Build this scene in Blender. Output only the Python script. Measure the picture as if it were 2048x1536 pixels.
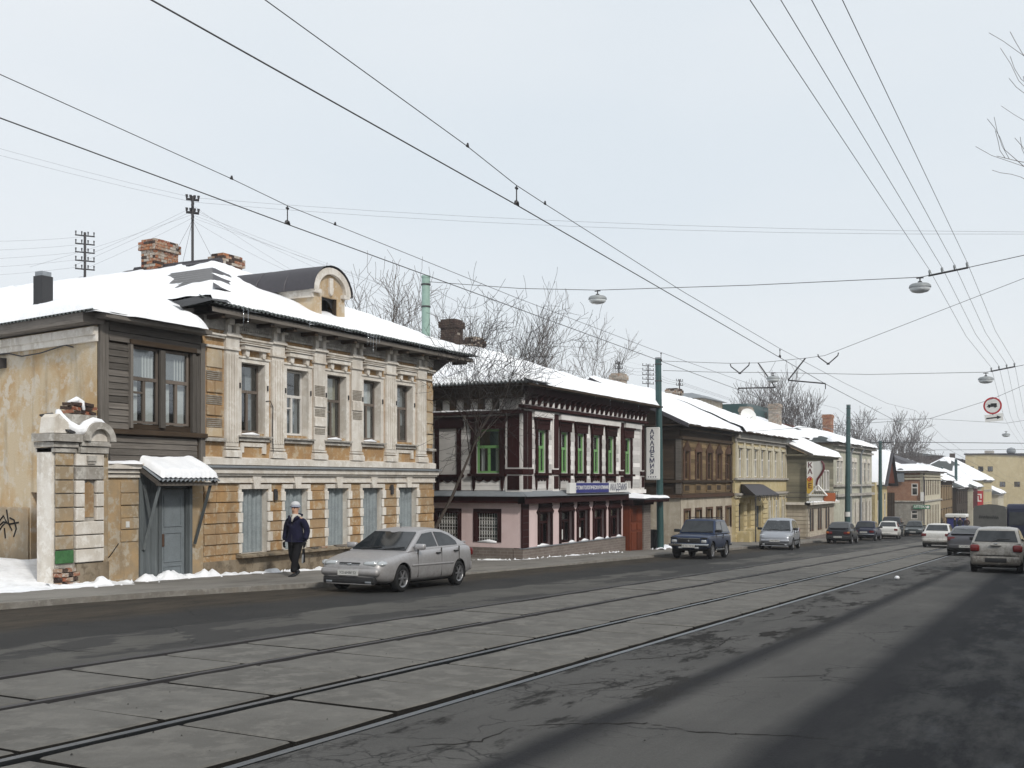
import bpy, bmesh, math, random
from mathutils import Vector, Matrix, noise
random.seed(7)
R = math.radians
for o in list(bpy.data.objects): bpy.data.objects.remove(o)
SC = bpy.context.scene
COL = SC.collection
# ------------------------------------------------------------------ camera
# world: X runs down the street, Y towards the house fronts, Z up; the road falls 3.1 %
G = 0.031
def gz(s):
    s = min(s, 300.0)
    return -G*s
cd = bpy.data.cameras.new('camera'); cam = bpy.data.objects.new('camera', cd); COL.objects.link(cam)
cam.location = (0, 0, 1.85)
YAW = math.atan(1126/2150)
cam.rotation_euler = (R(90), 0, YAW - R(90))
cd.sensor_width = 36; cd.lens = 36*2150/2048; cd.shift_y = 194/2048
cd.clip_start = 0.1; cd.clip_end = 4000
SC.camera = cam
# ------------------------------------------------------------------ sky and sun
SUNV = Vector((-0.42, -0.70, 0.60)).normalized()      # towards the sun: behind and right of the camera
w = bpy.data.worlds.new('World'); SC.world = w; w.use_nodes = True
nt = w.node_tree; nt.nodes.clear()
sky = nt.nodes.new('ShaderNodeTexSky'); sky.sky_type = 'NISHITA'; sky.sun_disc = False
sky.sun_elevation = math.asin(SUNV.z); sky.sun_rotation = math.atan2(SUNV.x, SUNV.y)
sky.dust_density = 3.0; sky.air_density = 1.0; sky.ozone_density = 2.0
tc = nt.nodes.new('ShaderNodeTexCoord')
mp = nt.nodes.new('ShaderNodeMapping'); mp.inputs['Scale'].default_value = (1, 1, 2.5)
nz = nt.nodes.new('ShaderNodeTexNoise'); nz.inputs['Scale'].default_value = 1.3; nz.inputs['Detail'].default_value = 5; nz.inputs['Roughness'].default_value = 0.45
cr = nt.nodes.new('ShaderNodeValToRGB')
cr.color_ramp.elements[0].position = 0.3; cr.color_ramp.elements[0].color = (7.0, 7.6, 8.1, 1)
cr.color_ramp.elements[1].position = 0.75; cr.color_ramp.elements[1].color = (8.3, 8.5, 8.65, 1)
mx = nt.nodes.new('ShaderNodeMix'); mx.data_type = 'RGBA'; mx.inputs['Factor'].default_value = 0.92
bg = nt.nodes.new('ShaderNodeBackground'); bg.inputs['Strength'].default_value = 0.10
wo = nt.nodes.new('ShaderNodeOutputWorld')
L_ = nt.links.new
L_(tc.outputs['Generated'], mp.inputs['Vector']); L_(mp.outputs['Vector'], nz.inputs['Vector']); L_(nz.outputs['Fac'], cr.inputs['Fac'])
L_(sky.outputs['Color'], mx.inputs['A']); L_(cr.outputs['Color'], mx.inputs['B']); L_(mx.outputs['Result'], bg.inputs['Color']); L_(bg.outputs['Background'], wo.inputs['Surface'])
sd = bpy.data.lights.new('sun', 'SUN'); sd.energy = 2.1; sd.angle = R(5.0); sd.color = (1.0, 0.95, 0.87)
sun = bpy.data.objects.new('sun', sd); COL.objects.link(sun)
sun.rotation_euler = (-SUNV).to_track_quat('-Z', 'Y').to_euler(); sun.location = (0, -20, 40)
SC.view_settings.view_transform = 'Standard'; SC.view_settings.look = 'None'
SC.view_settings.exposure = 0.18; SC.view_settings.gamma = 1.0; SC.view_settings.use_curve_mapping = False
# ------------------------------------------------------------------ materials
MATS = {}
def srgb(r, g, b):
    f = lambda c: (c/255/12.92) if c/255 <= 0.04045 else ((c/255+0.055)/1.055)**2.4
    return (f(r), f(g), f(b))
class NT:
    def __init__(s, name):
        m = bpy.data.materials.new(name); m.use_nodes = True; s.m = m; s.t = m.node_tree
        s.b = s.t.nodes['Principled BSDF']; MATS[name] = m
        s.pos = s.t.nodes.new('ShaderNodeNewGeometry').outputs['Position']
    def n(s, typ, **kw):
        x = s.t.nodes.new(typ)
        for k, v in kw.items(): setattr(x, k, v)
        return x
    def link(s, a, b): s.t.links.new(a, b)
    def scaled(s, sc):
        m = s.n('ShaderNodeMapping'); m.inputs['Scale'].default_value = sc; s.link(s.pos, m.inputs['Vector']); return m.outputs['Vector']
    def noise(s, sc=1.0, det=4, rough=0.55, vec=None, lo=0.35, hi=0.65):
        x = s.n('ShaderNodeTexNoise'); x.inputs['Scale'].default_value = sc; x.inputs['Detail'].default_value = det; x.inputs['Roughness'].default_value = rough
        s.link(vec if vec is not None else s.pos, x.inputs['Vector'])
        r = s.n('ShaderNodeMapRange'); r.inputs['From Min'].default_value = lo; r.inputs['From Max'].default_value = hi
        s.link(x.outputs['Fac'], r.inputs['Value']); return r.outputs['Result']
    def mix(s, f, a, b, mode='MIX'):
        x = s.n('ShaderNodeMix'); x.data_type = 'RGBA'; x.blend_type = mode
        for v, i in ((f, 'Factor'), (a, 'A'), (b, 'B')):
            if isinstance(v, bpy.types.NodeSocket): s.link(v, x.inputs[i])
            elif i == 'Factor': x.inputs[i].default_value = v
            else: x.inputs[i].default_value = (*v[:3], 1)
        return x.outputs['Result']
    def mul(s, a, b):
        x = s.n('ShaderNodeMath', operation='MULTIPLY')
        for i, v in enumerate((a, b)):
            if isinstance(v, bpy.types.NodeSocket): s.link(v, x.inputs[i])
            else: x.inputs[i].default_value = v
        return x.outputs[0]
    def bump(s, h, st=0.3, dist=0.02):
        x = s.n('ShaderNodeBump'); x.inputs['Strength'].default_value = st; x.inputs['Distance'].default_value = dist
        s.link(h, x.inputs['Height']); s.link(x.outputs['Normal'], s.b.inputs['Normal'])
    def col(s, c):
        if isinstance(c, bpy.types.NodeSocket): s.link(c, s.b.inputs['Base Color'])
        else: s.b.inputs['Base Color'].default_value = (*c[:3], 1)
    def rough(s, r): s.b.inputs['Roughness'].default_value = r
def plaster(name, c1, c2, c3, sc=1.2, stain=(0.16, 0.12, 0.08), st=0.45, rough=0.9, bump=0.35, rnd=0.3):
    """weathered plaster: three tones in patches, vertical run-off stains, fine grain"""
    k = NT(name)
    a = k.noise(sc, 6, 0.65, lo=0.42, hi=0.58); b = k.noise(sc*2.7, 5, 0.7, lo=0.5, hi=0.6)
    c = k.mix(a, c1, c2); c = k.mix(b, c, c3)
    s1 = k.noise(1.0, 5, 0.6, vec=k.scaled((2.6, 2.6, 0.35)), lo=0.52, hi=0.72)
    c = k.mix(k.mul(s1, st), c, stain)
    oi = k.n('ShaderNodeObjectInfo'); c = k.mix(k.mul(oi.outputs['Random'], rnd), c, tuple(0.5*(x+y) for x, y in zip(c3, stain)))
    f = k.noise(45, 3, 0.7, lo=0.2, hi=0.8); c = k.mix(k.mul(f, 0.25), c, tuple(x*0.55 for x in c1))
    k.col(c); k.rough(rough); k.b.inputs['Specular IOR Level'].default_value = 0.15; k.bump(k.noise(26, 4, 0.7), bump, 0.012); return k.m
def wood(name, c1, c2, along='x', sc=1.0, rough=0.85, bump=0.5):
    k = NT(name)
    v = {'x': (0.5, 9, 14), 'y': (9, 0.5, 14), 'z': (12, 12, 0.5), 'h': (0.8, 0.8, 16)}[along]
    g = k.noise(1.6*sc, 6, 0.7, vec=k.scaled(v), lo=0.3, hi=0.7); p = k.noise(1.1, 4, 0.6, lo=0.35, hi=0.65)
    c = k.mix(g, c1, c2); c = k.mix(k.mul(p, 0.4), c, tuple(x*0.5 for x in c1))
    oi = k.n('ShaderNodeObjectInfo'); hs = k.n('ShaderNodeHueSaturation'); mr_ = k.n('ShaderNodeMapRange'); mr_.inputs['To Min'].default_value = 0.62; mr_.inputs['To Max'].default_value = 1.3; k.link(oi.outputs['Random'], mr_.inputs['Value']); k.link(mr_.outputs['Result'], hs.inputs['Value']); k.link(c, hs.inputs['Color']); c = hs.outputs['Color']
    k.col(c); k.rough(rough); k.b.inputs['Specular IOR Level'].default_value = 0.15; k.bump(g, bump, 0.006); return k.m
def paint(name, c, rough=0.55, var=0.25, metallic=0.0, sc=6, spec=0.5):
    k = NT(name)
    f = k.noise(sc, 5, 0.65); g = k.noise(sc*9, 3, 0.6)
    x = k.mix(k.mul(f, var), c, tuple(v*0.5 for v in c)); x = k.mix(k.mul(g, var*0.5), x, tuple(min(1, v*1.3+0.02) for v in c))
    k.col(x); k.rough(rough); k.b.inputs['Metallic'].default_value = metallic; k.b.inputs['Specular IOR Level'].default_value = spec if rough < 0.7 else spec*0.3
    k.bump(g, 0.08, 0.004); return k.m
def carpaint(name, c, dirt=(0.19, 0.165, 0.135), amt=0.7, z0=-1e9, metallic=0.3, rough=0.32):
    """paint under winter road dirt; the dirt sits low on the body (object height)"""
    k = NT(name)
    tcn = k.n('ShaderNodeTexCoord'); sp = k.n('ShaderNodeSeparateXYZ'); k.link(tcn.outputs['Object'], sp.inputs[0])
    h = k.n('ShaderNodeMapRange'); h.inputs['From Min'].default_value = 1.0; h.inputs['From Max'].default_value = 0.2
    k.link(sp.outputs['Z'], h.inputs['Value'])
    n1 = k.noise(5, 6, 0.7, lo=0.25, hi=0.7)
    d = k.mul(k.mul(h.outputs['Result'], n1), amt)
    n2 = k.mul(k.noise(14, 4, 0.7), 0.22*amt)
    ad = k.n('ShaderNodeMath', operation='ADD'); k.link(d, ad.inputs[0]); k.link(n2, ad.inputs[1]); ad.use_clamp = True
    k.col(k.mix(ad.outputs[0], c, dirt)); k.b.inputs['Metallic'].default_value = metallic
    r = k.n('ShaderNodeMapRange'); r.inputs['To Min'].default_value = rough; r.inputs['To Max'].default_value = 0.8; k.link(ad.outputs[0], r.inputs['Value'])
    k.link(r.outputs['Result'], k.b.inputs['Roughness'])
    k.b.inputs['Coat Weight'].default_value = 0.25; k.b.inputs['Coat Roughness'].default_value = 0.15; return k.m
def glassm(name, tint=(0.75, 0.8, 0.82), refl=0.35, rough=0.03):
    """window pane: see-through with a sky reflection"""
    k = NT(name); t = k.t
    tr = k.n('ShaderNodeBsdfTransparent'); tr.inputs['Color'].default_value = (*tint, 1)
    gl = k.n('ShaderNodeBsdfGlossy'); gl.inputs['Roughness'].default_value = rough; gl.inputs['Color'].default_value = (0.9, 0.93, 0.95, 1)
    lw = k.n('ShaderNodeLayerWeight'); lw.inputs['Blend'].default_value = 0.5; pw = k.n('ShaderNodeMath', operation='POWER'); k.link(lw.outputs['Facing'], pw.inputs[0]); pw.inputs[1].default_value = 3.0; fr_ = k.n('ShaderNodeMath', operation='MULTIPLY_ADD'); k.link(pw.outputs[0], fr_.inputs[0]); fr_.inputs[1].default_value = 0.6; fr_.inputs[2].default_value = refl; fr_.use_clamp = True
    bmp = k.n('ShaderNodeBump'); bmp.inputs['Strength'].default_value = 0.015; bmp.inputs['Distance'].default_value = 0.02
    k.link(k.noise(2.2, 2, 0.5), bmp.inputs['Height']); k.link(bmp.outputs['Normal'], gl.inputs['Normal'])
    ms = k.n('ShaderNodeMixShader'); k.link(fr_.outputs[0], ms.inputs[0]); k.link(tr.outputs[0], ms.inputs[1]); k.link(gl.outputs[0], ms.inputs[2])
    k.link(ms.outputs[0], t.nodes['Material Output'].inputs['Surface']); return k.m
def snowm(name, dirt=0.0):
    k = NT(name)
    a = k.noise(0.9, 5, 0.6); c = k.mix(a, (0.90, 0.91, 0.93), (0.84, 0.86, 0.90))
    if dirt:
        d = k.noise(1.6, 6, 0.7, lo=0.45, hi=0.62); c = k.mix(k.mul(d, dirt), c, (0.16, 0.145, 0.125))
    k.col(c); k.rough(0.75); k.b.inputs['Subsurface Weight'].default_value = 0.0
    k.bump(k.noise(7, 6, 0.65), 0.35, 0.05); return k.m
def brickm(name, c1, c2, mortar, bw=0.26, bh=0.085, axis='x', rough=0.9):
    k = NT(name)
    m = k.n('ShaderNodeMapping'); k.link(k.pos, m.inputs['Vector'])
    m.inputs['Rotation'].default_value = (R(90), 0, 0) if axis == 'x' else (R(90), 0, R(90)) 
    if axis == 'y': m.inputs['Rotation'].default_value = (0, R(90), R(90))
    if axis == 'x': m.inputs['Rotation'].default_value = (R(-90), 0, 0)
    b = k.n('ShaderNodeTexBrick'); b.inputs['Scale'].default_value = 1; b.inputs['Brick Width'].default_value = bw; b.inputs['Row Height'].default_value = bh
    b.inputs['Mortar Size'].default_value = 0.012; b.inputs['Color1'].default_value = (*c1, 1); b.inputs['Color2'].default_value = (*c2, 1); b.inputs['Mortar'].default_value = (*mortar, 1)
    k.link(m.outputs['Vector'], b.inputs['Vector'])
    f = k.noise(2.2, 5, 0.65); c = k.mix(k.mul(f, 0.5), b.outputs['Color'], tuple(x*0.55 for x in c1))
    k.col(c); k.rough(rough); k.bump(b.outputs['Fac'], -0.3, 0.01); return k.m
# ------------------------------------------------------------------ geometry helpers
def tag(o, label=None, cat=None, group=None, kind=None):
    if label: o['label'] = label
    if cat: o['category'] = cat
    if group: o['group'] = group
    if kind: o['kind'] = kind
    return o
def thing(name, label, cat, loc=(0, 0, 0), rz=0, group=None):
    o = bpy.data.objects.new(name, None); COL.objects.link(o); o.empty_display_size = 0.2
    o.location = loc; o.rotation_euler = (0, 0, rz); return tag(o, label, cat, group)
def rootloc(p):
    v = Vector((0, 0, 0))
    while p is not None:
        v = v + Vector(p.location); p = p.parent
    return v
class MB:
    def __init__(s): s.v = []; s.f = []
    def add(s, vs, fs):
        k = len(s.v); s.v += [tuple(p) for p in vs]; s.f += [tuple(i+k for i in f) for f in fs]; return s
    def hexa(s, p):      # 8 corners: bottom ring then top ring
        return s.add(p, [(0, 3, 2, 1), (4, 5, 6, 7), (0, 1, 5, 4), (1, 2, 6, 5), (2, 3, 7, 6), (3, 0, 4, 7)])
    def box(s, x0, x1, y0, y1, z0, z1):
        return s.hexa([(x0, y0, z0), (x1, y0, z0), (x1, y1, z0), (x0, y1, z0), (x0, y0, z1), (x1, y0, z1), (x1, y1, z1), (x0, y1, z1)])
    def quad(s, a, b, c, d): return s.add([a, b, c, d], [(0, 1, 2, 3)])
    def poly(s, pts): return s.add(pts, [tuple(range(len(pts)))])
    def prism(s, pts, vec):     # polygon (3-D points) extruded along vec
        n = len(pts); q = [tuple(Vector(p)+Vector(vec)) for p in pts]
        return s.add(list(pts)+q, [tuple(range(n))[::-1], tuple(range(n, 2*n))] + [(i, (i+1) % n, n+(i+1) % n, n+i) for i in range(n)])
    def tube(s, pts, rad, n=6, cap=True):
        """round bar through points; rad is one radius or one per point"""
        P = [Vector(p) for p in pts]; m = len(P)
        rs = rad if isinstance(rad, (list, tuple)) else [rad]*m
        k = len(s.v); up = None
        for i in range(m):
            d = (P[min(i+1, m-1)]-P[max(i-1, 0)])
            d = d.normalized() if d.length > 1e-9 else Vector((0, 0, 1))
            if up is None:
                up = Vector((0, 0, 1)) if abs(d.z) < 0.9 else Vector((1, 0, 0))
            a = d.cross(up); a = a.normalized() if a.length > 1e-6 else d.orthogonal().normalized()
            b = a.cross(d).normalized(); up = b
            for j in range(n):
                t = 2*math.pi*j/n; s.v.append(tuple(P[i]+a*(rs[i]*math.cos(t))+b*(rs[i]*math.sin(t))))
        for i in range(m-1):
            for j in range(n):
                s.f.append((k+i*n+j, k+i*n+(j+1) % n, k+(i+1)*n+(j+1) % n, k+(i+1)*n+j))
        if cap:
            s.f.append(tuple(k+j for j in range(n))[::-1]); s.f.append(tuple(k+(m-1)*n+j for j in range(n)))
        return s
    def lathe(s, prof, c=(0, 0, 0), ax='z', n=20, a0=0, a1=2*math.pi):
        k = len(s.v); m = len(prof); full = abs(a1-a0-2*math.pi) < 1e-6; nn = n if full else n+1
        for j in range(nn):
            t = a0+(a1-a0)*j/n; ct, st = math.cos(t), math.sin(t)
            for r, h in prof:
                p = {'z': (r*ct, r*st, h), 'y': (r*ct, h, r*st), 'x': (h, r*ct, r*st)}[ax]
                s.v.append((p[0]+c[0], p[1]+c[1], p[2]+c[2]))
        for j in range(n):
            j2 = (j+1) % nn
            for i in range(m-1):
                s.f.append((k+j*m+i, k+j2*m+i, k+j2*m+i+1, k+j*m+i+1))
        return s
    def mesh(s, name, smooth=False, org=(0, 0, 0), merge=False):
        me = bpy.data.meshes.new(name)
        me.from_pydata([(p[0]-org[0], p[1]-org[1], p[2]-org[2]) for p in s.v], [], s.f)
        bm = bmesh.new(); bm.from_mesh(me)
        if merge: bmesh.ops.remove_doubles(bm, verts=bm.verts, dist=0.0005)
        bmesh.ops.recalc_face_normals(bm, faces=bm.faces); bm.to_mesh(me); bm.free()
        if smooth:
            me.polygons.foreach_set('use_smooth', [True]*len(me.polygons))
        return me
    def build(s, name, mat, parent=None, smooth=False, local=False, bevel=0, merge=False, angle=None):
        org = (0, 0, 0) if (local or parent is None) else rootloc(parent)
        me = s.mesh(name, smooth, org, merge); o = bpy.data.objects.new(name, me); COL.objects.link(o)
        if parent is not None: o.parent = parent
        if mat is not None: me.materials.append(MATS[mat] if isinstance(mat, str) else mat)
        if bevel:
            m = o.modifiers.new('bevel', 'BEVEL'); m.width = bevel; m.segments = 2; m.limit_method = 'ANGLE'; m.angle_limit = R(40)
        if smooth and angle:
            bm = bmesh.new(); bm.from_mesh(me)
            for e in bm.edges:
                if len(e.link_faces) == 2 and e.calc_face_angle(0) > R(angle): e.smooth = False
            bm.to_mesh(me); bm.free()
        return o
def inst(name, me, parent, loc, rot=(0, 0, 0), scale=(1, 1, 1), world=True):
    o = bpy.data.objects.new(name, me); COL.objects.link(o)
    l = Vector(loc) - (rootloc(parent) if (world and parent is not None) else Vector((0, 0, 0)))
    o.location = l; o.rotation_euler = rot; o.scale = scale
    if parent is not None: o.parent = parent
    return o
def copy_tree(o, parent=None):
    c = o.copy(); COL.objects.link(c)
    if parent is not None: c.parent = parent
    for ch in list(o.children): copy_tree(ch, c)
    return c
class Fac:
    """a vertical facade plane: a runs along it, z up, o outward"""
    def __init__(s, p, d, n): s.p = Vector((p[0], p[1], 0)); s.d = Vector((d[0], d[1], 0)).normalized(); s.n = Vector((n[0], n[1], 0)).normalized()
    def w(s, a, z, o=0): q = s.p+s.d*a+s.n*o; return (q.x, q.y, z)
    def box(s, mb, a0, a1, z0, z1, o0, o1, slant=0):
        """slant lowers the outer top edge (a weathered ledge)"""
        mb.hexa([s.w(a0, z0, o0), s.w(a1, z0, o0), s.w(a1, z0, o1), s.w(a0, z0, o1), s.w(a0, z1, o0), s.w(a1, z1, o0), s.w(a1, z1-slant, o1), s.w(a0, z1-slant, o1)])
        return mb
    def quad(s, mb, a0, a1, z0, z1, o): return mb.quad(s.w(a0, z0, o), s.w(a1, z0, o), s.w(a1, z1, o), s.w(a0, z1, o))
    def poly(s, mb, pts, o0, o1):      # (a,z) outline given thickness
        return mb.prism([s.w(a, z, o0) for a, z in pts], tuple(s.n*(o1-o0)))
def front(T): return Fac((0, T), (1, 0), (0, -1))
def leftf(S): return Fac((S, 0), (0, 1), (-1, 0))
def wall_open(mb, F, a0, a1, z0, z1, ops, depth=0.25, o=0.0):
    """wall sheet with real openings and their reveals"""
    A = sorted({a0, a1, *[x for p in ops for x in p[:2] if a0 < x < a1]}); Z = sorted({z0, z1, *[x for p in ops for x in p[2:4] if z0 < x < z1]})
    for i in range(len(A)-1):
        for j in range(len(Z)-1):
            ca, cz = (A[i]+A[i+1])/2, (Z[j]+Z[j+1])/2
            if any(p[0] < ca < p[1] and p[2] < cz < p[3] for p in ops): continue
            F.quad(mb, A[i], A[i+1], Z[j], Z[j+1], o)
    for p in ops:
        b0, b1, c0, c1 = p[:4]
        mb.quad(F.w(b0, c0, o), F.w(b0, c1, o), F.w(b0, c1, o-depth), F.w(b0, c0, o-depth)); mb.quad(F.w(b1, c0, o), F.w(b1, c1, o), F.w(b1, c1, o-depth), F.w(b1, c0, o-depth))
        mb.quad(F.w(b0, c0, o), F.w(b1, c0, o), F.w(b1, c0, o-depth), F.w(b0, c0, o-depth)); mb.quad(F.w(b0, c1, o), F.w(b1, c1, o), F.w(b1, c1, o-depth), F.w(b0, c1, o-depth))
    return mb
def window(F, a0, a1, z0, z1, o, parent, fm='frame_old', gm='pane', fw=0.05, transom=0.36, mull=True, upper=False, curtain=None, dep=0.05, fortoch=False):
    """one window: frame with transom and mullion, panes and a curtain behind"""
    fr = MB()
    F.box(fr, a0, a0+fw, z0, z1, o-dep, o); F.box(fr, a1-fw, a1, z0, z1, o-dep, o); F.box(fr, a0+fw, a1-fw, z0, z0+fw, o-dep, o); F.box(fr, a0+fw, a1-fw, z1-fw, z1, o-dep, o)
    zt = z1-(z1-z0)*transom; am = (a0+a1)/2
    if transom: F.box(fr, a0+fw, a1-fw, zt-fw*0.7, zt+fw*0.7, o-dep, o+0.015)
    ztop = zt-fw*0.7 if transom else z1-fw
    if mull: F.box(fr, am-fw*0.6, am+fw*0.6, z0+fw, ztop, o-dep, o+0.008)
    if upper and transom: F.box(fr, am-fw*0.5, am+fw*0.5, zt+fw*0.7, z1-fw, o-dep, o)
    if fortoch: zf = z0+(ztop-z0)*0.72; F.box(fr, a0+fw, am-fw*0.6, zf-fw*0.4, zf+fw*0.4, o-dep, o)
    wn = fr.build('window', fm, parent)
    def pane(x0, x1, y0, y1):
        m = MB(); F.quad(m, x0, x1, y0, y1, o-dep*0.6); m.build('pane', gm, wn)
    if transom: pane(a0+fw, a1-fw, zt+fw*0.7, z1-fw)
    if mull: pane(a0+fw, am-fw*0.6, z0+fw, ztop); pane(am+fw*0.6, a1-fw, z0+fw, ztop)
    else: pane(a0+fw, a1-fw, z0+fw, ztop)
    if curtain:
        for (c0, c1, b0, b1, cm) in curtain:     # fractions of the opening
            m = MB(); x0 = a0+(a1-a0)*c0; x1 = a0+(a1-a0)*c1; n = max(3, int((x1-x0)/0.03))
            yb = z0+(z1-z0)*b0; yt = z0+(z1-z0)*b1
            for i in range(n):
                u0 = x0+(x1-x0)*i/n; u1 = x0+(x1-x0)*(i+1)/n; q0 = 0.025*math.sin(i*2.1); q1 = 0.025*math.sin((i+1)*2.1)
                m.quad(F.w(u0, yb, o-dep-0.10+q0), F.w(u1, yb, o-dep-0.10+q1), F.w(u1, yt, o-dep-0.10+q1), F.w(u0, yt, o-dep-0.10+q0))
            m.build('curtain', cm, wn, smooth=True)
    return wn
def boards(F, a0, a1, z0, z1, ops, bh, mat, parent, o=0.0, th=0.03, name='plank', jit=0.006, rnd=None):
    """horizontal boards, each its own piece, interrupted by the openings"""
    rnd = rnd or random.Random(3); n = max(1, round((z1-z0)/bh)); h = (z1-z0)/n
    for i in range(n):
        b0, b1 = z0+i*h, z0+(i+1)*h-0.008; segs = [(a0, a1)]
        for p in ops:
            if p[2] < b1-0.01 and p[3] > b0+0.01:
                ns = []
                for s0, s1 in segs:
                    if p[1] <= s0 or p[0] >= s1: ns.append((s0, s1)); continue
                    if p[0] > s0: ns.append((s0, p[0]))
                    if p[1] < s1: ns.append((p[1], s1))
                segs = ns
        for s0, s1 in segs:
            if s1-s0 < 0.03: continue
            m = MB(); j = rnd.uniform(-jit, jit); t = th+rnd.uniform(0, jit)
            m.hexa([F.w(s0, b0, o), F.w(s1, b0+j, o), F.w(s1, b0+j, o+t), F.w(s0, b0, o+t), F.w(s0, b1, o), F.w(s1, b1+j, o), F.w(s1, b1+j, o+t*0.55), F.w(s0, b1, o+t*0.55)])
            m.build(name, mat, parent)
def nz3(x, y, z=0): return noise.noise(Vector((x, y, z)))
def snow_sheet(name, hf, s0, s1, t0, t1, parent, mat='snow', th=0.22, res=0.22, mask=None, wob=0.12, lip=0.25, edges=(1, 1, 1, 1), seed=0.0):
    """a soft snow blanket lying on the roof height function hf(s,t)"""
    ns = max(2, int((s1-s0)/res)); ntt = max(2, int((t1-t0)/res)); mb = MB()
    for j in range(ntt+1):
        for i in range(ns+1):
            fs, ft = i/ns, j/ntt
            s = s0+(s1-s0)*fs; t = t0+(t1-t0)*ft
            ds = []
            if edges[0]: ds.append(s-s0)
            if edges[1]: ds.append(s1-s)
            if edges[2]: ds.append(t-t0)
            if edges[3]: ds.append(t1-t)
            d = min(ds) if ds else 9
            sw = s + (wob*nz3(s*1.3+seed, t*1.3, 7)*1.0 if d < 0.6 else 0); tw = t + (wob*nz3(s*1.7+seed, t*0.9, 3) if d < 0.6 else 0)
            f = min(1, max(0, d)/lip); f = math.sqrt(max(0, 1-(1-f)**2))
            m = mask(s, t) if mask else 1.0
            z = hf(sw, tw) + th*f*m*(1+0.35*nz3(s*0.8+seed, t*0.8, 1)) + 0.03*nz3(s*2.5, t*2.5, seed)*f + (0.07*nz3(s*3.1, t*1.2, seed+4)*f*(1.2-d)/1.2 if d < 1.2 else 0) - 0.02 - (0.12*(1-m))
            mb.v.append((sw, tw, z))
    for j in range(ntt):
        for i in range(ns):
            a = j*(ns+1)+i; mb.f.append((a, a+1, a+ns+2, a+ns+1))
    return mb.build(name, mat, parent, smooth=True)
def text(body, mat, parent, loc, rot, size, depth=0.006, name='lettering', align='CENTER', world=True, sx=1.0, bold=0.0):
    c = bpy.data.curves.new(name, 'FONT'); c.body = body; c.size = size; c.extrude = depth; c.align_x = align; c.align_y = 'CENTER'; c.offset = bold
    o = bpy.data.objects.new(name, c); COL.objects.link(o)
    dg = bpy.context.evaluated_depsgraph_get(); me = bpy.data.meshes.new_from_object(o.evaluated_get(dg))
    bpy.data.objects.remove(o); bpy.data.curves.remove(c)
    me.materials.clear(); me.materials.append(MATS[mat])
    return inst(name, me, parent, loc, rot, (sx, 1, 1), world)
# ------------------------------------------------------------------ material library
OCH1, OCH2, OCH3 = (0.44, 0.27, 0.125), (0.35, 0.21, 0.10), (0.51, 0.42, 0.30)
plaster('ochre', OCH1, OCH2, OCH3, 1.9, st=0.55, rnd=0.55)
plaster('ochre_dirty', (0.45, 0.31, 0.165), (0.32, 0.245, 0.155), (0.48, 0.43, 0.35), 1.5, st=0.65, rnd=0.5)
plaster('ochre_wall', (0.56, 0.46, 0.32), (0.49, 0.33, 0.17), (0.60, 0.54, 0.45), 0.9, st=0.5)
plaster('trim_white', (0.74, 0.70, 0.64), (0.62, 0.57, 0.50), (0.80, 0.77, 0.72), 1.6, stain=(0.22, 0.17, 0.12), st=0.5)
plaster('trim_grey', (0.42, 0.40, 0.37), (0.30, 0.28, 0.25), (0.55, 0.53, 0.49), 2.0, st=0.5)
plaster('lath', (0.30, 0.27, 0.23), (0.40, 0.37, 0.32), (0.22, 0.2, 0.17), 5)
plaster('plinth_dirt', (0.25, 0.20, 0.14), (0.34, 0.29, 0.22), (0.14, 0.115, 0.085), 1.4, st=0.6)
plaster('pink', (0.74, 0.59, 0.58), (0.70, 0.55, 0.54), (0.76, 0.62, 0.61), 1.0, stain=(0.3, 0.2, 0.2), st=0.18, bump=0.15)
plaster('yellow_wall', (0.57, 0.475, 0.27), (0.50, 0.41, 0.22), (0.60, 0.52, 0.34), 1.0, st=0.3)
plaster('cream', (0.58, 0.54, 0.42), (0.50, 0.45, 0.34), (0.62, 0.58, 0.47), 1.0, st=0.35)
plaster('beige_wall', (0.46, 0.41, 0.33), (0.39, 0.34, 0.27), (0.52, 0.47, 0.39), 0.8, st=0.5)
plaster('pale_green', (0.50, 0.50, 0.41), (0.42, 0.42, 0.34), (0.56, 0.56, 0.48), 0.8, st=0.5)
plaster('grey_render', (0.33, 0.32, 0.29), (0.27, 0.26, 0.24), (0.38, 0.37, 0.34), 0.8, st=0.4)
plaster('green_patch', (0.05, 0.16, 0.06), (0.04, 0.13, 0.05), (0.06, 0.18, 0.07), 3, st=0.1)
plaster('concrete_slab', (0.158, 0.153, 0.142), (0.122, 0.118, 0.11), (0.185, 0.178, 0.164), 1.1, stain=(0.08, 0.075, 0.068), st=0.35, bump=0.5)
wood('wood_grey', (0.205, 0.185, 0.165), (0.085, 0.076, 0.067), 'h')
wood('wood_grey_v', (0.20, 0.18, 0.16), (0.10, 0.09, 0.08), 'z')
wood('wood_dark', (0.075, 0.052, 0.034), (0.035, 0.025, 0.018), 'h')
wood('wood_brown', (0.25, 0.178, 0.10), (0.13, 0.09, 0.048), 'h')
wood('wood_maroon', (0.036, 0.0085, 0.0085), (0.019, 0.006, 0.0055), 'z', bump=0.3)
wood('wood_white', (0.76, 0.74, 0.72), (0.66, 0.64, 0.62), 'h', bump=0.3)
wood('wood_olive', (0.27, 0.25, 0.185), (0.20, 0.185, 0.135), 'h', bump=0.3)
wood('wood_bluegrey', (0.15, 0.168, 0.175), (0.075, 0.085, 0.09), 'z')
wood('wood_redbrown', (0.17, 0.045, 0.02), (0.09, 0.022, 0.011), 'z', bump=0.2)
wood('frame_old', (0.20, 0.165, 0.14), (0.10, 0.085, 0.072), 'z')
wood('frame_brown', (0.13, 0.075, 0.05), (0.07, 0.042, 0.03), 'z')
paint('frame_white', (0.62, 0.60, 0.57), 0.6)
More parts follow.
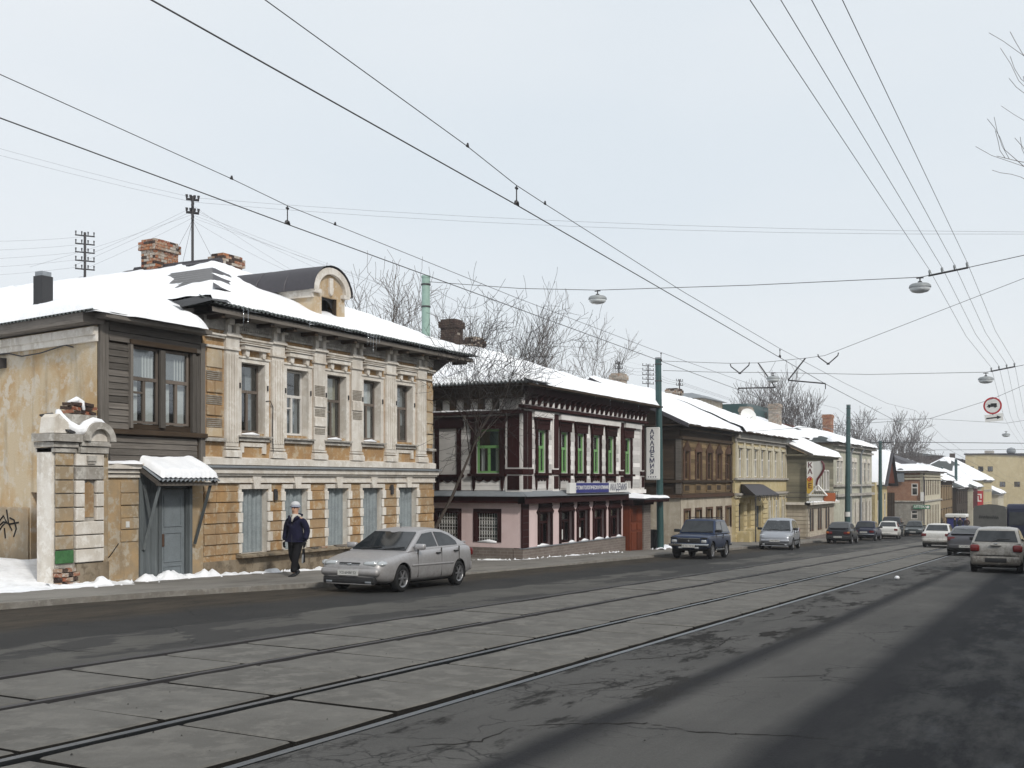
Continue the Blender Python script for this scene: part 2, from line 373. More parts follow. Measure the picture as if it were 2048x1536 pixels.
paint('frame_green', (0.17, 0.36, 0.13), 0.5)
paint('zinc_sheet', (0.25, 0.285, 0.30), 0.6, 0.7, 0.2, sc=2.5)
paint('door_grey', (0.165, 0.19, 0.205), 0.65, 0.45, sc=3)
paint('tin_dark', (0.045, 0.042, 0.05), 0.6, 0.4)
paint('tin_black', (0.018, 0.018, 0.02), 0.55, 0.3)
paint('tin_grey', (0.21, 0.23, 0.25), 0.55, 0.4)
paint('slate_roof', (0.075, 0.085, 0.085), 0.85, 0.4)
paint('pole_green', (0.016, 0.060, 0.060), 0.5, 0.45)
paint('pole_pale', (0.26, 0.38, 0.33), 0.6, 0.4)
paint('wire', (0.085, 0.085, 0.09), 0.6, 0.0)
paint('wire_thin', (0.20, 0.20, 0.215), 0.7, 0.0)
paint('iron', (0.035, 0.033, 0.035), 0.6, 0.3)
paint('rail_steel', (0.20, 0.215, 0.23), 0.38, 0.35, 1.0)
paint('lamp_shell', (0.27, 0.29, 0.30), 0.5, 0.2)
paint('lamp_glass', (0.80, 0.84, 0.86), 0.25, 0.1)
paint('sign_white', (0.74, 0.74, 0.72), 0.45, 0.1)
paint('sign_frame', (0.55, 0.55, 0.53), 0.45, 0.1)
paint('sign_navy', (0.018, 0.022, 0.075), 0.45, 0.1)
paint('sign_blue', (0.008, 0.012, 0.16), 0.4, 0.1)
paint('sign_red', (0.45, 0.012, 0.02), 0.45, 0.1)
paint('sign_maroon', (0.10, 0.014, 0.02), 0.45, 0.1)
paint('sign_green', (0.012, 0.17, 0.085), 0.45, 0.1)
paint('sign_yellow', (0.55, 0.36, 0.05), 0.45, 0.1)
paint('sign_orange', (0.45, 0.13, 0.05), 0.45, 0.1)
paint('paper', (0.62, 0.62, 0.60), 0.8, 0.2)
paint('black', (0.008, 0.008, 0.008), 0.7, 0.1)
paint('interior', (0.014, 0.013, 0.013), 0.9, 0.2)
paint('curtain_white', (0.60, 0.60, 0.585), 0.9, 0.2)
paint('curtain_grey', (0.26, 0.27, 0.28), 0.9, 0.2)
paint('curtain_beige', (0.36, 0.33, 0.25), 0.9, 0.2)
paint('bird_black', (0.02, 0.02, 0.022), 0.8, 0.1)
paint('blue_tarp', (0.02, 0.06, 0.17), 0.6, 0.3)
glassm('pane', (0.80, 0.84, 0.85), 0.14)
glassm('icicle', (0.92, 0.95, 0.97), 0.25, 0.1)
snowm('snow'); snowm('snow_dirty', 0.8); snowm('snow_yard', 0.25)
brickm('brick_far', (0.34, 0.15, 0.075), (0.26, 0.11, 0.06), (0.36, 0.30, 0.24), axis='y')
brickm('brick_grey_x', (0.19, 0.155, 0.135), (0.145, 0.115, 0.10), (0.23, 0.21, 0.19), 0.3, 0.11)
brickm('brick_grey_y', (0.19, 0.155, 0.135), (0.145, 0.115, 0.10), (0.23, 0.21, 0.19), 0.3, 0.11, 'y')
plaster('brick_red', (0.30, 0.10, 0.05), (0.22, 0.07, 0.04), (0.42, 0.33, 0.26), 4, st=0.2)
plaster('brick_orange', (0.36, 0.14, 0.06), (0.30, 0.10, 0.05), (0.44, 0.36, 0.28), 4, st=0.2)
plaster('brick_limed', (0.42, 0.38, 0.33), (0.30, 0.17, 0.10), (0.52, 0.49, 0.45), 4, st=0.2)
plaster('mortar', (0.30, 0.27, 0.23), (0.24, 0.21, 0.18), (0.38, 0.35, 0.31), 5)
plaster('brick_dark', (0.055, 0.035, 0.032), (0.035, 0.024, 0.023), (0.09, 0.07, 0.06), 4, st=0.2)
# asphalt: lanes differ across the street, cracks and patches
def asphalt():
    k = NT('asphalt'); sp = k.n('ShaderNodeSeparateXYZ'); k.link(k.pos, sp.inputs[0])
    ns = k.noise(0.7, 5, 0.6, lo=0.0, hi=1.0); long_ = k.noise(1.0, 5, 0.65, vec=k.scaled((0.16, 1.5, 1)), lo=0.4, hi=0.62)
    base = k.mix(k.noise(0.35, 6, 0.65), (0.098, 0.096, 0.093), (0.128, 0.125, 0.12))
    base = k.mix(k.mul(long_, 0.35), base, (0.06, 0.06, 0.06))
    def zone(c0, w, amp, inv=False):
        a = k.n('ShaderNodeMath', operation='MULTIPLY_ADD'); k.link(ns, a.inputs[0]); a.inputs[1].default_value = amp; k.link(sp.outputs['Y'], a.inputs[2])
        r = k.n('ShaderNodeMapRange'); k.link(a.outputs[0], r.inputs['Value']); r.inputs['From Min'].default_value = c0-w; r.inputs['From Max'].default_value = c0+w
        if inv: r.inputs['To Min'].default_value = 1; r.inputs['To Max'].default_value = 0
        return r.outputs['Result']
    old = k.mix(k.noise(0.9, 5, 0.6), (0.13, 0.126, 0.116), (0.095, 0.092, 0.087))         # worn pale strip by the tracks
    old = k.mix(k.noise(0.45, 5, 0.6, vec=k.scaled((0.45, 1.3, 1)), lo=0.50, hi=0.52), old, (0.062, 0.061, 0.060))
    zz = k.mul(zone(10.6, 0.08, 0.6), zone(12.55, 0.05, 0.9, True)); c = k.mix(zz, base, old)
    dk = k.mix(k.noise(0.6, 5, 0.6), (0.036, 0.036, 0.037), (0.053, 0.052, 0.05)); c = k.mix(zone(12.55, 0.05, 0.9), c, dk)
    dirt = k.mix(k.noise(1.6, 6, 0.7, vec=k.scaled((0.5, 1.6, 1))), (0.08, 0.066, 0.05), (0.036, 0.031, 0.025)); c = k.mix(zone(14.5, 0.35, 1.2), c, dirt)
    # wheel tracks and kerb lane on the right: wet, black asphalt with drying patches and pale salt smears
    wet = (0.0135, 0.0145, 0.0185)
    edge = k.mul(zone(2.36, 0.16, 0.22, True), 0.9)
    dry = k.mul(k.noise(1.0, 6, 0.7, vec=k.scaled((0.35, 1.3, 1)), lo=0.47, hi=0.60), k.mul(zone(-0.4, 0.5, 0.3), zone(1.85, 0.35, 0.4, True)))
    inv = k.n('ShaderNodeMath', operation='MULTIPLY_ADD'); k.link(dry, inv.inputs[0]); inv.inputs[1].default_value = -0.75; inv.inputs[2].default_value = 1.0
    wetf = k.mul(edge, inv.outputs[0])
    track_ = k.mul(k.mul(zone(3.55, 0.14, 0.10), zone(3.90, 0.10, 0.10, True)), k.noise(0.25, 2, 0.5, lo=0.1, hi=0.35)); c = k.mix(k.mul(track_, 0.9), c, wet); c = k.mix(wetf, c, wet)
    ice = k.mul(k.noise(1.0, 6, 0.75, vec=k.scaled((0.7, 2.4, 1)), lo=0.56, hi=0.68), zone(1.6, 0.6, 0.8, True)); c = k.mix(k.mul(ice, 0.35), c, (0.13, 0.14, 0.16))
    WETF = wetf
    # cracks
    def cracks(sc, lo, wid):
        v = k.n('ShaderNodeTexVoronoi'); v.feature = 'DISTANCE_TO_EDGE'; v.inputs['Scale'].default_value = sc
        d = k.n('ShaderNodeTexNoise'); d.inputs['Scale'].default_value = 2.0; d.inputs['Detail'].default_value = 4; k.link(k.pos, d.inputs['Vector'])
        ad = k.n('ShaderNodeVectorMath', operation='MULTIPLY_ADD'); k.link(d.outputs['Color'], ad.inputs[0]); ad.inputs[1].default_value = (0.5, 0.5, 0.5); k.link(k.pos, ad.inputs[2])
        k.link(ad.outputs[0], v.inputs['Vector'])
        r = k.n('ShaderNodeMapRange'); r.inputs['From Min'].default_value = wid; r.inputs['From Max'].default_value = 0; k.link(v.outputs['Distance'], r.inputs['Value'])
        return k.mul(r.outputs['Result'], k.noise(0.5, 4, 0.6, lo=lo, hi=lo+0.08))
    cc = cracks(2.2, 0.52, 0.03); cb = cracks(0.35, 0.44, 0.006)
    near = k.mul(zone(4.1, 0.3, 0.9), zone(5.8, 0.2, 0.3, True))
    c = k.mix(k.mul(cracks(3.4, 0.52, 0.045), near), c, (0.03, 0.03, 0.03))
    c = k.mix(k.mul(cb, 0.8), c, (0.016, 0.016, 0.017)); c = k.mix(k.mul(cc, 0.35), c, (0.02, 0.02, 0.02))
    pit = k.mul(k.noise(1.1, 5, 0.7, vec=k.scaled((0.6, 1.6, 1)), lo=0.53, hi=0.6), near); c = k.mix(pit, c, (0.022, 0.021, 0.02))
    fine = k.noise(60, 3, 0.7, lo=0.2, hi=0.8); c = k.mix(k.mul(fine, 0.45), c, (0.03, 0.03, 0.03))
    k.col(c); rr_ = k.n('ShaderNodeMapRange'); rr_.inputs['To Min'].default_value = 0.88; rr_.inputs['To Max'].default_value = 0.8; k.link(WETF, rr_.inputs['Value']); k.link(rr_.outputs['Result'], k.b.inputs['Roughness']); k.b.inputs['Specular IOR Level'].default_value = 0.12; k.bump(k.noise(30, 4, 0.7), 0.6, 0.012)
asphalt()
def sidewalk_mat():
    k = NT('sidewalk')
    c = k.mix(k.noise(0.5, 6, 0.65), (0.235, 0.222, 0.20), (0.175, 0.165, 0.148)); c = k.mix(k.mul(k.noise(1.0, 6, 0.7, vec=k.scaled((0.35, 1.4, 1)), lo=0.5, hi=0.65), 0.6), c, (0.07, 0.062, 0.052))
    c = k.mix(k.mul(k.noise(55, 3, 0.7), 0.3), c, (0.07, 0.066, 0.06)); k.col(c); k.rough(0.9); k.bump(k.noise(28, 4, 0.7), 0.4, 0.01)
sidewalk_mat()
def soil_mat():
    k = NT('soil'); c = k.mix(k.noise(0.4, 6, 0.65), (0.07, 0.06, 0.048), (0.05, 0.043, 0.035)); s_ = k.noise(0.16, 6, 0.65, lo=0.42, hi=0.55)
    k.col(k.mix(s_, c, (0.62, 0.63, 0.66))); k.rough(0.9); k.bump(k.noise(9, 5, 0.7), 0.5, 0.05)
soil_mat()
plaster('kerb_stone', (0.24, 0.23, 0.21), (0.17, 0.16, 0.145), (0.28, 0.27, 0.25), 2.0, st=0.5)
paint('bed', (0.016, 0.0145, 0.013), 0.95, 0.5)
# ------------------------------------------------------------------ ground, road, tracks
def strip(mb, t0, t1, dz, svals, flat=None):
    """a sheet following the falling street"""
    k = len(mb.v)
    for s in svals:
        a = t0(s) if callable(t0) else t0; b = t1(s) if callable(t1) else t1; d = dz(s) if callable(dz) else dz
        mb.v += [(s, a, gz(s)+d), (s, b, gz(s)+d)]
    for i in range(len(svals)-1): mb.f.append((k+2*i, k+2*i+2, k+2*i+3, k+2*i+1))
SV = [-60, -30] + [i*2.0 for i in range(-10, 60)] + [130, 150, 170, 200, 240, 280, 300, 420]
g = MB(); strip(g, -400, 500, -0.22, [-400, -60, 0, 150, 300, 301, 2500]); tag(g.build('ground', 'soil'), kind='structure')
def curb_t(s): 
    if s < 15: return 16.5
    if s < 21: return 16.5-(s-15)/6*1.1
    return 15.4
def walk_h(s):
    if s < 24: return 0.10
    if s < 27: return 0.10-0.08*(s-24)/3
    if s < 33: return 0.02
    if s < 37: return 0.02+0.06*(s-33)/4
    return 0.08 if s < 46 else 0.10
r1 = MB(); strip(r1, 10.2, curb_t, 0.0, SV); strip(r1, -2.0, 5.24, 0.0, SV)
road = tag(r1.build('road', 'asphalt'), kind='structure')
bed = MB(); strip(bed, 5.22, 10.22, -0.07, SV); tag(bed.build('track_bed', 'bed'), kind='structure')
# concrete panels between the rails, every one a piece of its own
track = MB(); strip(track, 6.78, 6.94, -0.066, SV); track = tag(track.build('tram_track', 'bed'), kind='structure')
def panel_mesh(w, l, seed):
    rnd = random.Random(seed); m = MB(); h = 0.07; c = 0.025
    o = [(-l/2, -w/2), (-l/6, -w/2), (l/6, -w/2), (l/2, -w/2), (l/2, w/2), (l/6, w/2), (-l/6, w/2), (-l/2, w/2)]
    o = [(x+rnd.uniform(-c, c)*0.5, y+rnd.uniform(-c, c)*0.7) for x, y in o]; n = len(o); inn = [(x*0.975, y*0.975) for x, y in o]
    m.v = [(x, y, -h) for x, y in o]+[(x, y, -0.012) for x, y in o]+[(x, y, rnd.uniform(-0.004, 0.004)) for x, y in inn]
    for i in range(n):
        j = (i+1) % n; m.f += [(i, j, n+j, n+i), (n+i, n+j, 2*n+j, 2*n+i)]
    m.f.append(tuple(range(2*n, 3*n))); me = m.mesh('concrete_panel'); me.materials.append(MATS['concrete_slab']); me.materials.append(MATS['bed'])
    for pl in me.polygons:
        if abs(pl.normal.z) < 0.6: pl.material_index = 1
    return me
rnd = random.Random(5)
for ci, (a, b) in enumerate(((5.50, 6.72), (7.00, 8.46), (8.74, 10.00))):
    ms = [panel_mesh(b-a, 1.385, 10*ci+q) for q in range(4)]
    for i in range(62):
        s = 0.25+1.45*i+0.07*ci
        if s > 62: break
        inst('concrete_panel', ms[rnd.randrange(4)], track, (s, (a+b)/2, gz(s)+rnd.uniform(-0.006, 0.006)), (rnd.uniform(-0.004, 0.004), math.atan(G)+rnd.uniform(-0.003, 0.003), rnd.uniform(-0.004, 0.004)))
far = MB()
for a, b in ((5.50, 6.72), (7.00, 8.46), (8.74, 10.00)): strip(far, a, b, -0.002, [61.8, 80, 110, 150, 200, 300])
far.build('far_track_panels', 'concrete_slab', track)
for t in (5.30, 6.83, 8.60, 10.13):
    m = MB()
    for (a0, a1, h0, h1) in ((t-0.05, t+0.03, -0.07, 0.006),):
        S0, S1 = -12, 299
        m.hexa([(S0, a0, gz(S0)+h0), (S1, a0, gz(S1)+h0), (S1, a1, gz(S1)+h0), (S0, a1, gz(S0)+h0), (S0, a0, gz(S0)+h1), (S1, a0, gz(S1)+h1), (S1, a1, gz(S1)+h1), (S0, a1, gz(S0)+h1)])
    m.build('rail', 'rail_steel' if t < 8 else 'iron', track)
# pavement with kerb
pv = MB(); strip(pv, lambda s: curb_t(s)+0.15, 26.0, walk_h, SV); tag(pv.build('pavement', 'sidewalk'), kind='structure')
kb = MB()
k0 = len(kb.v)
for s in SV:
    a = curb_t(s); h = walk_h(s)+0.012; z = gz(s)
    kb.v += [(s, a, z-0.15), (s, a+0.01, z+h), (s, a+0.155, z+h), (s, a+0.155, z-0.15)]
for i in range(len(SV)-1):
    for j in range(3): kb.f.append((k0+4*i+j, k0+4*i+4+j, k0+4*i+5+j, k0+4*i+1+j))
tag(kb.build('kerb', 'kerb_stone'), kind='structure')
pr = MB(); strip(pr, -6.5, -2.15, 0.11, SV); tag(pr.build('pavement_opposite', 'sidewalk'), kind='structure')
kr = MB(); strip(kr, -2.15, -2.0, 0.115, SV); strip(kr, -2.004, -2.0, 0.0, SV)
for i in range(len(SV)-1):
    s, e = SV[i], SV[i+1]; kr.quad((s, -2.0, gz(s)-0.1), (e, -2.0, gz(e)-0.1), (e, -2.0, gz(e)+0.115), (s, -2.0, gz(s)+0.115))
tag(kr.build('kerb_opposite', 'sidewalk'), kind='structure')
# ------------------------------------------------------------------ generic pieces for houses
def icicles(parent, pts, name='icicle'):
    for (x, y, z, l) in pts:
        m = MB(); m.tube([(x, y, z+0.03), (x, y, z-l*0.5), (x, y, z-l)], [0.014, 0.010, 0.002], 5); m.build(name, 'icicle', parent, smooth=True)
def brick_chimney(name, label, x, y, z0, z1, wx, wy, mats, parent=None, cap=True, seed=1, lean=0.0):
    """free-standing chimney stack laid brick by brick"""
    rd = random.Random(seed); t = thing(name, label, 'chimney', (x, y, z0)) if parent is None else None
    P = t if t else parent
    core = MB(); core.box(x-wx/2+0.03, x+wx/2-0.03, y-wy/2+0.03, y+wy/2-0.03, z0-0.5, z1-0.02); core.build('core', 'mortar', P)
    bh = 0.095; n = int((z1-z0)/bh); ms = []
    for k in range(6):
        m = MB(); l, d, h = 0.5, 0.5, 0.5
        m.hexa([(-l, -d, -h), (l, -d, -h), (l, d, -h), (-l, d, -h), (-l*0.97, -d*0.97, h), (l, -d*0.98, h), (l*0.98, d, h*0.95), (-l, d*0.97, h)])
        me = m.mesh('brick'); me.materials.append(MATS[mats[k % len(mats)]]); ms.append(me)
    for c in range(n):
        ex = 0.07 if (cap and n-4 <= c < n-1) else (0.03 if c < 2 and cap else 0.0); z = z0+(c+0.5)*bh
        X, Y = wx/2+ex, wy/2+ex; off = 0.0 if c % 2 else 0.13
        for side in range(4):
            Lh = X if side % 2 == 0 else Y; p = -Lh+off*(1 if side % 2 == 0 else 1); 
            if off: spans = [(-Lh, -Lh+off)]
            else: spans = []
            q = -Lh+off
            while q < Lh-0.01: spans.append((q, min(q+0.27, Lh))); q += 0.27
            for (u0, u1) in spans:
                if rd.random() < 0.02 or u1-u0 < 0.04: continue
                cu = (u0+u1)/2; ln = u1-u0-0.014; dp = 0.10; out = rd.uniform(-0.008, 0.01)
                if side == 0: loc = (x+cu, y-Y+dp/2-out, z); sc = (ln, dp, bh-0.012)
                elif side == 2: loc = (x+cu, y+Y-dp/2+out, z); sc = (ln, dp, bh-0.012)
                elif side == 1: loc = (x+X-dp/2+out, y+cu, z); sc = (dp, ln, bh-0.012)
                else: loc = (x-X+dp/2-out, y+cu, z); sc = (dp, ln, bh-0.012)
                inst('brick', ms[rd.randrange(6)], P, loc, (rd.uniform(-0.02, 0.02), rd.uniform(-0.02, 0.02), rd.uniform(-0.02, 0.02)), sc)
    return P
def corrugated(mb, p0, p1, q0, q1, wave=0.16, amp=0.028, rows=2):
    """wavy sheet: p0-p1 the lower edge, q0-q1 the upper edge"""
    p0, p1, q0, q1 = map(Vector, (p0, p1, q0, q1)); n = max(4, int((p1-p0).length/wave*6)); k = len(mb.v)
    nn = (p1-p0).cross(q0-p0).normalized()
    if nn.z < 0: nn = -nn
    for r in range(rows):
        f = r/(rows-1)
        for i in range(n+1):
            g_ = i/n; b = (p0.lerp(p1, g_)).lerp(q0.lerp(q1, g_), f)
            mb.v.append(tuple(b+nn*(amp*math.sin(2*math.pi*i/6))))
    for r in range(rows-1):
        for i in range(n):
            a = k+r*(n+1)+i; mb.f.append((a, a+1, a+n+2, a+n+1))
# ------------------------------------------------------------------ the ochre house (nearest)
T1 = 19.4; F1 = front(T1)
H1 = thing('ochre_house', 'two-storey crumbling ochre plaster house with white pilasters and a snow-laden roof, nearest on the left', 'house', (20.3, T1, gz(20.3)))
UW = [(21.67, 22.60), (23.50, 24.45), (25.32, 26.25), (27.13, 28.05), (28.97, 29.90)]
LW = [(21.70, 22.72), (23.42, 24.42), (25.35, 26.35), (27.10, 28.15), (29.08, 30.15)]
ops = [(a, b, 3.12, 4.97) for a, b in UW]+[(a, b, -0.06, 1.64) for a, b in LW]
m = MB(); wall_open(m, F1, 20.3, 31.2, 0.0-0.2, 6.05, ops, 0.0); m.build('wall', 'ochre', H1)
for p in ops: m = MB(); wall_open(m, F1, p[0], p[0], p[2], p[2], [p], 0.22, 0.001); m.build('reveal', 'trim_white', H1)
m = MB(); F1.box(m, 20.3, 31.2, -1.6, -0.2, -0.3, 0.03); m.build('foundation', 'plinth_dirt', H1)
m = MB(); m.quad((31.2, T1, -1.6), (31.2, T1, 6.1), (31.2, 32, 6.1), (31.2, 32, -1.6)); m.build('far_side_wall', 'ochre_dirty', H1); m = MB(); m.quad((20.3, T1, 2.2), (20.3, T1, 6.2), (20.3, 32, 6.2), (20.3, 32, 2.2)); m.build('side_wall', 'ochre_dirty', H1)
m = MB(); F1.box(m, 20.4, 31.1, -0.1, 6.0, -6, -0.75); m.build('interior', 'interior', H1)
# upper windows
CUR = [[(0.12, 0.32, 0, 1, 'curtain_grey'), (0.6, 0.86, 0, 1, 'curtain_grey')], [(0.05, 0.5, 0.0, 0.3, 'curtain_grey'), (0.5, 0.95, 0, 0.6, 'curtain_grey')],
       [(0.35, 0.95, 0, 1, 'curtain_beige'), (0.05, 0.2, 0, 1, 'curtain_grey')], [(0.5, 0.95, 0, 1, 'curtain_white'), (0.05, 0.3, 0, 0.62, 'curtain_grey')], [(0.45, 0.95, 0.3, 1, 'curtain_grey'), (0.3, 0.55, 0, 0.6, 'curtain_beige')]]
for i, (a, b) in enumerate(UW):
    window(F1, a+0.02, b-0.02, 3.14, 4.95, -0.18, H1, 'frame_old' if i != 1 else 'frame_white', fw=0.055, transom=0.40, curtain=CUR[i], fortoch=(i in (1, 2)))
    m = MB()     # architrave: jambs and head
    F1.box(m, a-0.13, a, 3.02, 5.08, 0, 0.05); F1.box(m, b, b+0.16, 3.02, 5.08, 0, 0.05); F1.box(m, a, b, 4.97, 5.08, 0, 0.05)
    F1.box(m, a-0.16, b+0.18, 5.08, 5.13, 0, 0.085); m.build('architrave', 'trim_white', H1)
    m = MB(); F1.box(m, a-0.02, b+0.04, 5.30, 5.42, 0.0, 0.19, 0.015); F1.box(m, a-0.06, b+0.08, 5.42, 5.47, 0, 0.23, 0.02)
    for x in (a+0.08, b-0.2):
        F1.poly(m, [(x, 5.30), (x+0.15, 5.30), (x+0.14, 5.16), (x+0.11, 5.12), (x+0.04, 5.12), (x+0.01, 5.16)], 0, 0.13)
    m.build('window_hood', 'trim_white', H1)
    m = MB(); F1.box(m, a-0.17, b+0.2, 3.0, 3.07, -0.2, 0.15, 0.03); F1.box(m, a-0.12, b+0.14, 2.90, 3.0, 0, 0.085); m.build('sill', 'trim_grey', H1)
    m = MB()
    if i in (0, 4):
        F1.box(m, a-0.03, b+0.06, 2.76, 2.86, 0, 0.04); F1.box(m, a-0.03, a+0.11, 2.60, 2.76, 0, 0.04); F1.box(m, b-0.09, b+0.06, 2.58, 2.76, 0, 0.04); m.build('apron', 'trim_white', H1)
    for dx in (a-0.075, b+0.08):   # shutter pins
        q = MB(); F1.box(q, dx-0.012, dx+0.012, 4.28, 4.42, 0.05, 0.09); q.build('shutter_pin', 'iron', H1)
snowbits = MB()
for a, b in (UW[0], UW[2], UW[3]):
    snowbits = MB(); snowbits.tube([F1.w(a+0.05, 3.085, 0.02), F1.w((a+b)/2, 3.10, 0.0), F1.w(b-0.2, 3.08, 0.02)], [0.02, 0.05, 0.02], 6); snowbits.build('sill_snow', 'snow', H1, smooth=True)
# pilasters
PIL = [(21.06, 21.54), (22.86, 23.36), (24.68, 25.20), (26.50, 27.02), (28.32, 28.86), (30.16, 30.70)]
for i, (a, b) in enumerate(PIL):
    m = MB(); F1.box(m, a, b, 2.75, 5.24, 0, 0.07)
    n = 5; w_ = (b-a)/n
    for k in range(n):
        if i in (2, 3) : break
        F1.box(m, a+k*w_+0.015, a+(k+1)*w_-0.03, 2.86, 5.14, 0.07, 0.095)
    m.build('pilaster', 'trim_white', H1)
    m = MB(); F1.box(m, a-0.05, b+0.05, 2.47, 2.60, 0, 0.14); F1.box(m, a-0.035, b+0.035, 2.60, 2.66, 0, 0.12, 0.01); F1.box(m, a-0.02, b+0.02, 2.68, 2.74, 0, 0.10, 0.01); m.build('pilaster_base', 'trim_white', H1)
    m = MB(); F1.box(m, a-0.03, b+0.03, 5.24, 5.29, 0, 0.12); F1.box(m, a-0.01, b+0.01, 5.29, 5.58, 0, 0.09); F1.box(m, a-0.045, b+0.045, 5.58, 5.64, 0, 0.16); F1.box(m, a-0.02, b+0.02, 5.64, 5.68, 0, 0.13)
    for x in (a+0.02, b-0.16): F1.poly(m, [(x, 5.68), (x+0.14, 5.68), (x+0.14, 6.0), (x, 6.0)], 0, 0.12); F1.box(m, x-0.01, x+0.15, 5.88, 6.02, 0.12, 0.22)
    m.build('capital', 'trim_white', H1)
    if i in (2, 3):      # fallen render: rough blocks and bare lath
        for (z0, z1, kind) in ((4.30, 4.62, 'lath'), (3.98, 4.27, 'b'), (3.72, 3.95, 'lath'), (3.42, 3.68, 'b'), (3.2, 3.4, 'lath')):
            if i == 3 and z0 < 3.7: continue
            if kind == 'lath':
                for q in range(int((z1-z0)/0.045)):
                    l = MB(); F1.box(l, a+0.03, b-0.03, z0+q*0.045, z0+q*0.045+0.028, 0.07, 0.082); l.build('lath', 'lath', H1)
            else:
                l = MB(); F1.box(l, a+0.0, b-0.0, z0, z1, 0.07, 0.115); l.build('stone_block', 'trim_white', H1, bevel=0.015)
# frieze, cornice strips
m = MB(); F1.box(m, 20.32, 31.22, 5.72, 6.05, 0, 0.04); m.build('frieze', 'trim_grey', H1)
m = MB(); xs = [(20.36, 21.0)]+[(PIL[i][1]+0.05, PIL[i+1][0]-0.05) for i in range(5)]+[(30.76, 31.2)]
for a, b in xs: m = MB(); F1.box(m, a, b, 5.50, 5.555, 0, 0.10); F1.box(m, a, b, 5.555, 5.62, 0, 0.15, 0.02); m.build('cornice_strip', 'trim_white', H1)
m = MB()
for a, b in xs[1:-1]:
    n = int((b-a)/0.085)
    for k in range(n): F1.box(m, a+k*0.085, a+k*0.085+0.05, 5.80, 5.86, 0.04, 0.085)
    F1.box(m, a, b, 5.72, 5.765, 0.04, 0.07)
tag(m.build('dentil_course', 'trim_grey', H1), kind='stuff')
for a, b in ((20.36, 21.0), (30.8, 31.2)): m = MB(); F1.box(m, a, b, 5.24, 5.30, 0, 0.07); m.build('band', 'trim_white', H1)
# the narrow bay at the left: alternating lath and plaster blocks
for (z0, z1, kind) in ((4.74, 5.2, 'o'), (4.42, 4.72, 'l'), (4.10, 4.39, 'o2'), (3.80, 4.07, 'l'), (3.52, 3.77, 'o2'), (3.22, 3.5, 'l'), (2.98, 3.2, 'o')):
    if kind == 'l':
        for q in range(int((z1-z0)/0.05)):
            l = MB(); F1.box(l, 20.42, 20.98, z0+q*0.05, z0+q*0.05+0.03, 0.0, 0.02); l.build('lath', 'lath', H1)
    elif kind == 'o2':
        for (a, b) in ((20.42, 20.69), (20.71, 20.98)):
            l = MB(); F1.box(l, a, b, z0, z1, 0, 0.045); l.build('stone_block', 'ochre', H1, bevel=0.012)
    else:
        l = MB(); F1.box(l, 20.42, 20.98, z0, z1, 0, 0.03); l.build('stone_block', 'ochre_wall', H1, bevel=0.012)
for a, b in ((20.32, 21.02), (30.76, 31.24)): l = MB(); F1.box(l, a, b, 2.86, 2.96, 0, 0.13, 0.02); l.build('bay_ledge', 'trim_grey', H1)
for z in (4.6, 4.2, 3.8, 3.4, 3.1):
    l = MB(); F1.box(l, 30.82, 31.2, z, z+0.36, 0, 0.03); l.build('stone_block', 'ochre_wall', H1, bevel=0.01)
# belt course between the storeys
m = MB(); F1.box(m, 20.25, 31.25, 2.27, 2.47, 0, 0.11, 0.03); m.build('belt_course', 'trim_white', H1)
m = MB(); F1.box(m, 20.25, 31.35, 2.19, 2.26, 0, 0.27, 0.03); m.build('drip_ledge', 'tin_grey', H1)
m = MB(); F1.box(m, 20.28, 31.3, 2.05, 2.185, 0, 0.20); F1.box(m, 20.3, 31.28, 1.99, 2.05, 0, 0.14); F1.box(m, 20.3, 31.26, 1.83, 1.97, 0, 0.07); F1.box(m, 20.3, 31.26, 1.80, 1.84, 0, 0.10); m.build('string_course', 'trim_white', H1)
# ground floor: zinc sheets in the windows, surrounds, rusticated courses
for i, (a, b) in enumerate(LW):
    m = MB(); corrugated(m, F1.w(a, -0.05, -0.17), F1.w(a, 1.64, -0.17), F1.w(b, -0.05, -0.17), F1.w(b, 1.64, -0.17))
    m = MB(); k = 28; k0 = len(m.v)
    for j in range(k+1):
        x = a+0.01+(b-a-0.02)*j/k; o = -0.15+0.03*math.sin(j*2*math.pi/4.7)+0.012*nz3(x*3, i)
        m.v += [F1.w(x, -0.05, o), F1.w(x, 1.64, o)]
    for j in range(k): m.f.append((2*j, 2*j+2, 2*j+3, 2*j+1))
    m.build('zinc_shutter', 'zinc_sheet', H1, smooth=True)
    c = (a+b)/2
    m = MB(); F1.box(m, a-0.12, c-0.16, 1.64, 1.76, 0, 0.06); F1.box(m, c+0.16, b+0.12, 1.64, 1.76, 0, 0.06); F1.box(m, a-0.14, a-0.02, 1.45, 1.64, 0, 0.05); F1.box(m, b+0.02, b+0.14, 1.45, 1.64, 0, 0.05)
    F1.poly(m, [(c-0.10, 1.64), (c+0.10, 1.64), (c+0.17, 1.98), (c-0.17, 1.98)], 0, 0.115); m.build('keystone_head', 'trim_white', H1)
CB = [-0.05, 0.22, 0.49, 0.76, 1.03, 1.30, 1.57, 1.80]
piers = [(20.32, 21.70), (22.72, 23.42), (24.42, 25.35), (26.35, 27.10), (28.15, 29.08), (30.15, 31.22)]
rb = random.Random(11)
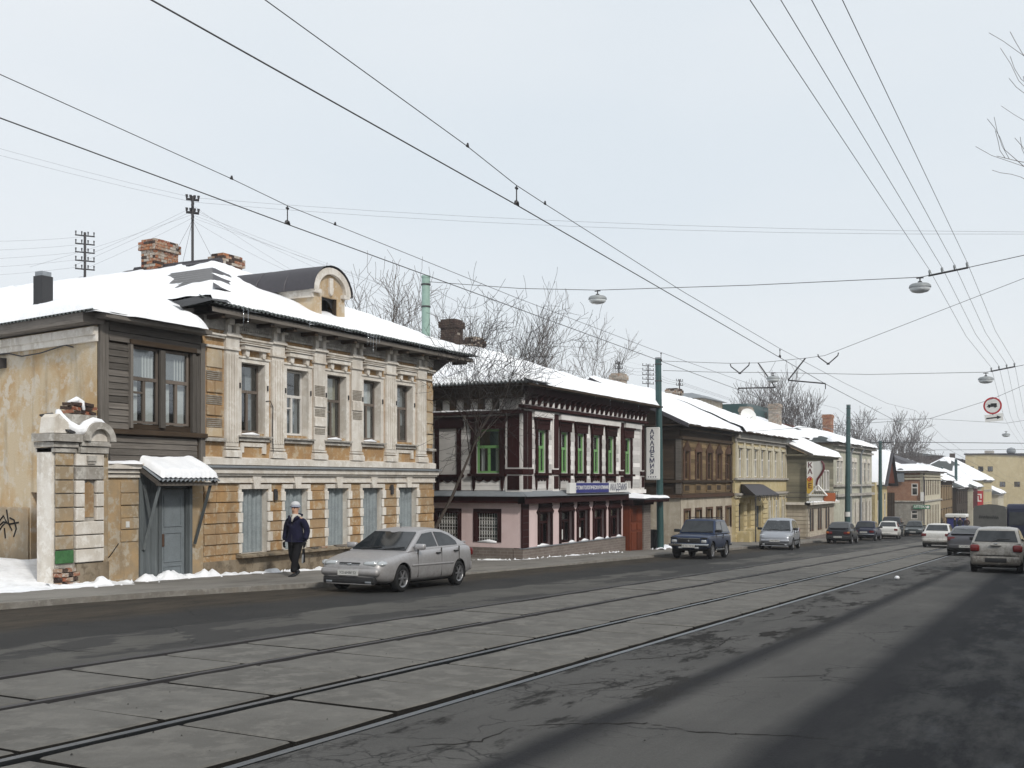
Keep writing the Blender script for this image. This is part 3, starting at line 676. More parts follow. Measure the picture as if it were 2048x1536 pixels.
for pi_, (a, b) in enumerate(piers):
    for k in range(len(CB)-1):
        z0, z1 = CB[k]+0.008, CB[k+1]-0.012; proud = (k % 2 == 1); o = 0.065 if proud else 0.035
        if k == 6: o = 0.02
        ql = 0.17 if proud else 0.10
        A, B = a, b
        if k < 6:
            if pi_ > 0:
                l = MB(); F1.box(l, a-0.012, a+ql, z0, z1, 0, o+0.012); l.build('quoin_block', 'trim_white', H1, bevel=0.012); A = a+ql+0.006
            if pi_ < 5:
                l = MB(); F1.box(l, b-ql, b+0.012, z0, z1, 0, o+0.012); l.build('quoin_block', 'trim_white', H1, bevel=0.012); B = b-ql-0.006
        cuts = [A, B] if pi_ else [A, A+0.42, A+0.86, B]
        if k < 6 and pi_ == 5: cuts = [A, A+0.45, B]
        for x0, x1 in zip(cuts, cuts[1:]):
            l = MB(); F1.box(l, x0+0.004, x1-0.004, z0, z1, 0, o+rb.uniform(-0.004, 0.006)); l.build('rusticated_block', 'ochre', H1, bevel=0.014)
m = MB(); F1.box(m, 21.5, 31.25, -0.16, -0.06, 0, 0.24, 0.05); m.build('base_ledge', 'plinth_dirt', H1)
for k in range(9):     # broken bricks and boards lying along the ledge
    x = 24.5+k*0.62+rb.uniform(-0.15, 0.15); l = MB(); l.box(-0.2, 0.2, -0.07, 0.07, 0, 0.05)
    inst('rubble_brick', l.mesh('rubble_brick'), H1, F1.w(x, -0.085, 0.12), (0, 0, rb.uniform(-0.4, 0.4)), (rb.uniform(0.5, 1.2), 1, 1)).data.materials.append(MATS['brick_limed' if k % 2 else 'wood_grey'])
m = MB(); F1.box(m, 20.32, 21.45, -0.05, 0.0, 0, 0.02); m.build('base_patch', 'ochre_dirty', H1)
# two wall lamps / house plates between ground floor windows, one loose cable
for x, z in ((22.98, 1.45), (28.62, 1.55)):
    m = MB(); F1.box(m, x-0.06, x+0.06, z-0.12, z+0.12, 0.03, 0.12); m.lathe([(0, 0), (0.05, 0), (0.05, 0.06), (0, 0.06)], F1.w(x, z+0.12, 0.09), 'z', 8); m.build('wall_lamp', 'iron', H1)
m = MB(); m.tube([F1.w(22.62, 4.0, 0.06), F1.w(22.78, 4.02, 0.07), F1.w(22.86, 3.85, 0.1), F1.w(22.84, 3.3, 0.1), F1.w(22.85, 2.5, 0.12)], 0.012, 5); m.build('cable', 'iron', H1, smooth=True)
# ------------------------------------------------------------------ its roof
paint('slate_grey', (0.17, 0.17, 0.175), 0.85, 0.5)
ES0, ES1, ET0, EZ = 20.0, 32.9, 18.75, 6.22
AX, AT, AZ = 27.0, 25.4, 9.0
def h1main(s, t):
    return EZ+min((s-ES0)*(AZ-EZ)/(AX-ES0), (ES1-s)*(AZ-EZ)/(ES1-AX), (t-ET0)*(AZ-EZ)/(AT-ET0))
AES, AET, AEZ = 16.55, 18.95, 5.60
LD = Vector((0.151, 0.988))
def h1annex(s, t):
    d = (s-AES)-(t-AET)*0.151/0.988
    return AEZ+min(d*0.335, (t-AET)*0.42)
RB = 42.0
def roofmesh(h, s0, s1, t0, t1, res=0.5):
    m = MB(); ns = int((s1-s0)/res); ntt = int((t1-t0)/res)
    for j in range(ntt+1):
        for i in range(ns+1):
            s = s0+(s1-s0)*i/ns; t = t0+(t1-t0)*j/ntt; m.v.append((s, t, h(s, t)))
    for j in range(ntt):
        for i in range(ns): a = j*(ns+1)+i; m.f.append((a, a+1, a+ns+2, a+ns+1))
    return m
m = MB()
R1 = [(ES0, ET0, EZ), (ES1, ET0, EZ), (AX, AT, AZ), (AX, RB, AZ), (ES0, RB, EZ), (ES1, RB, EZ)]
m.poly([R1[0], R1[1], R1[2]]); m.poly([R1[0], R1[2], R1[3], R1[4]]); m.poly([R1[1], R1[5], R1[3], R1[2]])
m.poly([(ES0, ET0, EZ-0.07), (ES1, ET0, EZ-0.07), (ES1, RB, EZ-0.07), (ES0, RB, EZ-0.07)])
roof1 = m.build('roof', 'slate_roof', H1)
m = MB(); corrugated(m, (ES0, ET0-0.10, EZ-0.0), (ES1+0.1, ET0-0.10, EZ-0.0), (ES0, ET0+0.5, EZ+0.24), (ES1+0.1, ET0+0.5, EZ+0.24)); m.build('corrugated_edge', 'slate_roof', H1, smooth=True)
m = MB(); F1.box(m, ES0, ES1, 6.03, 6.15, 0.0, 0.62); m.box(ES0, ES0+0.25, 18.8, 26, 6.03, 6.15); m.build('soffit_board', 'wood_grey', H1)
for k in range(14):
    x = ES0+0.4+k*0.93; l = MB(); F1.box(l, x, x+0.12, 5.93, 6.03, 0.0, 0.55); l.build('rafter_end', 'wood_dark', H1)
m = MB(); m.hexa([(31.2, 19.6, 5.3), (32.7, 19.6, 6.1), (32.7, 26, 6.1), (31.2, 26, 5.3), (31.2, 19.6, 6.1), (32.7, 19.6, 6.14), (32.7, 26, 6.14), (31.2, 26, 6.1)]); m.build('eave_boarding', 'wood_grey', H1)
def mask_main(s, t):
    f = (t-ET0)/(AT-ET0); g_ = (s-ES0)/(AX-ES0); v = 1.0
    if s < AX and (AX-s) < 0.45+0.3*nz3(s, t*2, 1) and t > AT-0.3: v = 0.0
    return v
snow_sheet('roof_snow', h1main, ES0+0.05, ES1-0.05, ET0+0.02, RB-1, H1, th=0.24, mask=mask_main, edges=(0, 1, 1, 0), res=0.16)
m = roofmesh(lambda s, t: h1annex(s, t)-0.03 if h1annex(s, t) > AEZ-0.01 else AEZ-0.03, AES, 20.6, AET, 19.6, 0.2)
m = MB(); 
far_s = AES+(RB-AET)*0.151/0.988
m.poly([(AES, AET, AEZ), (AES+3.3, AET+3.0, AEZ+1.0), (far_s+4, RB, AEZ+1.34), (far_s, RB, AEZ)]); m.poly([(AES, AET, AEZ), (20.1, AET, AEZ), (20.6, AET+3.5, AEZ+1.4), (AES+3.3, AET+3.0, AEZ+1.0)]); m.build('annex_roof', 'slate_roof', H1)
def h1a_snow(s, t): return max(h1annex(s, t), AEZ-0.02)
def annex_snow():
    mb = MB(); U = 26; V = 90
    for j in range(V+1):
        for i in range(U+1):
            t = AET+0.0+(RB-1-AET)*(j/V)**1.25; s0 = AES+0.02+(t-AET)*0.151/0.988; s1 = 19.9+(AX-19.9)*min(1, max(0, t-AET-0.7)/5.5)+(0.12*nz3(t*3, 1, 4) if t < AET+0.8 else 0)
            s = s0+(s1-s0)*i/U; d = min(s-s0, t-AET, (s1-s)+0.02 if t < AET+1.2 else 9); f = min(1, d/0.3); f = math.sqrt(max(0, 1-(1-f)**2))
            n_ = nz3(s*0.7, t*0.7, 5)
            bulge = 0.10*max(0, 1-(t-AET)/1.2) if s > 17.5 else 0
            mb.v.append((s+(0.05*nz3(s, t*2, 9) if d < 0.3 else 0), t-(bulge*1.2 if d < 0.35 else 0)+(0.04*nz3(s*3, t, 2) if d < .3 else 0), AEZ+min((s-s0)*0.335, (t-AET)*0.42)+(0.26+bulge)*f*(1+0.4*n_)-0.03+0.03*nz3(s*2.2, t*2.2, 3)*f))
    for j in range(V):
        for i in range(U): a = j*(U+1)+i; mb.f.append((a, a+1, a+U+2, a+U+1))
    mb.build('annex_snow', 'snow', H1, smooth=True)
annex_snow()
# bare sheet-metal hip piece showing through the snow
def onhip(f, ds=0, dt=0): s = ES0+(AX-ES0)*f; t = ET0+(AT-ET0)*f; return (s+ds, t+dt, EZ+(AZ-EZ)*f+0.05)
m = MB(); rj = random.Random(6); N_ = 9; jag = [rj.uniform(-0.12, 0.12) for _ in range(N_+1)]
lift = lambda p, d=0.21: (p[0], p[1], p[2]+d)
fs = [0.13+0.53*k/N_ for k in range(N_+1)]
for k in range(N_): m.quad(lift(onhip(fs[k])), lift(onhip(fs[k+1])), lift(onhip(fs[k+1], 0.75+jag[k+1]), 0.18), lift(onhip(fs[k], 0.75+jag[k]), 0.18))
m.build('hip_sheet', 'tin_dark', H1)
m = MB()
for k in range(2, N_): m.quad(lift(onhip(fs[k])), lift(onhip(fs[k+1])), lift(onhip(fs[k+1], 0, 0.9+0.25*k+3*jag[k+1]), 0.17), lift(onhip(fs[k], 0, 0.9+0.25*k+3*jag[k]), 0.17))
m.build('bare_slates', 'slate_grey', H1)
m = MB(); m.tube([(AX, AT-0.4, AZ+0.12), (AX, AT+3.5, AZ+0.15)], 0.12, 6); m.hexa([(AX-0.5, AT-0.2, AZ-0.05), (AX+0.1, AT-0.2, AZ+0.18), (AX+0.1, AT+4, AZ+0.18), (AX-0.5, AT+4, AZ-0.05), (AX-0.5, AT-0.2, AZ), (AX+0.1, AT-0.2, AZ+0.22), (AX+0.1, AT+4, AZ+0.22), (AX-0.5, AT+4, AZ)]); m.build('ridge_sheet', 'tin_dark', H1)
m = MB(); m.quad((19.9, 18.7, 6.28), (20.5, 18.62, 6.28), (20.75, 19.15, 6.52), (20.2, 19.2, 6.5)); m.quad((19.9, 18.7, 6.28), (20.2, 19.2, 6.5), (19.7, 19.8, 6.3), (19.5, 19.3, 6.1)); m.build('corner_sheet', 'tin_black', H1)
icicles(H1, [(20.95, 18.64, 6.2, 0.45), (21.12, 18.64, 6.2, 0.42), (26.35, 18.64, 6.2, 0.32), (26.5, 18.64, 6.2, 0.38), (26.63, 18.64, 6.2, 0.62), (26.78, 18.64, 6.2, 0.35), (26.95, 18.64, 6.2, 0.25), (23.6, 18.64, 6.2, 0.14), (29.2, 18.64, 6.2, 0.15)])
# dormer
DT = 19.66; FD = front(DT); d0, d1 = 25.10, 26.58; dc = (d0+d1)/2; rr = (d1-d0)/2+0.16
m = MB(); wall_open(m, FD, d0, d1, 6.3, 7.42, [(25.45, 26.2, 6.62, 7.30)], 0.15)
arc = [(dc+rr*0.92*math.cos(math.pi*k/16), 7.42+0.66*math.sin(math.pi*k/16)) for k in range(17)]
FD.poly(m, arc, -0.12, 0.0)
m.quad((d0, DT, 6.3), (d0, DT, 7.45), (d0, 23.5, 7.45), (d0, 23.5, 6.3)); m.quad((d1, DT, 6.3), (d1, DT, 7.45), (d1, 23.5, 7.45), (d1, 23.5, 6.3)); m.build('dormer', 'ochre_wall', H1)
m = MB()
for k in range(16):
    a0, a1 = math.pi*k/16, math.pi*(k+1)/16; P = lambda a, q: (dc+rr*q*math.cos(a), 7.44+0.74*q*math.sin(a))
    p, q, r_, s_ = P(a0, 1.0), P(a1, 1.0), P(a1, 0.74), P(a0, 0.74)
    FD.poly(m, [p, q, r_, s_], -0.1, 0.12)
FD.box(m, d0-0.1, d0+0.2, 7.36, 7.46, -0.1, 0.12); FD.box(m, d1-0.2, d1+0.1, 7.36, 7.46, -0.1, 0.12); m.build('dormer_arch', 'trim_white', H1)
m = MB(); FD.poly(m, [(dc-0.11, 7.60), (dc+0.11, 7.60), (dc+0.07, 7.42), (dc, 7.36), (dc-0.07, 7.42)], 0, 0.08); FD.box(m, dc-0.06, dc+0.1, 7.6, 7.88, 0, 0.06); m.build('dormer_ornament', 'trim_white', H1)
m = MB(); k0 = 0
for j, tt in enumerate((DT-0.16, 20.6, 21.7, 22.8, 23.9)):
    for k in range(17):
        a = math.pi*k/16; e = 1.05+0.015*(j % 2); m.v.append((dc+rr*e*math.cos(a), tt, 7.42+0.78*e*math.sin(a)))
for j in range(4):
    for k in range(16): a = j*17+k; m.f.append((a, a+1, a+18, a+17))
m.build('dormer_roof', 'tin_dark', H1, smooth=True)
m = MB()
for tt in (20.6, 21.7, 22.8): m = MB(); m.tube([(dc+rr*1.07*math.cos(math.pi*k/16), tt, 7.42+0.80*math.sin(math.pi*k/16)) for k in range(17)], 0.022, 4); m.build('roof_seam', 'tin_dark', H1)
m = MB(); m.box(d0-0.09, d0-0.0, DT, 23.6, 7.22, 7.44); m.build('dormer_side_cornice', 'trim_white', H1)
m = MB(); FD.quad(m, 25.4, 26.25, 6.5, 7.35, -0.4); m.build('dormer_dark', 'interior', H1)
m = MB(); FD.box(m, 25.42, 26.2, 6.58, 6.64, -0.1, 0.08); FD.box(m, 26.12, 26.2, 6.62, 7.3, -0.12, -0.03); m.build('dormer_frame', 'wood_dark', H1)
m = MB(); FD.poly(m, [(25.45, 7.3), (25.45, 7.02), (25.6, 7.2), (25.8, 7.24), (26.0, 7.16), (26.1, 7.02), (26.2, 7.1), (26.2, 7.3)], -0.14, -0.11); m.build('torn_sheet', 'tin_black', H1)
# ------------------------------------------------------------------ wooden annex over the street wall
AX1 = thing('timber_annex', 'grey weathered plank annex with a double window joining the ochre house above the porch', 'annex', (17.15, T1, gz(17)))
FA = front(T1); W2 = [(17.98, 18.86), (19.02, 19.86)]
aops = [(17.94, 19.90, 3.18, 5.02)]
m = MB(); wall_open(m, FA, 17.05, 20.3, 2.2, 5.55, aops, 0.18, -0.02); m.build('wall', 'wood_dark', AX1)
boards(FA, 17.32, 17.90, 3.05, 5.0, [], 0.15, 'wood_grey', AX1, o=-0.02, th=0.05)
boards(FA, 17.32, 20.2, 5.04, 5.5, [], 0.2, 'wood_grey', AX1, o=-0.02, th=0.07, jit=0.015)
boards(FA, 17.35, 20.1, 2.3, 2.9, [], 0.15, 'wood_grey', AX1, o=-0.02, th=0.04, jit=0.012)
for (a, b, z0, z1, o, mt) in ((17.05, 17.18, 2.95, 5.5, 0.07, 'wood_grey_v'), (17.19, 17.30, 2.3, 5.45, 0.05, 'wood_grey_v'), (17.9, 17.98, 3.08, 5.06, 0.09, 'wood_grey_v'), (18.86, 19.02, 3.12, 4.98, 0.05, 'wood_grey_v'), (19.9, 20.0, 3.05, 5.0, 0.07, 'wood_grey_v'), (20.03, 20.16, 2.95, 4.95, 0.05, 'wood_grey_v'), (20.18, 20.34, 2.3, 5.3, 0.06, 'wood_grey_v'), (17.12, 17.32, 2.3, 2.9, 0.04, 'wood_grey_v')):
    l = MB(); FA.box(l, a, b, z0, z1, -0.02, o); l.build('post', mt, AX1)
l = MB(); FA.box(l, 17.1, 20.35, 2.93, 3.05, -0.02, 0.13, 0.02); l.build('ledge_board', 'wood_dark', AX1)
l = MB(); FA.box(l, 17.9, 20.0, 5.02, 5.13, 0.05, 0.11); l.build('head_board', 'wood_dark', AX1)
l = MB(); FA.box(l, 16.9, 20.2, 5.48, 5.58, -0.02, 0.42); l.build('eave_board', 'wood_grey', AX1)
boards(Fac((20.27, 0), (0, 1), (-1, 0)), T1-0.05, 23, 5.5, 6.1, [], 0.16, 'wood_grey', AX1, o=0.0, th=0.03)
for a, b in W2:
    window(FA, a, b, 3.2, 5.0, -0.04, AX1, 'frame_old', fw=0.06, transom=0.42, curtain=[(0.1, 0.42, 0, 0.6, 'curtain_white'), (0.58, 0.95, 0, 0.9, 'curtain_white'), (0.2, 0.9, 0.62, 1, 'curtain_grey')], fortoch=(a < 18.5))
m = MB(); FA.box(m, 17.6, 20.2, 2.3, 5.4, -2.5, -0.6); m.build('interior', 'interior', AX1)
# plastered flank wall running back from the corner
FL = Fac((17.02, T1), (0.151, 0.988), (-0.988, 0.151))
m = MB(); wall_open(m, FL, 0.0, 22.0, -1.2, 5.35, [(2.02, 2.75, -0.5, 1.58)], 0.25); m.build('flank_wall', 'ochre_wall', AX1)
m = MB(); FL.box(m, -0.04, 22, 5.12, 5.30, 0, 0.12, 0.0); FL.box(m, -0.04, 22, 4.98, 5.12, 0, 0.07); m.build('flank_cornice', 'trim_white', AX1)
m = MB(); FL.box(m, -0.1, 22, 5.36, 5.60, -0.1, 0.42); m.build('flank_eave', 'wood_grey', AX1)
m = MB(); corrugated(m, FL.w(-0.4, 5.58, 0.50), FL.w(22, 5.58, 0.50), FL.w(-0.4, 5.66, 0.2), FL.w(22, 5.66, 0.2)); m.build('flank_roof_edge', 'slate_roof', AX1, smooth=True)
m = MB(); FL.quad(m, 2.02, 2.75, -0.6, 1.58, -0.24); m.build('cellar_door', 'wood_redbrown', AX1)
m = MB(); FL.box(m, 2.8, 22, -1.2, 1.22, 0.0, 0.05, 0.03); m.build('flank_plinth', 'ochre_dirty', AX1)
m = MB(); m.tube([FL.w(4.4, 4.98, 0.05), FL.w(3.6, 4.95, 0.06), FL.w(3.0, 4.84, 0.08), FL.w(2.2, 4.86, 0.08), FL.w(1.2, 4.98, 0.05), FL.w(0.8, 4.9, 0.1)], 0.018, 5); m.build('cable', 'iron', AX1, smooth=True)
m = MB(); FL.box(m, 3.85, 4.3, 4.62, 4.86, 0, 0.2); m.build('junction_box', 'iron', AX1)
m = MB()   # spray-painted scrawl
for pts in ([(4.1, .95), (3.9, 1.1), (3.75, .95), (3.95, .85), (4.1, .72)], [(3.75, 1.25), (3.65, .9), (3.5, .75)], [(3.6, 1.05), (3.4, 1.0), (3.3, .8), (3.42, .6)], [(4.2, .8), (3.9, .95), (3.6, .9), (3.2, .95)], [(3.85, .8), (3.8, .55)]):
    m.tube([FL.w(a, z-0.1, 0.056) for a, z in pts], 0.022, 4)
m.build('scrawl', 'black', AX1)
# ------------------------------------------------------------------ street wall below the annex with its porch
SW = thing('street_wall', 'patchy ochre plaster wall with a moulded coping beside the gate pillar, below the plank annex', 'wall', (17.1, T1, gz(17)))
m = MB(); FA.box(m, 17.05, 20.3, -1.4, 1.93, -0.5, 0.02); m.build('wall', 'ochre_dirty', SW)
for (z0, z1, o) in ((1.93, 2.02, 0.08), (2.03, 2.12, 0.13), (2.13, 2.27, 0.2)):
    l = MB(); FA.box(l, 17.08, 18.2, z0, z1, -0.3, o, 0.01); l.build('coping', 'trim_white', SW); l = MB(); FA.box(l, 19.95, 20.28, z0, z1, -0.3, o, 0.01); l.build('coping', 'trim_white', SW)
for k, (z0, z1) in enumerate(((1.58, 1.84), (1.30, 1.56), (1.0, 1.27), (0.74, 0.99), (0.45, 0.72))):
    l = MB(); FA.box(l, 17.66, 18.18, z0, z1, 0.02, 0.06 if k % 2 else 0.045); l.build('rusticated_block', 'ochre_dirty', SW, bevel=0.012)
l = MB(); FA.box(l, 17.78, 17.88, 0.78, 0.92, 0.06, 0.075); l.build('house_plate', 'paper', SW)
l = MB(); l.tube([FA.w(17.1, -0.02, 0.03), FA.w(17.35, 0.15, 0.03), FA.w(17.6, 0.42, 0.03)], 0.012, 4); l.build('crack', 'black', SW)
snow_sheet('coping_snow', lambda s, t: 2.26, 17.15, 18.15, 19.15, 19.5, SW, th=0.09, res=0.06)
PO = thing('porch', 'grey boarded porch with a slanting snow-covered canopy on wooden struts over a grey panelled door', 'porch', (18.2, T1, gz(18.2)+0.1))
for k in range(5):
    a = 18.20+k*0.11; l = MB(); FA.box(l, a, a+0.105, -0.6+0.02*k, 2.1, 0.02, 0.07+0.01*(k % 2)); l.build('board', 'wood_bluegrey', PO)
for a in (18.74, 19.62, 19.74):
    l = MB(); FA.box(l, a, a+0.10, -0.6, 1.82, 0.02, 0.11); l.build('jamb', 'wood_bluegrey', PO)
l = MB(); FA.box(l, 18.74, 19.84, 1.66, 1.85, 0.02, 0.11); l.build('lintel', 'wood_bluegrey', PO)
l = MB(); FA.box(l, 18.85, 19.61, -0.52, 1.65, 0.02, 0.06); door = l.build('door', 'door_grey', PO)
for (z0, z1) in ((0.75, 1.5), (-0.1, 0.62), (-0.45, -0.18)):
    l = MB(); FA.box(l, 18.94, 19.52, z1-0.03, z1, 0.06, 0.08); FA.box(l, 18.94, 19.52, z0, z0+0.03, 0.06, 0.08); FA.box(l, 18.94, 18.97, z0+0.03, z1-0.03, 0.06, 0.08); FA.box(l, 19.49, 19.52, z0+0.03, z1-0.03, 0.06, 0.08); l.build('door_panel', 'door_grey', door)
l = MB(); l.lathe([(0.0, 0), (0.05, 0), (0.05, 0.03), (0.025, 0.05), (0, 0.05)], FA.w(18.92, 0.45, 0.06), 'y', 10); FA.box(l, 18.88, 18.95, 0.28, 0.58, 0.06, 0.08); l.build('lock', 'frame_brown', door)
cz0, cz1 = 2.24, 1.86
l = MB(); corrugated(l, FA.w(18.12, cz1, 0.78), FA.w(20.1, cz1, 0.78), FA.w(18.12, cz0+0.06, 0.0), FA.w(20.1, cz0+0.06, 0.0), 0.14, 0.03); l.build('canopy_sheet', 'tin_grey', PO, smooth=True)
for a in (18.12, 20.0):
    l = MB(); l.hexa([FA.w(a, cz0-0.1, 0.02), FA.w(a+0.07, cz0-0.1, 0.02), FA.w(a+0.07, cz1-0.12, 0.72), FA.w(a, cz1-0.12, 0.72), FA.w(a, cz0+0.02, 0.02), FA.w(a+0.07, cz0+0.02, 0.02), FA.w(a+0.07, cz1-0.02, 0.72), FA.w(a, cz1-0.02, 0.72)]); l.build('canopy_board', 'wood_grey', PO)
l = MB(); FA.box(l, 18.15, 20.05, cz1-0.12, cz1-0.04, 0.62, 0.68); l.build('canopy_beam', 'wood_grey', PO)
for pts in ([FA.w(18.28, 0.25, 0.1), FA.w(18.28, 1.78, 0.62)], [FA.w(18.3, 1.75, 0.1), FA.w(18.3, 0.95, 0.3)], [FA.w(19.93, 0.3, 0.1), FA.w(19.93, 1.78, 0.62)]):
    l = MB(); l.tube(pts, 0.05, 4); l.build('strut', 'wood_bluegrey', PO)
def canopy_h(s, t): f = (T1-t)/0.78; return cz0+0.08+(cz1-cz0)*f+0.03*math.sin((s-18.12)*2*math.pi/0.16)*max(0, f-0.75)*2
snow_sheet('canopy_snow', canopy_h, 18.22, 20.06, T1-0.76, T1-0.02, PO, th=0.16, res=0.04, edges=(1, 1, 1, 0), wob=0.05, lip=0.12)
# ------------------------------------------------------------------ gate pillar
GP = thing('gate_pillar', 'stout rusticated gate pillar with an arched cap, peeling white plaster and a green painted block', 'gate pillar', (15.7, 19.1, gz(15.7)+0.1))
TP = 19.1; FP = front(TP)
m = MB(); FP.box(m, 15.62, 17.02, -0.75, 2.5, -0.45, 0.0); m.build('core', 'trim_grey', GP)
m = MB(); m.box(15.56, 15.62, 19.1, 19.55, -0.5, 2.55); m.build('side_face', 'trim_white', GP)
zc = [2.45, 2.17, 1.87, 1.58, 1.28, 0.98, 0.68, 0.38, 0.08]
for k in range(8):
    z1, z0 = zc[k]-0.012, zc[k+1]+0.012
    l = MB(); FP.box(l, 15.64, 16.09, z0, z1, 0, 0.05); l.build('rusticated_block', 'green_patch' if k == 7 else 'ochre_dirty', GP, bevel=0.014)
    if 2 <= k <= 4:
        for a, b in ((16.12, 16.34), (16.66, 16.86)): l = MB(); FP.box(l, a, b, z0, z1, 0, 0.10); l.build('rusticated_block', 'trim_white', GP, bevel=0.014)
    else:
        l = MB(); FP.box(l, 16.12, 16.86, z0, z1, 0, 0.10); l.build('rusticated_block', 'trim_white' if k not in (1,) else 'trim_grey', GP, bevel=0.014)
l = MB(); FP.poly(l, [(16.36, 1.06), (16.64, 1.06), (16.64, 1.74), (16.50, 1.86), (16.36, 1.74)], 0, 0.02); l.build('niche', 'ochre', GP)
l = MB(); FP.box(l, 16.38, 16.62, 2.28, 2.40, 0.10, 0.15); FP.box(l, 16.4, 16.6, 2.22, 2.28, 0.1, 0.13); l.build('relief', 'trim_grey', GP)
l = MB(); FP.box(l, 16.88, 17.03, -0.3, 2.45, 0, 0.03); l.build('edge_strip', 'ochre_dirty', GP)
for (a, b, z0, z1, o) in ((15.56, 16.14, 2.46, 2.56, 0.08), (15.52, 16.16, 2.57, 2.68, 0.12), (15.46, 16.2, 2.69, 2.86, 0.2), (16.2, 16.95, 2.46, 2.60, 0.14), (16.2, 16.98, 2.61, 2.72, 0.18)):
    l = MB(); FP.box(l, a, b, z0, z1, -0.5, o, 0.01); l.build('moulding', 'trim_grey', GP)
l = MB(); ac = 16.66
for k in range(14):
    a0, a1 = math.pi*k/14, math.pi*(k+1)/14; q = lambda a, r: (ac+r*math.cos(a), 2.72+r*math.sin(a))
    FP.poly(l, [q(a0, 0.42), q(a1, 0.42), q(a1, 0.27), q(a0, 0.27)], -0.4, 0.24)
l.build('arch_cap', 'trim_grey', GP)
l = MB(); FP.poly(l, [(ac+0.27*math.cos(math.pi*k/10), 2.72+0.27*math.sin(math.pi*k/10)) for k in range(11)], -0.3, 0.12); l.build('arch_infill', 'trim_white', GP)
l = MB(); FP.box(l, 16.0, 16.86, 2.86, 3.3, -0.5, -0.12); l.build('attic_block', 'trim_grey', GP)
rb = random.Random(4)
for k in range(14):
    x = 16.05+rb.random()*0.72; z = 3.3+0.05+0.085*(k//5); x = 16.12+(k % 5)*0.16+0.03*(k//5)
    bm_ = MB(); bm_.box(-0.12, 0.12, -0.08, 0.08, -0.035, 0.035); o = inst('brick', bm_.mesh('brick'), GP, FP.w(x, z, -0.2-0.05*rb.random()), (rb.uniform(-.1, .1), rb.uniform(-.2, .2), rb.uniform(-.4, .4))); o.data.materials.append(MATS['brick_dark' if k % 3 else 'brick_red'])
l = MB(); l.hexa([FP.w(15.62, 3.24, -0.45), FP.w(15.95, 3.3, -0.45), FP.w(16.15, 2.88, 0.12), FP.w(15.9, 2.88, 0.12), FP.w(15.62, 3.27, -0.45), FP.w(15.95, 3.33, -0.45), FP.w(16.15, 2.91, 0.12), FP.w(15.9, 2.91, 0.12)]); l.build('cap_sheet', 'tin_black', GP)
l = MB(); FP.poly(l, [(15.58, 2.87), (16.0, 2.87), (15.95, 3.1), (15.72, 3.28), (15.62, 3.2)], -0.4, 0.05); l.build('cap_block', 'trim_white', GP)
def ps_path():
    l = MB()
    l.tube([FP.w(15.98, 3.36, -0.3), FP.w(15.92, 3.24, -0.2), FP.w(16.0, 3.06, -0.05), FP.w(16.16, 2.93, 0.05), FP.w(16.3, 2.95, 0.08), FP.w(16.42, 3.08, 0.06), FP.w(16.6, 3.17, 0.05), FP.w(16.78, 3.15, 0.06), FP.w(16.98, 2.98, 0.1), FP.w(17.06, 2.84, 0.12)], [0.06, 0.1, 0.11, 0.13, 0.13, 0.10, 0.08, 0.07, 0.06, 0.02], 8)
    l.tube([FP.w(16.2, 3.55, -0.25), FP.w(16.4, 3.62, -0.22), FP.w(16.52, 3.57, -0.2), FP.w(16.5, 3.4, -0.12)], [0.04, 0.08, 0.06, 0.03], 7)
    l.build('cap_snow', 'snow', GP, smooth=True)
ps_path()
l = MB(); FP.box(l, 15.64, 16.2, -0.7, 0.06, 0, 0.0); 
for k in range(16):
    x = 15.7+(k % 4)*0.14+rb.uniform(-.02, .02); z = -0.35+0.1*(k//4)
    bm_ = MB(); bm_.box(-0.09, 0.09, -0.06, 0.06, -0.04, 0.04); o = inst('brick', bm_.mesh('brick'), GP, FP.w(x, z, 0.02*rb.random()), (rb.uniform(-.1, .1), rb.uniform(-.1, .1), rb.uniform(-.3, .3))); o.data.materials.append(MATS[('brick_limed', 'brick_dark', 'brick_red')[k % 3]])
l = MB(); FP.box(l, 16.15, 17.02, -0.75, 0.06, 0, 0.07); l.build('base_block', 'plinth_dirt', GP)
# ------------------------------------------------------------------ chimneys, flue and line racks on this roof
brick_chimney('brick_chimney', 'tall broad orange brick chimney on the nearest snowy roof', 27.1, 27.85, 8.45, 10.08, 1.05, 0.66, ['brick_orange', 'brick_red', 'brick_limed', 'brick_orange', 'brick_limed', 'brick_dark'], seed=2)
brick_chimney('brick_chimney', 'low squat red brick chimney behind the ridge of the nearest roof', 28.05, 25.7, 8.6, 9.58, 0.95, 0.55, ['brick_orange', 'brick_dark', 'brick_limed', 'brick_red', 'brick_limed', 'brick_dark'], seed=3)
FLU = thing('flue', 'plain black sheet-metal flue box standing on the nearest snowy roof', 'flue', (20.5, 25.5, 6.4))
m = MB(); m.box(20.32, 20.68, 25.32, 25.68, 6.0, 7.55); m.build('shaft', 'tin_black', FLU); m = MB(); m.box(20.35, 20.65, 25.35, 25.65, 7.55, 7.68); m.build('collar', 'tin_grey', FLU)
m = MB(); m.box(20.31, 20.69, 25.31, 25.69, 6.75, 6.78); m.build('seam', 'tin_black', FLU)
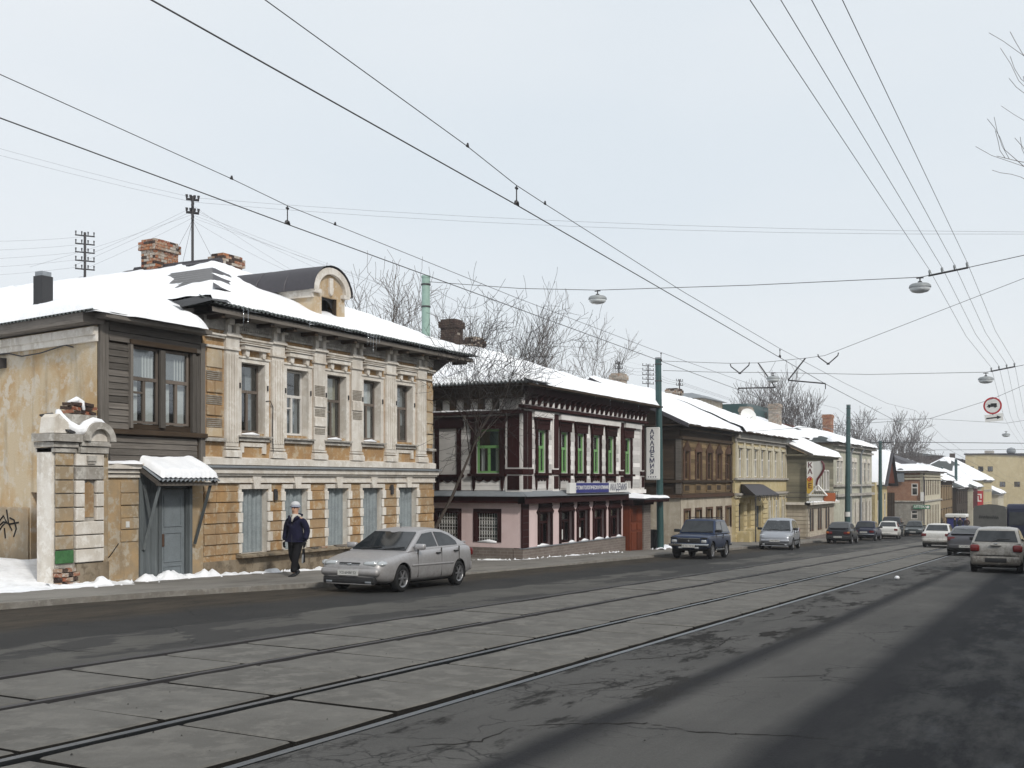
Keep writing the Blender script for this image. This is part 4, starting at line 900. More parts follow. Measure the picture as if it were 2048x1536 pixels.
def line_rack(label, x, y, z0, z1, bars, w, ax=(0.83, -0.56), style=0):
    t = thing('line_rack', label, 'line rack', (x, y, z0)); m = MB(); m.tube([(x, y, z0-0.4), (x, y, z1)], 0.045, 6); m.build('mast', 'iron', t)
    for k in range(bars):
        z = z1-0.12-k*(0.30 if not style else 0.22); m = MB(); dx, dy = ax if (not style or k % 2 == 0) else (0.75, 0.66)
        m.tube([(x-dx*w/2, y-dy*w/2, z), (x+dx*w/2, y+dy*w/2, z)], 0.025 if not style else 0.045, 4); b = m.build('crossbar', 'iron', t)
        for f in (-0.46, -0.16, 0.16, 0.46):
            m = MB(); m.tube([(x+dx*w*f, y+dy*w*f, z), (x+dx*w*f, y+dy*w*f, z+0.08), (x+dx*w*f, y+dy*w*f, z+0.15)], [0.012, 0.022, 0.03] if not style else [0.02, 0.04, 0.05], 5); m.build('insulator', 'iron', b)
    return t
line_rack('thick black mast with a cluster of insulators between the two brick chimneys', 26.95, 26.2, 8.9, 11.4, 4, 0.42, style=1)
line_rack('five-bar telephone line rack rising from the roof at the far left', 27.0, 31.4, 9.0, 10.75, 5, 0.66)
# ------------------------------------------------------------------ helpers for the row
def bx(F, name, mat, P, a0, a1, z0, z1, o0, o1, slant=0, bevel=0):
    m = MB(); F.box(m, a0, a1, z0, z1, o0, o1, slant); return m.build(name, mat, P, bevel=bevel)
def hip_roof(P, s0, s1, t0, t1, z0, r0, r1, rt, rz, mat='slate_roof', soffit='wood_dark', gl=False, gr=False):
    """roof planes to a ridge from (r0) to (r1); gl/gr make gable ends"""
    m = MB(); A, B, C, D = (s0, t0, z0), (s1, t0, z0), (s1, t1, z0), (s0, t1, z0); E, F_ = ((s0 if gl else r0), rt, rz), ((s1 if gr else r1), rt, rz)
    m.poly([A, B, F_, E]); m.poly([C, D, E, F_])
    if not gl: m.poly([D, A, E])
    if not gr: m.poly([B, C, F_])
    m.build('roof', mat, P)
    m = MB(); m.poly([(s0, t0, z0-0.08), (s1, t0, z0-0.08), (s1, t1, z0-0.08), (s0, t1, z0-0.08)]); m.quad((s0, t0, z0-0.08), (s1, t0, z0-0.08), (s1, t0, z0), (s0, t0, z0)); m.quad((s0, t0, z0-0.08), (s0, t1, z0-0.08), (s0, t1, z0), (s0, t0, z0)); m.build('soffit', soffit, P)
def hip_h(s0, s1, t0, t1, z0, r0, r1, rt, rz, gl=False, gr=False):
    def h(s, t):
        v = [(t-t0)*(rz-z0)/(rt-t0), (t1-t)*(rz-z0)/(t1-rt)]
        if not gl: v.append((s-s0)*(rz-z0)/(r0-s0))
        if not gr: v.append((s1-s)*(rz-z0)/(s1-r1))
        return z0+min(v)
    return h
# ------------------------------------------------------------------ the carved maroon and white house
T2 = 18.2; S2 = 35.5; E2 = 48.2; F2 = front(T2); FS2 = leftf(S2)
H2 = thing('carved_house', 'white plank house with maroon carved trim, green window frames and a pink ground floor', 'house', (S2, T2, gz(S2)))
UP2 = [(36.80, 37.52), (38.86, 39.58), (40.46, 41.20), (42.10, 42.85), (43.73, 44.46), (45.76, 46.50)]
LO2 = [(36.85, 38.09), (38.78, 40.13), (40.48, 41.71), (42.14, 43.51), (43.91, 45.26)]
o2 = [(a, b, 2.18, 3.80) for a, b in UP2]; l2 = [(a, b, -0.64, 0.72) for a, b in LO2]
m = MB(); wall_open(m, F2, S2, E2, 1.3, 5.3, o2, 0.12); m.build('wall', 'wood_white', H2)
m = MB(); wall_open(m, F2, S2, E2, -0.65, 1.35, l2+[(45.6, 47.4, -0.66, 0.9)], 0.2); m.build('ground_floor_wall', 'pink', H2)
so2 = [(19.10, 20.10, 2.15, 3.80)]; sl2 = [(19.06, 20.22, -0.45, 0.78), (20.79, 22.0, -0.45, 0.78)]
m = MB(); wall_open(m, FS2, T2, 30, 1.3, 5.3, so2, 0.12); m.build('side_wall', 'wood_white', H2)
m = MB(); wall_open(m, FS2, T2, 30, -0.65, 1.35, sl2, 0.25); m.build('side_ground_floor_wall', 'pink', H2)
m = MB(); m.box(S2+0.7, E2-0.3, T2+0.8, 29, -1, 5.2); m.build('interior', 'interior', H2)
m = MB(); m.quad((E2, T2, -2), (E2, T2, 5.3), (E2, 30, 5.3), (E2, 30, -2)); m.build('far_side_wall', 'wood_dark', H2)
bx(F2, 'plinth', 'brick_grey_x', H2, S2-0.053, E2, -2.2, -0.68, -0.3, 0.09); bx(FS2, 'side_plinth', 'brick_grey_y', H2, T2+0.32, 30, -2.2, -0.66, -0.3, 0.05)
bx(F2, 'plinth_cap', 'tin_grey', H2, S2-0.06, 45.5, -0.68, -0.645, -0.05, 0.12, 0.02)
# siding planks
PZ = [(36.36, 38.08, 1.55, 4.22), (38.70, 45.06, 1.55, 4.22), (45.66, 47.72, 1.55, 4.22)]
CAS = [(a-0.3, b+0.3, 2.0, 4.24) for a, b in UP2]
for a, b, z0, z1 in PZ: boards(F2, a, b, z0, z1, CAS, 0.19, 'wood_white', H2, o=0.0, th=0.02, jit=0.002)
SC2 = [(18.85, 20.38, 2.0, 4.4), (20.78, 21.95, 1.9, 4.25)]
boards(FS2, 18.86, 30, 1.5, 4.4, SC2, 0.19, 'wood_white', H2, o=0.0, th=0.02, jit=0.002)
bx(FS2, 'blind_panel', 'wood_white', H2, 20.95, 21.75, 2.08, 3.85, 0, 0.03)
# corner and dividing boards in maroon with white edging
for a, b in ((S2-0.04, 36.3), (38.12, 38.66), (45.10, 45.62), (47.76, 48.2)):
    bx(F2, 'corner_board', 'wood_white', H2, a, b, 1.45, 4.55, 0, 0.06)
    w_ = b-a
    pans = [(a+0.07, a+w_*0.5-0.03), (a+w_*0.5+0.03, b-0.07)] if w_ > 0.7 else [(a+0.07, b-0.07)]
    for p, q in pans:
        bx(F2, 'maroon_panel', 'wood_maroon', H2, p, q, 2.36, 4.48, 0.06, 0.085); bx(F2, 'maroon_panel', 'wood_maroon', H2, p, q, 1.55, 2.05, 0.06, 0.085)
    bx(F2, 'maroon_band', 'wood_maroon', H2, a-0.02, b+0.02, 2.10, 2.30, 0, 0.1)
bx(FS2, 'corner_board', 'wood_white', H2, T2-0.05, 18.84, 1.45, 4.55, 0, 0.06)
bx(FS2, 'maroon_panel', 'wood_maroon', H2, T2+0.05, 18.74, 2.36, 4.5, 0.06, 0.085); bx(FS2, 'maroon_panel', 'wood_maroon', H2, T2+0.05, 18.74, 1.52, 2.05, 0.06, 0.085); bx(FS2, 'maroon_band', 'wood_maroon', H2, T2-0.08, 18.86, 2.1, 2.3, 0, 0.1)
# windows with carved casings
def carved(F, a, b, z0, z1, P, wide=0.185, side=False):
    window(F, a, b, z0, z1, -0.05, P, 'frame_green', fw=0.075, transom=0.40, curtain=[(0.1, 0.45, 0, 1, 'curtain_beige'), (0.55, 0.9, 0, 1, 'curtain_beige')] if not side else [(0.75, 0.92, 0, 0.6, 'curtain_white'), (0.12, 0.3, 0, 0.6, 'curtain_beige')])
    for sgn, x in ((-1, a), (1, b)):
        pts = [(x, z0-0.06), (x, z1+0.04)]; n = 16
        for k in range(n+1):
            f = 1-k/n; zz = z0-0.06+(z1+0.10-z0)*f; w_ = wide*(0.80+0.13*math.sin(f*math.pi*9)+0.10*abs(math.sin(f*math.pi*2)))
            pts.append((x+sgn*w_, zz))
        m = MB(); F.poly(m, pts, 0.02, 0.075); m.build('casing', 'wood_maroon', P)
        m = MB(); F.poly(m, [(x+sgn*0.03, z0-0.06), (x+sgn*0.20, z0-0.06), (x+sgn*0.17, z0-0.55), (x+sgn*0.12, z0-0.68), (x+sgn*0.06, z0-0.58)], 0.02, 0.06); m.build('pendant', 'wood_maroon', P)
    W = wide+0.06
    m = MB(); F.poly(m, [(a-W*0.8, z1+0.02), (b+W*0.8, z1+0.02), (b+W*0.85, z1+0.18), (b+W*1.05, z1+0.36), (b+W*1.1, z1+0.44), (a-W*1.1, z1+0.44), (a-W*1.05, z1+0.36), (a-W*0.85, z1+0.18)], 0.02, 0.12); m.build('header', 'wood_maroon', P)
    bx(F, 'header_cap', 'wood_maroon', P, a-W*1.15, b+W*1.15, z1+0.40, z1+0.48, 0.02, 0.2)
    bx(F, 'header_line', 'wood_maroon', P, a-0.1, b+0.1, z1+0.24, z1+0.28, 0.12, 0.15)
    bx(F, 'sill', 'wood_maroon', P, a-W, b+W, z0-0.12, z0-0.02, 0.02, 0.17)
    n = 3; pts = [(a-0.02, z0-0.12), (b+0.02, z0-0.12)]
    for k in range(n*6+1):
        f = 1-k/(n*6); pts.append((a-0.02+(b-a+0.04)*f, z0-0.24-0.09*abs(math.sin(f*math.pi*n))))
    m = MB(); F.poly(m, pts, 0.02, 0.06); m.build('scalloped_apron', 'wood_maroon', P)
for a, b in UP2: carved(F2, a, b, 2.18, 3.80, H2)
carved(FS2, 19.10, 20.10, 2.15, 3.80, H2, 0.26, True)
for sgn, x in ((-1, 20.95), (1, 21.75)): bx(FS2, 'casing', 'wood_maroon', H2, min(x, x+sgn*0.18), max(x, x+sgn*0.18), 1.5, 4.05, 0.02, 0.075)
bx(FS2, 'header', 'wood_maroon', H2, 20.65, 22.05, 3.87, 4.3, 0.02, 0.12); bx(FS2, 'sill', 'wood_maroon', H2, 20.65, 22.05, 2.0, 2.1, 0.02, 0.16)
m = MB(); pts = [(20.8, 2.0), (21.9, 2.0)]+[(21.9-1.1*k/18, 1.88-0.09*abs(math.sin(k/18*math.pi*3))) for k in range(19)]; FS2.poly(m, pts, 0.02, 0.06); m.build('scalloped_apron', 'wood_maroon', H2)
# frieze
for a, b in ((36.36, 38.06), (38.72, 45.04), (45.68, 47.7)): bx(F2, 'frieze_board', 'wood_white', H2, a, b, 4.28, 4.5, 0.0, 0.14)
bx(F2, 'frieze_cornice', 'wood_maroon', H2, S2-0.25, E2+0.1, 4.56, 4.70, 0, 0.24, 0.03)
bx(F2, 'bracket_board', 'wood_white', H2, S2-0.02, E2, 4.70, 5.22, 0, 0.05)
bx(F2, 'top_board', 'wood_maroon', H2, S2-0.05, E2+0.05, 5.1, 5.42, 0.0, 0.30)
for k in range(25):
    x = S2+0.2+k*0.51; pts = [(0.05, 4.72), (0.12, 4.74), (0.16, 4.86), (0.22, 4.90), (0.25, 5.02), (0.34, 5.06), (0.38, 5.12), (0.05, 5.12)]
    m = MB(); m.prism([F2.w(x, z, o) for o, z in pts], (0.17, 0, 0)); m.build('bracket', 'wood_maroon' if k % 1 else 'wood_maroon', H2)
    m = MB(); F2.poly(m, [(x+0.20, 4.72), (x+0.48, 4.72), (x+0.48, 4.95), (x+0.34, 5.08), (x+0.20, 4.95)], 0.05, 0.08); m.build('fretwork', 'wood_white', H2)
bx(FS2, 'frieze_cornice', 'wood_maroon', H2, T2-0.1, 30, 4.36, 4.52, 0, 0.24, 0.03); bx(FS2, 'frieze_board', 'wood_white', H2, 18.9, 30, 4.55, 4.95, 0, 0.05); bx(FS2, 'top_board', 'wood_dark', H2, T2-0.1, 30, 4.95, 5.42, 0, 0.25)
bx(FS2, 'frieze_board', 'wood_white', H2, 18.9, 30, 4.14, 4.34, 0, 0.10)
for k in range(9): bx(FS2, 'bracket', 'wood_dark', H2, 19.1+k*0.62, 19.32+k*0.62, 4.55, 4.95, 0.05, 0.2)
snow_sheet('ledge_snow', lambda s, t: 4.5, S2-0.26, S2, 19.0, 23, H2, th=0.08, res=0.08)
# ledge roof between storeys and the maroon fascia
m = MB(); m.hexa([F2.w(S2-0.35, 1.27, 0.4), F2.w(45.6, 1.27, 0.4), F2.w(45.6, 1.30, 0.4), F2.w(S2-0.35, 1.30, 0.4), F2.w(S2, 1.44, 0), F2.w(45.6, 1.44, 0), F2.w(45.6, 1.48, 0), F2.w(S2, 1.48, 0)]); m.build('ledge_roof', 'tin_grey', H2)
m = MB(); m.hexa([FS2.w(T2-0.4, 1.27, 0.4), FS2.w(30, 1.27, 0.4), FS2.w(30, 1.30, 0.4), FS2.w(T2-0.4, 1.30, 0.4), FS2.w(T2, 1.44, 0), FS2.w(30, 1.44, 0), FS2.w(30, 1.48, 0), FS2.w(T2, 1.48, 0)]); m.build('side_ledge_roof', 'tin_grey', H2)
bx(F2, 'lower_ledge', 'wood_white', H2, 45.62, E2, 1.28, 1.45, 0, 0.15)
bx(F2, 'fascia', 'wood_maroon', H2, S2-0.28, 45.6, 1.0, 1.27, 0, 0.30); bx(FS2, 'side_fascia', 'wood_maroon', H2, T2-0.28, 30, 1.02, 1.27, 0, 0.28)
bx(F2, 'corner_pilaster', 'wood_maroon', H2, S2-0.03, 36.0, -0.64, 1.0, 0, 0.07)
for k in range(6): bx(F2, 'pilaster_groove', 'tin_black', H2, S2-0.01, 35.98, -0.5+k*0.26, -0.485+k*0.26, 0.07, 0.075)
for a, b in LO2:       # shop windows with flared maroon surrounds
    window(F2, a+0.12, b-0.12, -0.6, 0.62, -0.10, H2, 'wood_maroon', fw=0.06, transom=0.3, curtain=[(0.1, 0.9, 0.0, 0.05, 'curtain_grey')])
    m = MB(); F2.poly(m, [(a, -0.64), (a+0.12, -0.64), (a+0.12, 0.62), (b-0.12, 0.62), (b-0.12, -0.64), (b, -0.64), (b, 0.55), (b+0.10, 0.66), (b-0.08, 0.82), (b-0.08, 1.0), (a+0.08, 1.0), (a+0.08, 0.82), (a-0.10, 0.66), (a, 0.55)], 0.0, 0.07); m.build('window_surround', 'wood_maroon', H2)
    bx(F2, 'surround_rib', 'wood_maroon', H2, a+0.1, b-0.1, 0.86, 0.92, 0.07, 0.11); bx(F2, 'surround_rib', 'wood_maroon', H2, a+0.0, b-0.0, 0.66, 0.72, 0.07, 0.11)
for a, z, h in ((39.0, -0.5, 0.4), (40.75, -0.5, 0.42), (42.3, 0.25, 0.42)):
    bx(F2, 'notice', 'paper', H2, a, a+0.32, z, z+h, -0.085, -0.08)
for a, b in ((19.06, 20.22), (20.79, 22.0)):
    for (x0, x1, z0, z1) in ((a-0.02, a+0.14, -0.45, 0.80), (b-0.14, b+0.02, -0.45, 0.80), (a+0.14, b-0.14, 0.64, 0.80)): bx(FS2, 'side_surround', 'wood_maroon', H2, x0, x1, z0, z1, -0.2, 0.03)
    window(FS2, a+0.14, b-0.14, -0.42, 0.64, -0.16, H2, 'wood_maroon', fw=0.04, transom=0.28)
    gr = MB()
    for k in range(8): x = a+0.2+k*(b-a-0.4)/7; gr.tube([FS2.w(x, -0.42, -0.08), FS2.w(x, 0.62, -0.08)], 0.011, 4)
    for z in (-0.3, 0.1, 0.45): gr.tube([FS2.w(a+0.16, z, -0.08), FS2.w(b-0.16, z, -0.08)], 0.011, 4)
    for k in range(7):
        x = a+0.2+(k+0.5)*(b-a-0.4)/7
        for z in (0.28, -0.1): gr.tube([FS2.w(x+0.04*math.cos(q*math.pi/4), z+0.08*math.sin(q*math.pi/4), -0.08) for q in range(9)], 0.008, 3)
    gr.build('window_grille', 'sign_frame', H2)
m = MB(); m.tube([FS2.w(19.25, -0.45, 0.0), FS2.w(19.6, -0.42, -0.03), FS2.w(20.05, -0.45, 0.0)], [0.04, 0.08, 0.03], 6); m.build('sill_snow', 'snow', H2, smooth=True)
for k, (x, w_) in enumerate(((37.2, 0.5), (39.9, 0.3), (41.2, 0.35), (42.7, 0.5), (43.6, 0.2), (45.0, 0.3))):
    m = MB(); m.tube([F2.w(x-w_, -0.63, 0.06), F2.w(x, -0.61, 0.04), F2.w(x+w_, -0.63, 0.06)], [0.02, 0.07, 0.02], 6); m.build('plinth_snow', 'snow', H2, smooth=True)
# doorway with brick cheek and canopy
bx(F2, 'door', 'wood_redbrown', H2, 45.7, 47.3, -1.46, 0.72, -0.1, 0.30)
for k in range(2):
    for z0, z1 in ((-1.3, -0.5), (-0.4, -0.1), (0.0, 0.6)): bx(F2, 'door_panel', 'wood_redbrown', H2, 45.85+k*0.72, 46.42+k*0.72, z0, z1, 0.30, 0.33, bevel=0.02)
bx(F2, 'brick_cheek', 'brick_grey_x', H2, 47.35, 48.3, -2.0, 0.75, -0.2, 0.34); bx(F2, 'door_head', 'wood_maroon', H2, 45.55, 48.3, 0.74, 1.0, 0, 0.5)
bx(F2, 'canopy', 'tin_dark', H2, 45.6, 49.0, 1.0, 1.06, 0, 1.05)
m = MB()
for k in range(22): x = 45.65+k*0.152; F2.poly(m, [(x, 1.0), (x+0.13, 1.0), (x+0.065, 0.86)], 1.0, 1.03)
tag(m.build('canopy_fringe', 'wood_maroon', H2), kind='stuff')
snow_sheet('canopy_snow', lambda s, t: 1.07+0.18*math.exp(-((s-46.6)/0.8)**2)*max(0.2, (t-17.1)/1.1), 45.65, 48.98, T2-1.04, T2, H2, th=0.11, res=0.09, edges=(1, 1, 1, 0))
# its roof
r2 = dict(s0=34.85, s1=49.15, t0=17.55, t1=29.5, z0=5.44, r0=40.2, r1=43.9, rt=23.5, rz=7.62)
hip_roof(H2, **r2); 
snow_sheet('roof_snow', hip_h(**r2), 34.95, 49.1, 17.6, 29.0, H2, th=0.2, res=0.2)
m = MB(); corrugated(m, (34.75, 17.5, 5.44), (34.75, 29, 5.44), (35.2, 17.9, 5.62), (35.2, 29, 5.62), 0.17, 0.035); m.build('corrugated_edge', 'slate_roof', H2, smooth=True)
icicles(H2, [(41.0, 17.58, 5.4, 0.22), (42.6, 17.58, 5.4, 0.3), (44.1, 17.58, 5.4, 0.2), (46, 17.58, 5.4, 0.25)])
m = MB(); m.quad((34.7, 17.45, 5.5), (36.6, 17.45, 5.48), (36.9, 18.1, 5.74), (35.5, 18.3, 5.78)); m.build('corner_sheet', 'tin_black', H2)
# hanging signs on this house
SG = thing('clinic_sign', 'long blue and white shop sign over the ledge of the pink ground floor', 'sign', (38.8, T2-0.4, 1.4))
bx(F2, 'box', 'sign_white', SG, 38.80, 45.05, 1.36, 1.78, 0.32, 0.46); bx(F2, 'blue_field', 'sign_blue', SG, 39.42, 42.82, 1.37, 1.77, 0.46, 0.475)
text('СТОМАТОЛОГИЧЕСКАЯ КЛИНИКА', 'sign_white', SG, F2.w(41.12, 1.57, 0.478), (R(90), 0, 0), 0.205, 0.002, sx=1.0, bold=0.004)
text('АКАДЕМИЯ', 'sign_navy', SG, F2.w(43.95, 1.57, 0.463), (R(90), 0, 0), 0.40, 0.002, sx=0.85, bold=0.006)
brick_chimney('brick_chimney', 'soot-black square chimney on the roof of the carved maroon house', 40.35, 24.1, 7.55, 8.9, 0.75, 0.7, ['brick_dark'], seed=5)
brick_chimney('brick_chimney', 'low dark chimney with a pale brick collar behind the soot-black one', 42.7, 24.3, 7.5, 8.42, 0.8, 0.6, ['brick_dark', 'brick_dark', 'brick_limed'], seed=6)
# ------------------------------------------------------------------ brown timber house
T3 = 19.0; F3 = front(T3); S3, E3 = 55.9, 65.7; FS3 = leftf(S3)
H3 = thing('timber_house', 'brown log-and-plank house with five narrow upper windows over a streaked beige ground floor', 'house', (S3, T3, gz(S3)))
UP3 = [(56.57, 57.40), (58.62, 59.50), (60.66, 61.58), (62.55, 63.45), (64.55, 65.42)]; LO3 = [(56.50, 57.45), (58.5, 59.45), (60.5, 61.5), (62.5, 63.45), (64.4, 65.4)]
m = MB(); wall_open(m, F3, S3, E3, 0.95, 4.9, [(a, b, 1.96, 3.46) for a, b in UP3], 0.15); m.build('wall', 'wood_brown', H3)
m = MB(); wall_open(m, F3, S3, E3, -3.0, 1.0, [(a, b, -0.95, 0.22) for a, b in LO3], 0.2, 0.05); m.build('ground_floor_wall', 'beige_wall', H3)
m = MB(); FS3.quad(m, T3, 29, 0.95, 5.0, 0); m.build('side_wall', 'wood_dark', H3)
m = MB(); FS3.quad(m, T3-0.05, 29, -3, 0.95, 0.05); m.build('side_ground_floor_wall', 'beige_wall', H3)
m = MB(); m.poly([(S3, 18.9, 4.9), (S3, 29.2, 4.9), (S3, 24, 7.5)]); m.build('gable_wall', 'wood_dark', H3)
m = MB(); m.box(S3+0.4, E3-0.2, T3+0.6, 28, -2, 4.8); m.build('interior', 'interior', H3)
boards(F3, S3, E3, 1.95, 4.2, [(a-0.2, b+0.2, 1.9, 3.9) for a, b in UP3], 0.22, 'wood_brown', H3, th=0.04, name='log', jit=0.004)
boards(FS3, T3, 24, 1.95, 4.4, [], 0.24, 'wood_dark', H3, th=0.04, name='log', jit=0.004)
for a, b in UP3:
    window(F3, a, b, 1.96, 3.46, -0.06, H3, 'frame_brown', fw=0.06, transom=0.38, curtain=[(0.1, 0.9, 0.0, 0.55, 'curtain_grey'), (0.2, 0.8, 0.65, 0.95, 'curtain_white')])
    for x0, x1 in ((a-0.16, a), (b, b+0.16)): bx(F3, 'casing', 'frame_brown', H3, x0, x1, 1.88, 3.5, 0, 0.08)
    c = (a+b)/2; m = MB(); F3.poly(m, [(a-0.22, 3.5), (b+0.22, 3.5), (b+0.22, 3.62), (c+0.3, 3.8), (c, 4.08), (c-0.3, 3.8), (a-0.22, 3.62)], 0, 0.1); m.build('pediment', 'frame_brown', H3)
for (z0, z1, o, mt) in ((4.14, 4.3, 0.16, 'wood_dark'), (4.3, 4.9, 0.06, 'wood_dark'), (4.62, 4.72, 0.3, 'wood_dark'), (1.76, 1.90, 0.16, 'wood_dark'), (0.92, 1.10, 0.2, 'frame_brown'), (1.1, 1.16, 0.12, 'wood_dark')):
    bx(F3, 'cornice_board', mt, H3, S3-0.1, E3, z0, z1, 0, o); bx(FS3, 'side_cornice_board', mt, H3, T3-o, 27, z0, z1, 0, o)
for k in range(5):
    a = UP3[k][0]-0.1; bx(F3, 'panel', 'wood_brown', H3, a, a+1.0, 1.24, 1.68, 0, 0.05); bx(F3, 'panel_inset', 'wood_dark', H3, a+0.12, a+0.88, 1.32, 1.60, 0.05, 0.06)
for x in (S3-0.02, E3-0.3): bx(F3, 'corner_board', 'wood_dark', H3, x, x+0.3, 1.1, 4.3, 0, 0.1)
bx(FS3, 'shutter', 'wood_dark', H3, 19.9, 21.0, 2.0, 3.6, 0, 0.1); bx(FS3, 'corner_board', 'wood_grey', H3, T3-0.1, T3+0.2, 1.1, 4.3, 0, 0.1)
for a, b in LO3:
    for x0, x1, z0, z1 in ((a-0.12, a, -1.0, 0.34), (b, b+0.12, -1.0, 0.34), (a, b, 0.22, 0.34)): bx(F3, 'casing', 'frame_brown', H3, x0, x1, z0, z1, 0.0, 0.1)
    bx(F3, 'shutter', 'wood_brown', H3, a, (a+b)/2-0.01, -0.95, 0.2, -0.1, -0.05); bx(F3, 'shutter', 'wood_brown', H3, (a+b)/2+0.01, b, -0.95, 0.2, -0.1, -0.05)
r3 = dict(s0=55.2, s1=66.0, t0=18.3, t1=29.8, z0=4.92, r0=56, r1=66, rt=24.0, rz=7.6, gl=True, gr=True)
hip_roof(H3, **r3); snow_sheet('roof_snow', hip_h(**r3), 55.25, 66.2, 18.33, 29.3, H3, th=0.2, res=0.25, edges=(1, 0, 1, 1))
m = MB(); m.hexa([(55.1, 18.25, 4.72), (55.2, 18.25, 4.72), (55.2, 24, 7.42), (55.1, 24, 7.42), (55.1, 18.25, 4.94), (55.2, 18.25, 4.94), (55.2, 24, 7.64), (55.1, 24, 7.64)]); m.build('verge_board', 'tin_dark', H3)
brick_chimney('brick_chimney', 'pale plastered chimney carrying insulators on the timber house ridge', 60.0, 24.2, 7.4, 8.3, 0.9, 0.7, ['brick_limed', 'mortar'], seed=8)
line_rack('short rack of insulators on the pale chimney of the timber house', 60.0, 24.2, 8.3, 9.0, 2, 0.55)
brick_chimney('brick_chimney', 'low grey chimney on the timber house roof just right of the five-bar rack', 71.2, 24.6, 7.2, 8.25, 1.15, 0.8, ['brick_limed', 'mortar', 'brick_dark'], seed=9)
line_rack('tall five-bar line rack above the timber house roof', 68.2, 25.4, 7.3, 9.7, 5, 0.95)
line_rack('thin two-bar line rack right of the tall five-bar one', 73.5, 25.0, 7.2, 9.1, 2, 0.6)
# ------------------------------------------------------------------ yellow house
T4 = 18.75; F4 = front(T4); S4, E4 = 65.7, 79.5
H4 = thing('yellow_house', 'cream and yellow plastered house with seven tall upper windows and a dark porch awning', 'house', (S4, T4, gz(S4)))
UP4 = [(66.40, 67.25), (68.15, 69.0), (70.10, 71.0), (71.85, 72.75), (73.62, 74.5), (75.55, 76.4), (77.5, 78.35)]; LO4 = [(74.0, 74.75), (75.75, 76.6), (77.7, 78.5)]
DO4 = [(66.5, 67.6, -2.1, 0.44), (68.4, 69.15, -1.2, 0.42), (70.75, 72.1, -1.9, 0.2)]
m = MB(); wall_open(m, F4, S4, E4, -3.4, 4.95, [(a, b, 2.08, 3.92) for a, b in UP4]+[(a, b, -0.9, 0.52) for a, b in LO4]+DO4, 0.22); m.build('wall', 'yellow_wall', H4)
m = MB(); m.quad((S4, T4, -3), (S4, T4, 5), (S4, 28, 5), (S4, 28, -3)); m.build('side_wall', 'yellow_wall', H4)
m = MB(); m.quad((E4, T4, -3.4), (E4, T4, 5), (E4, 28, 5), (E4, 28, -3.4)); m.build('far_side_wall', 'yellow_wall', H4)
m = MB(); m.box(S4+0.3, E4-0.3, T4+0.7, 27, -2.6, 4.8); m.build('interior', 'interior', H4)
for k, (a, b) in enumerate(UP4):
    window(F4, a, b, 2.10, 3.9, -0.04, H4, 'frame_white', fw=0.07, transom=0.36, curtain=[(0.1, 0.45, 0, 0.62, 'curtain_white'), (0.55, 0.92, 0, 0.62, 'curtain_white')])
    bx(F4, 'head_moulding', 'cream', H4, a-0.2, b+0.2, 3.94, 4.1, 0, 0.12)
    for x0, x1 in ((a-0.16, a), (b, b+0.16)): bx(F4, 'jamb', 'cream', H4, x0, x1, 2.06, 3.94, 0, 0.06)
for a, b in zip([65.75]+[u[1]+0.3 for u in UP4], [u[0]-0.3 for u in UP4]+[79.45]):
    bx(F4, 'pilaster', 'cream', H4, a, b, 2.0, 4.3, 0, 0.09)
for (z0, z1, o, mt) in ((1.92, 2.06, 0.22, 'trim_grey'), (0.95, 1.1, 0.25, 'trim_grey'), (0.80, 0.95, 0.14, 'cream'), (4.3, 4.5, 0.12, 'trim_grey'), (4.5, 4.9, 0.3, 'grey_render')):
    bx(F4, 'cornice', mt, H4, S4-0.05, E4+0.15, z0, z1, 0, o, 0.03)
bx(F4, 'belt_panel', 'yellow_wall', H4, 67, 79.2, 1.15, 1.85, 0, 0.04)
for a, b in LO4:
    window(F4, a, b, -0.88, 0.5, -0.04, H4, 'frame_white', fw=0.06, transom=0.3, curtain=[(0.1, 0.9, 0, 0.5, 'curtain_white')])
    for x0, x1 in ((a-0.2, a), (b, b+0.2)): bx(F4, 'jamb', 'cream', H4, x0, x1, -0.95, 0.75, 0, 0.07)
rb = random.Random(21)
for a, b in ((65.72, 66.4), (67.65, 68.35), (69.2, 70.6), (72.3, 73.6), (78.8, 79.5)):
    for k in range(9):
        bx(F4, 'rusticated_block', 'yellow_wall', H4, a, b, -2.4+k*0.34, -2.1+k*0.34, 0, 0.06, bevel=0.015)
for d in DO4: bx(F4, 'doorway', 'tin_dark' if d[0] < 70 else 'wood_bluegrey', H4, d[0], d[1], d[2], d[3], -0.25, -0.2)
m = MB(); m.hexa([F4.w(66.0, 0.95, 1.25), F4.w(72.0, 0.95, 1.25), F4.w(71.0, 0.98, 0.05), F4.w(67.0, 0.98, 0.05), F4.w(66.5, 1.62, 0.35), F4.w(71.2, 1.62, 0.35), F4.w(71.0, 1.66, 0.0), F4.w(67.0, 1.66, 0.0)]); m.build('awning', 'tin_dark', H4)
m = MB()
for k in range(7):
    x = 66.1+k*0.95; m.tube([F4.w(x+0.2*math.cos(q*math.pi/5), 0.78+0.17*math.sin(q*math.pi/5), 1.2) for q in range(11)], 0.02, 4)
m.tube([F4.w(66.0, 0.9, 1.2), F4.w(72.0, 0.9, 1.2)], 0.03, 4); m.tube([F4.w(66.1, 0.9, 1.2), F4.w(66.1, -2.2, 1.2)], 0.04, 5); m.build('awning_ironwork', 'iron', H4)
bx(F4, 'stair_block', 'yellow_wall', H4, 67.9, 70.4, -2.8, -1.2, 0, 1.1, bevel=0.04); bx(F4, 'stair_block', 'yellow_wall', H4, 65.9, 66.5, -2.6, -1.3, 0, 0.9, bevel=0.04)
r4 = dict(s0=65.8, s1=80.2, t0=18.1, t1=29.4, z0=4.95, r0=66, r1=73.0, rt=23.8, rz=7.45, gl=True)
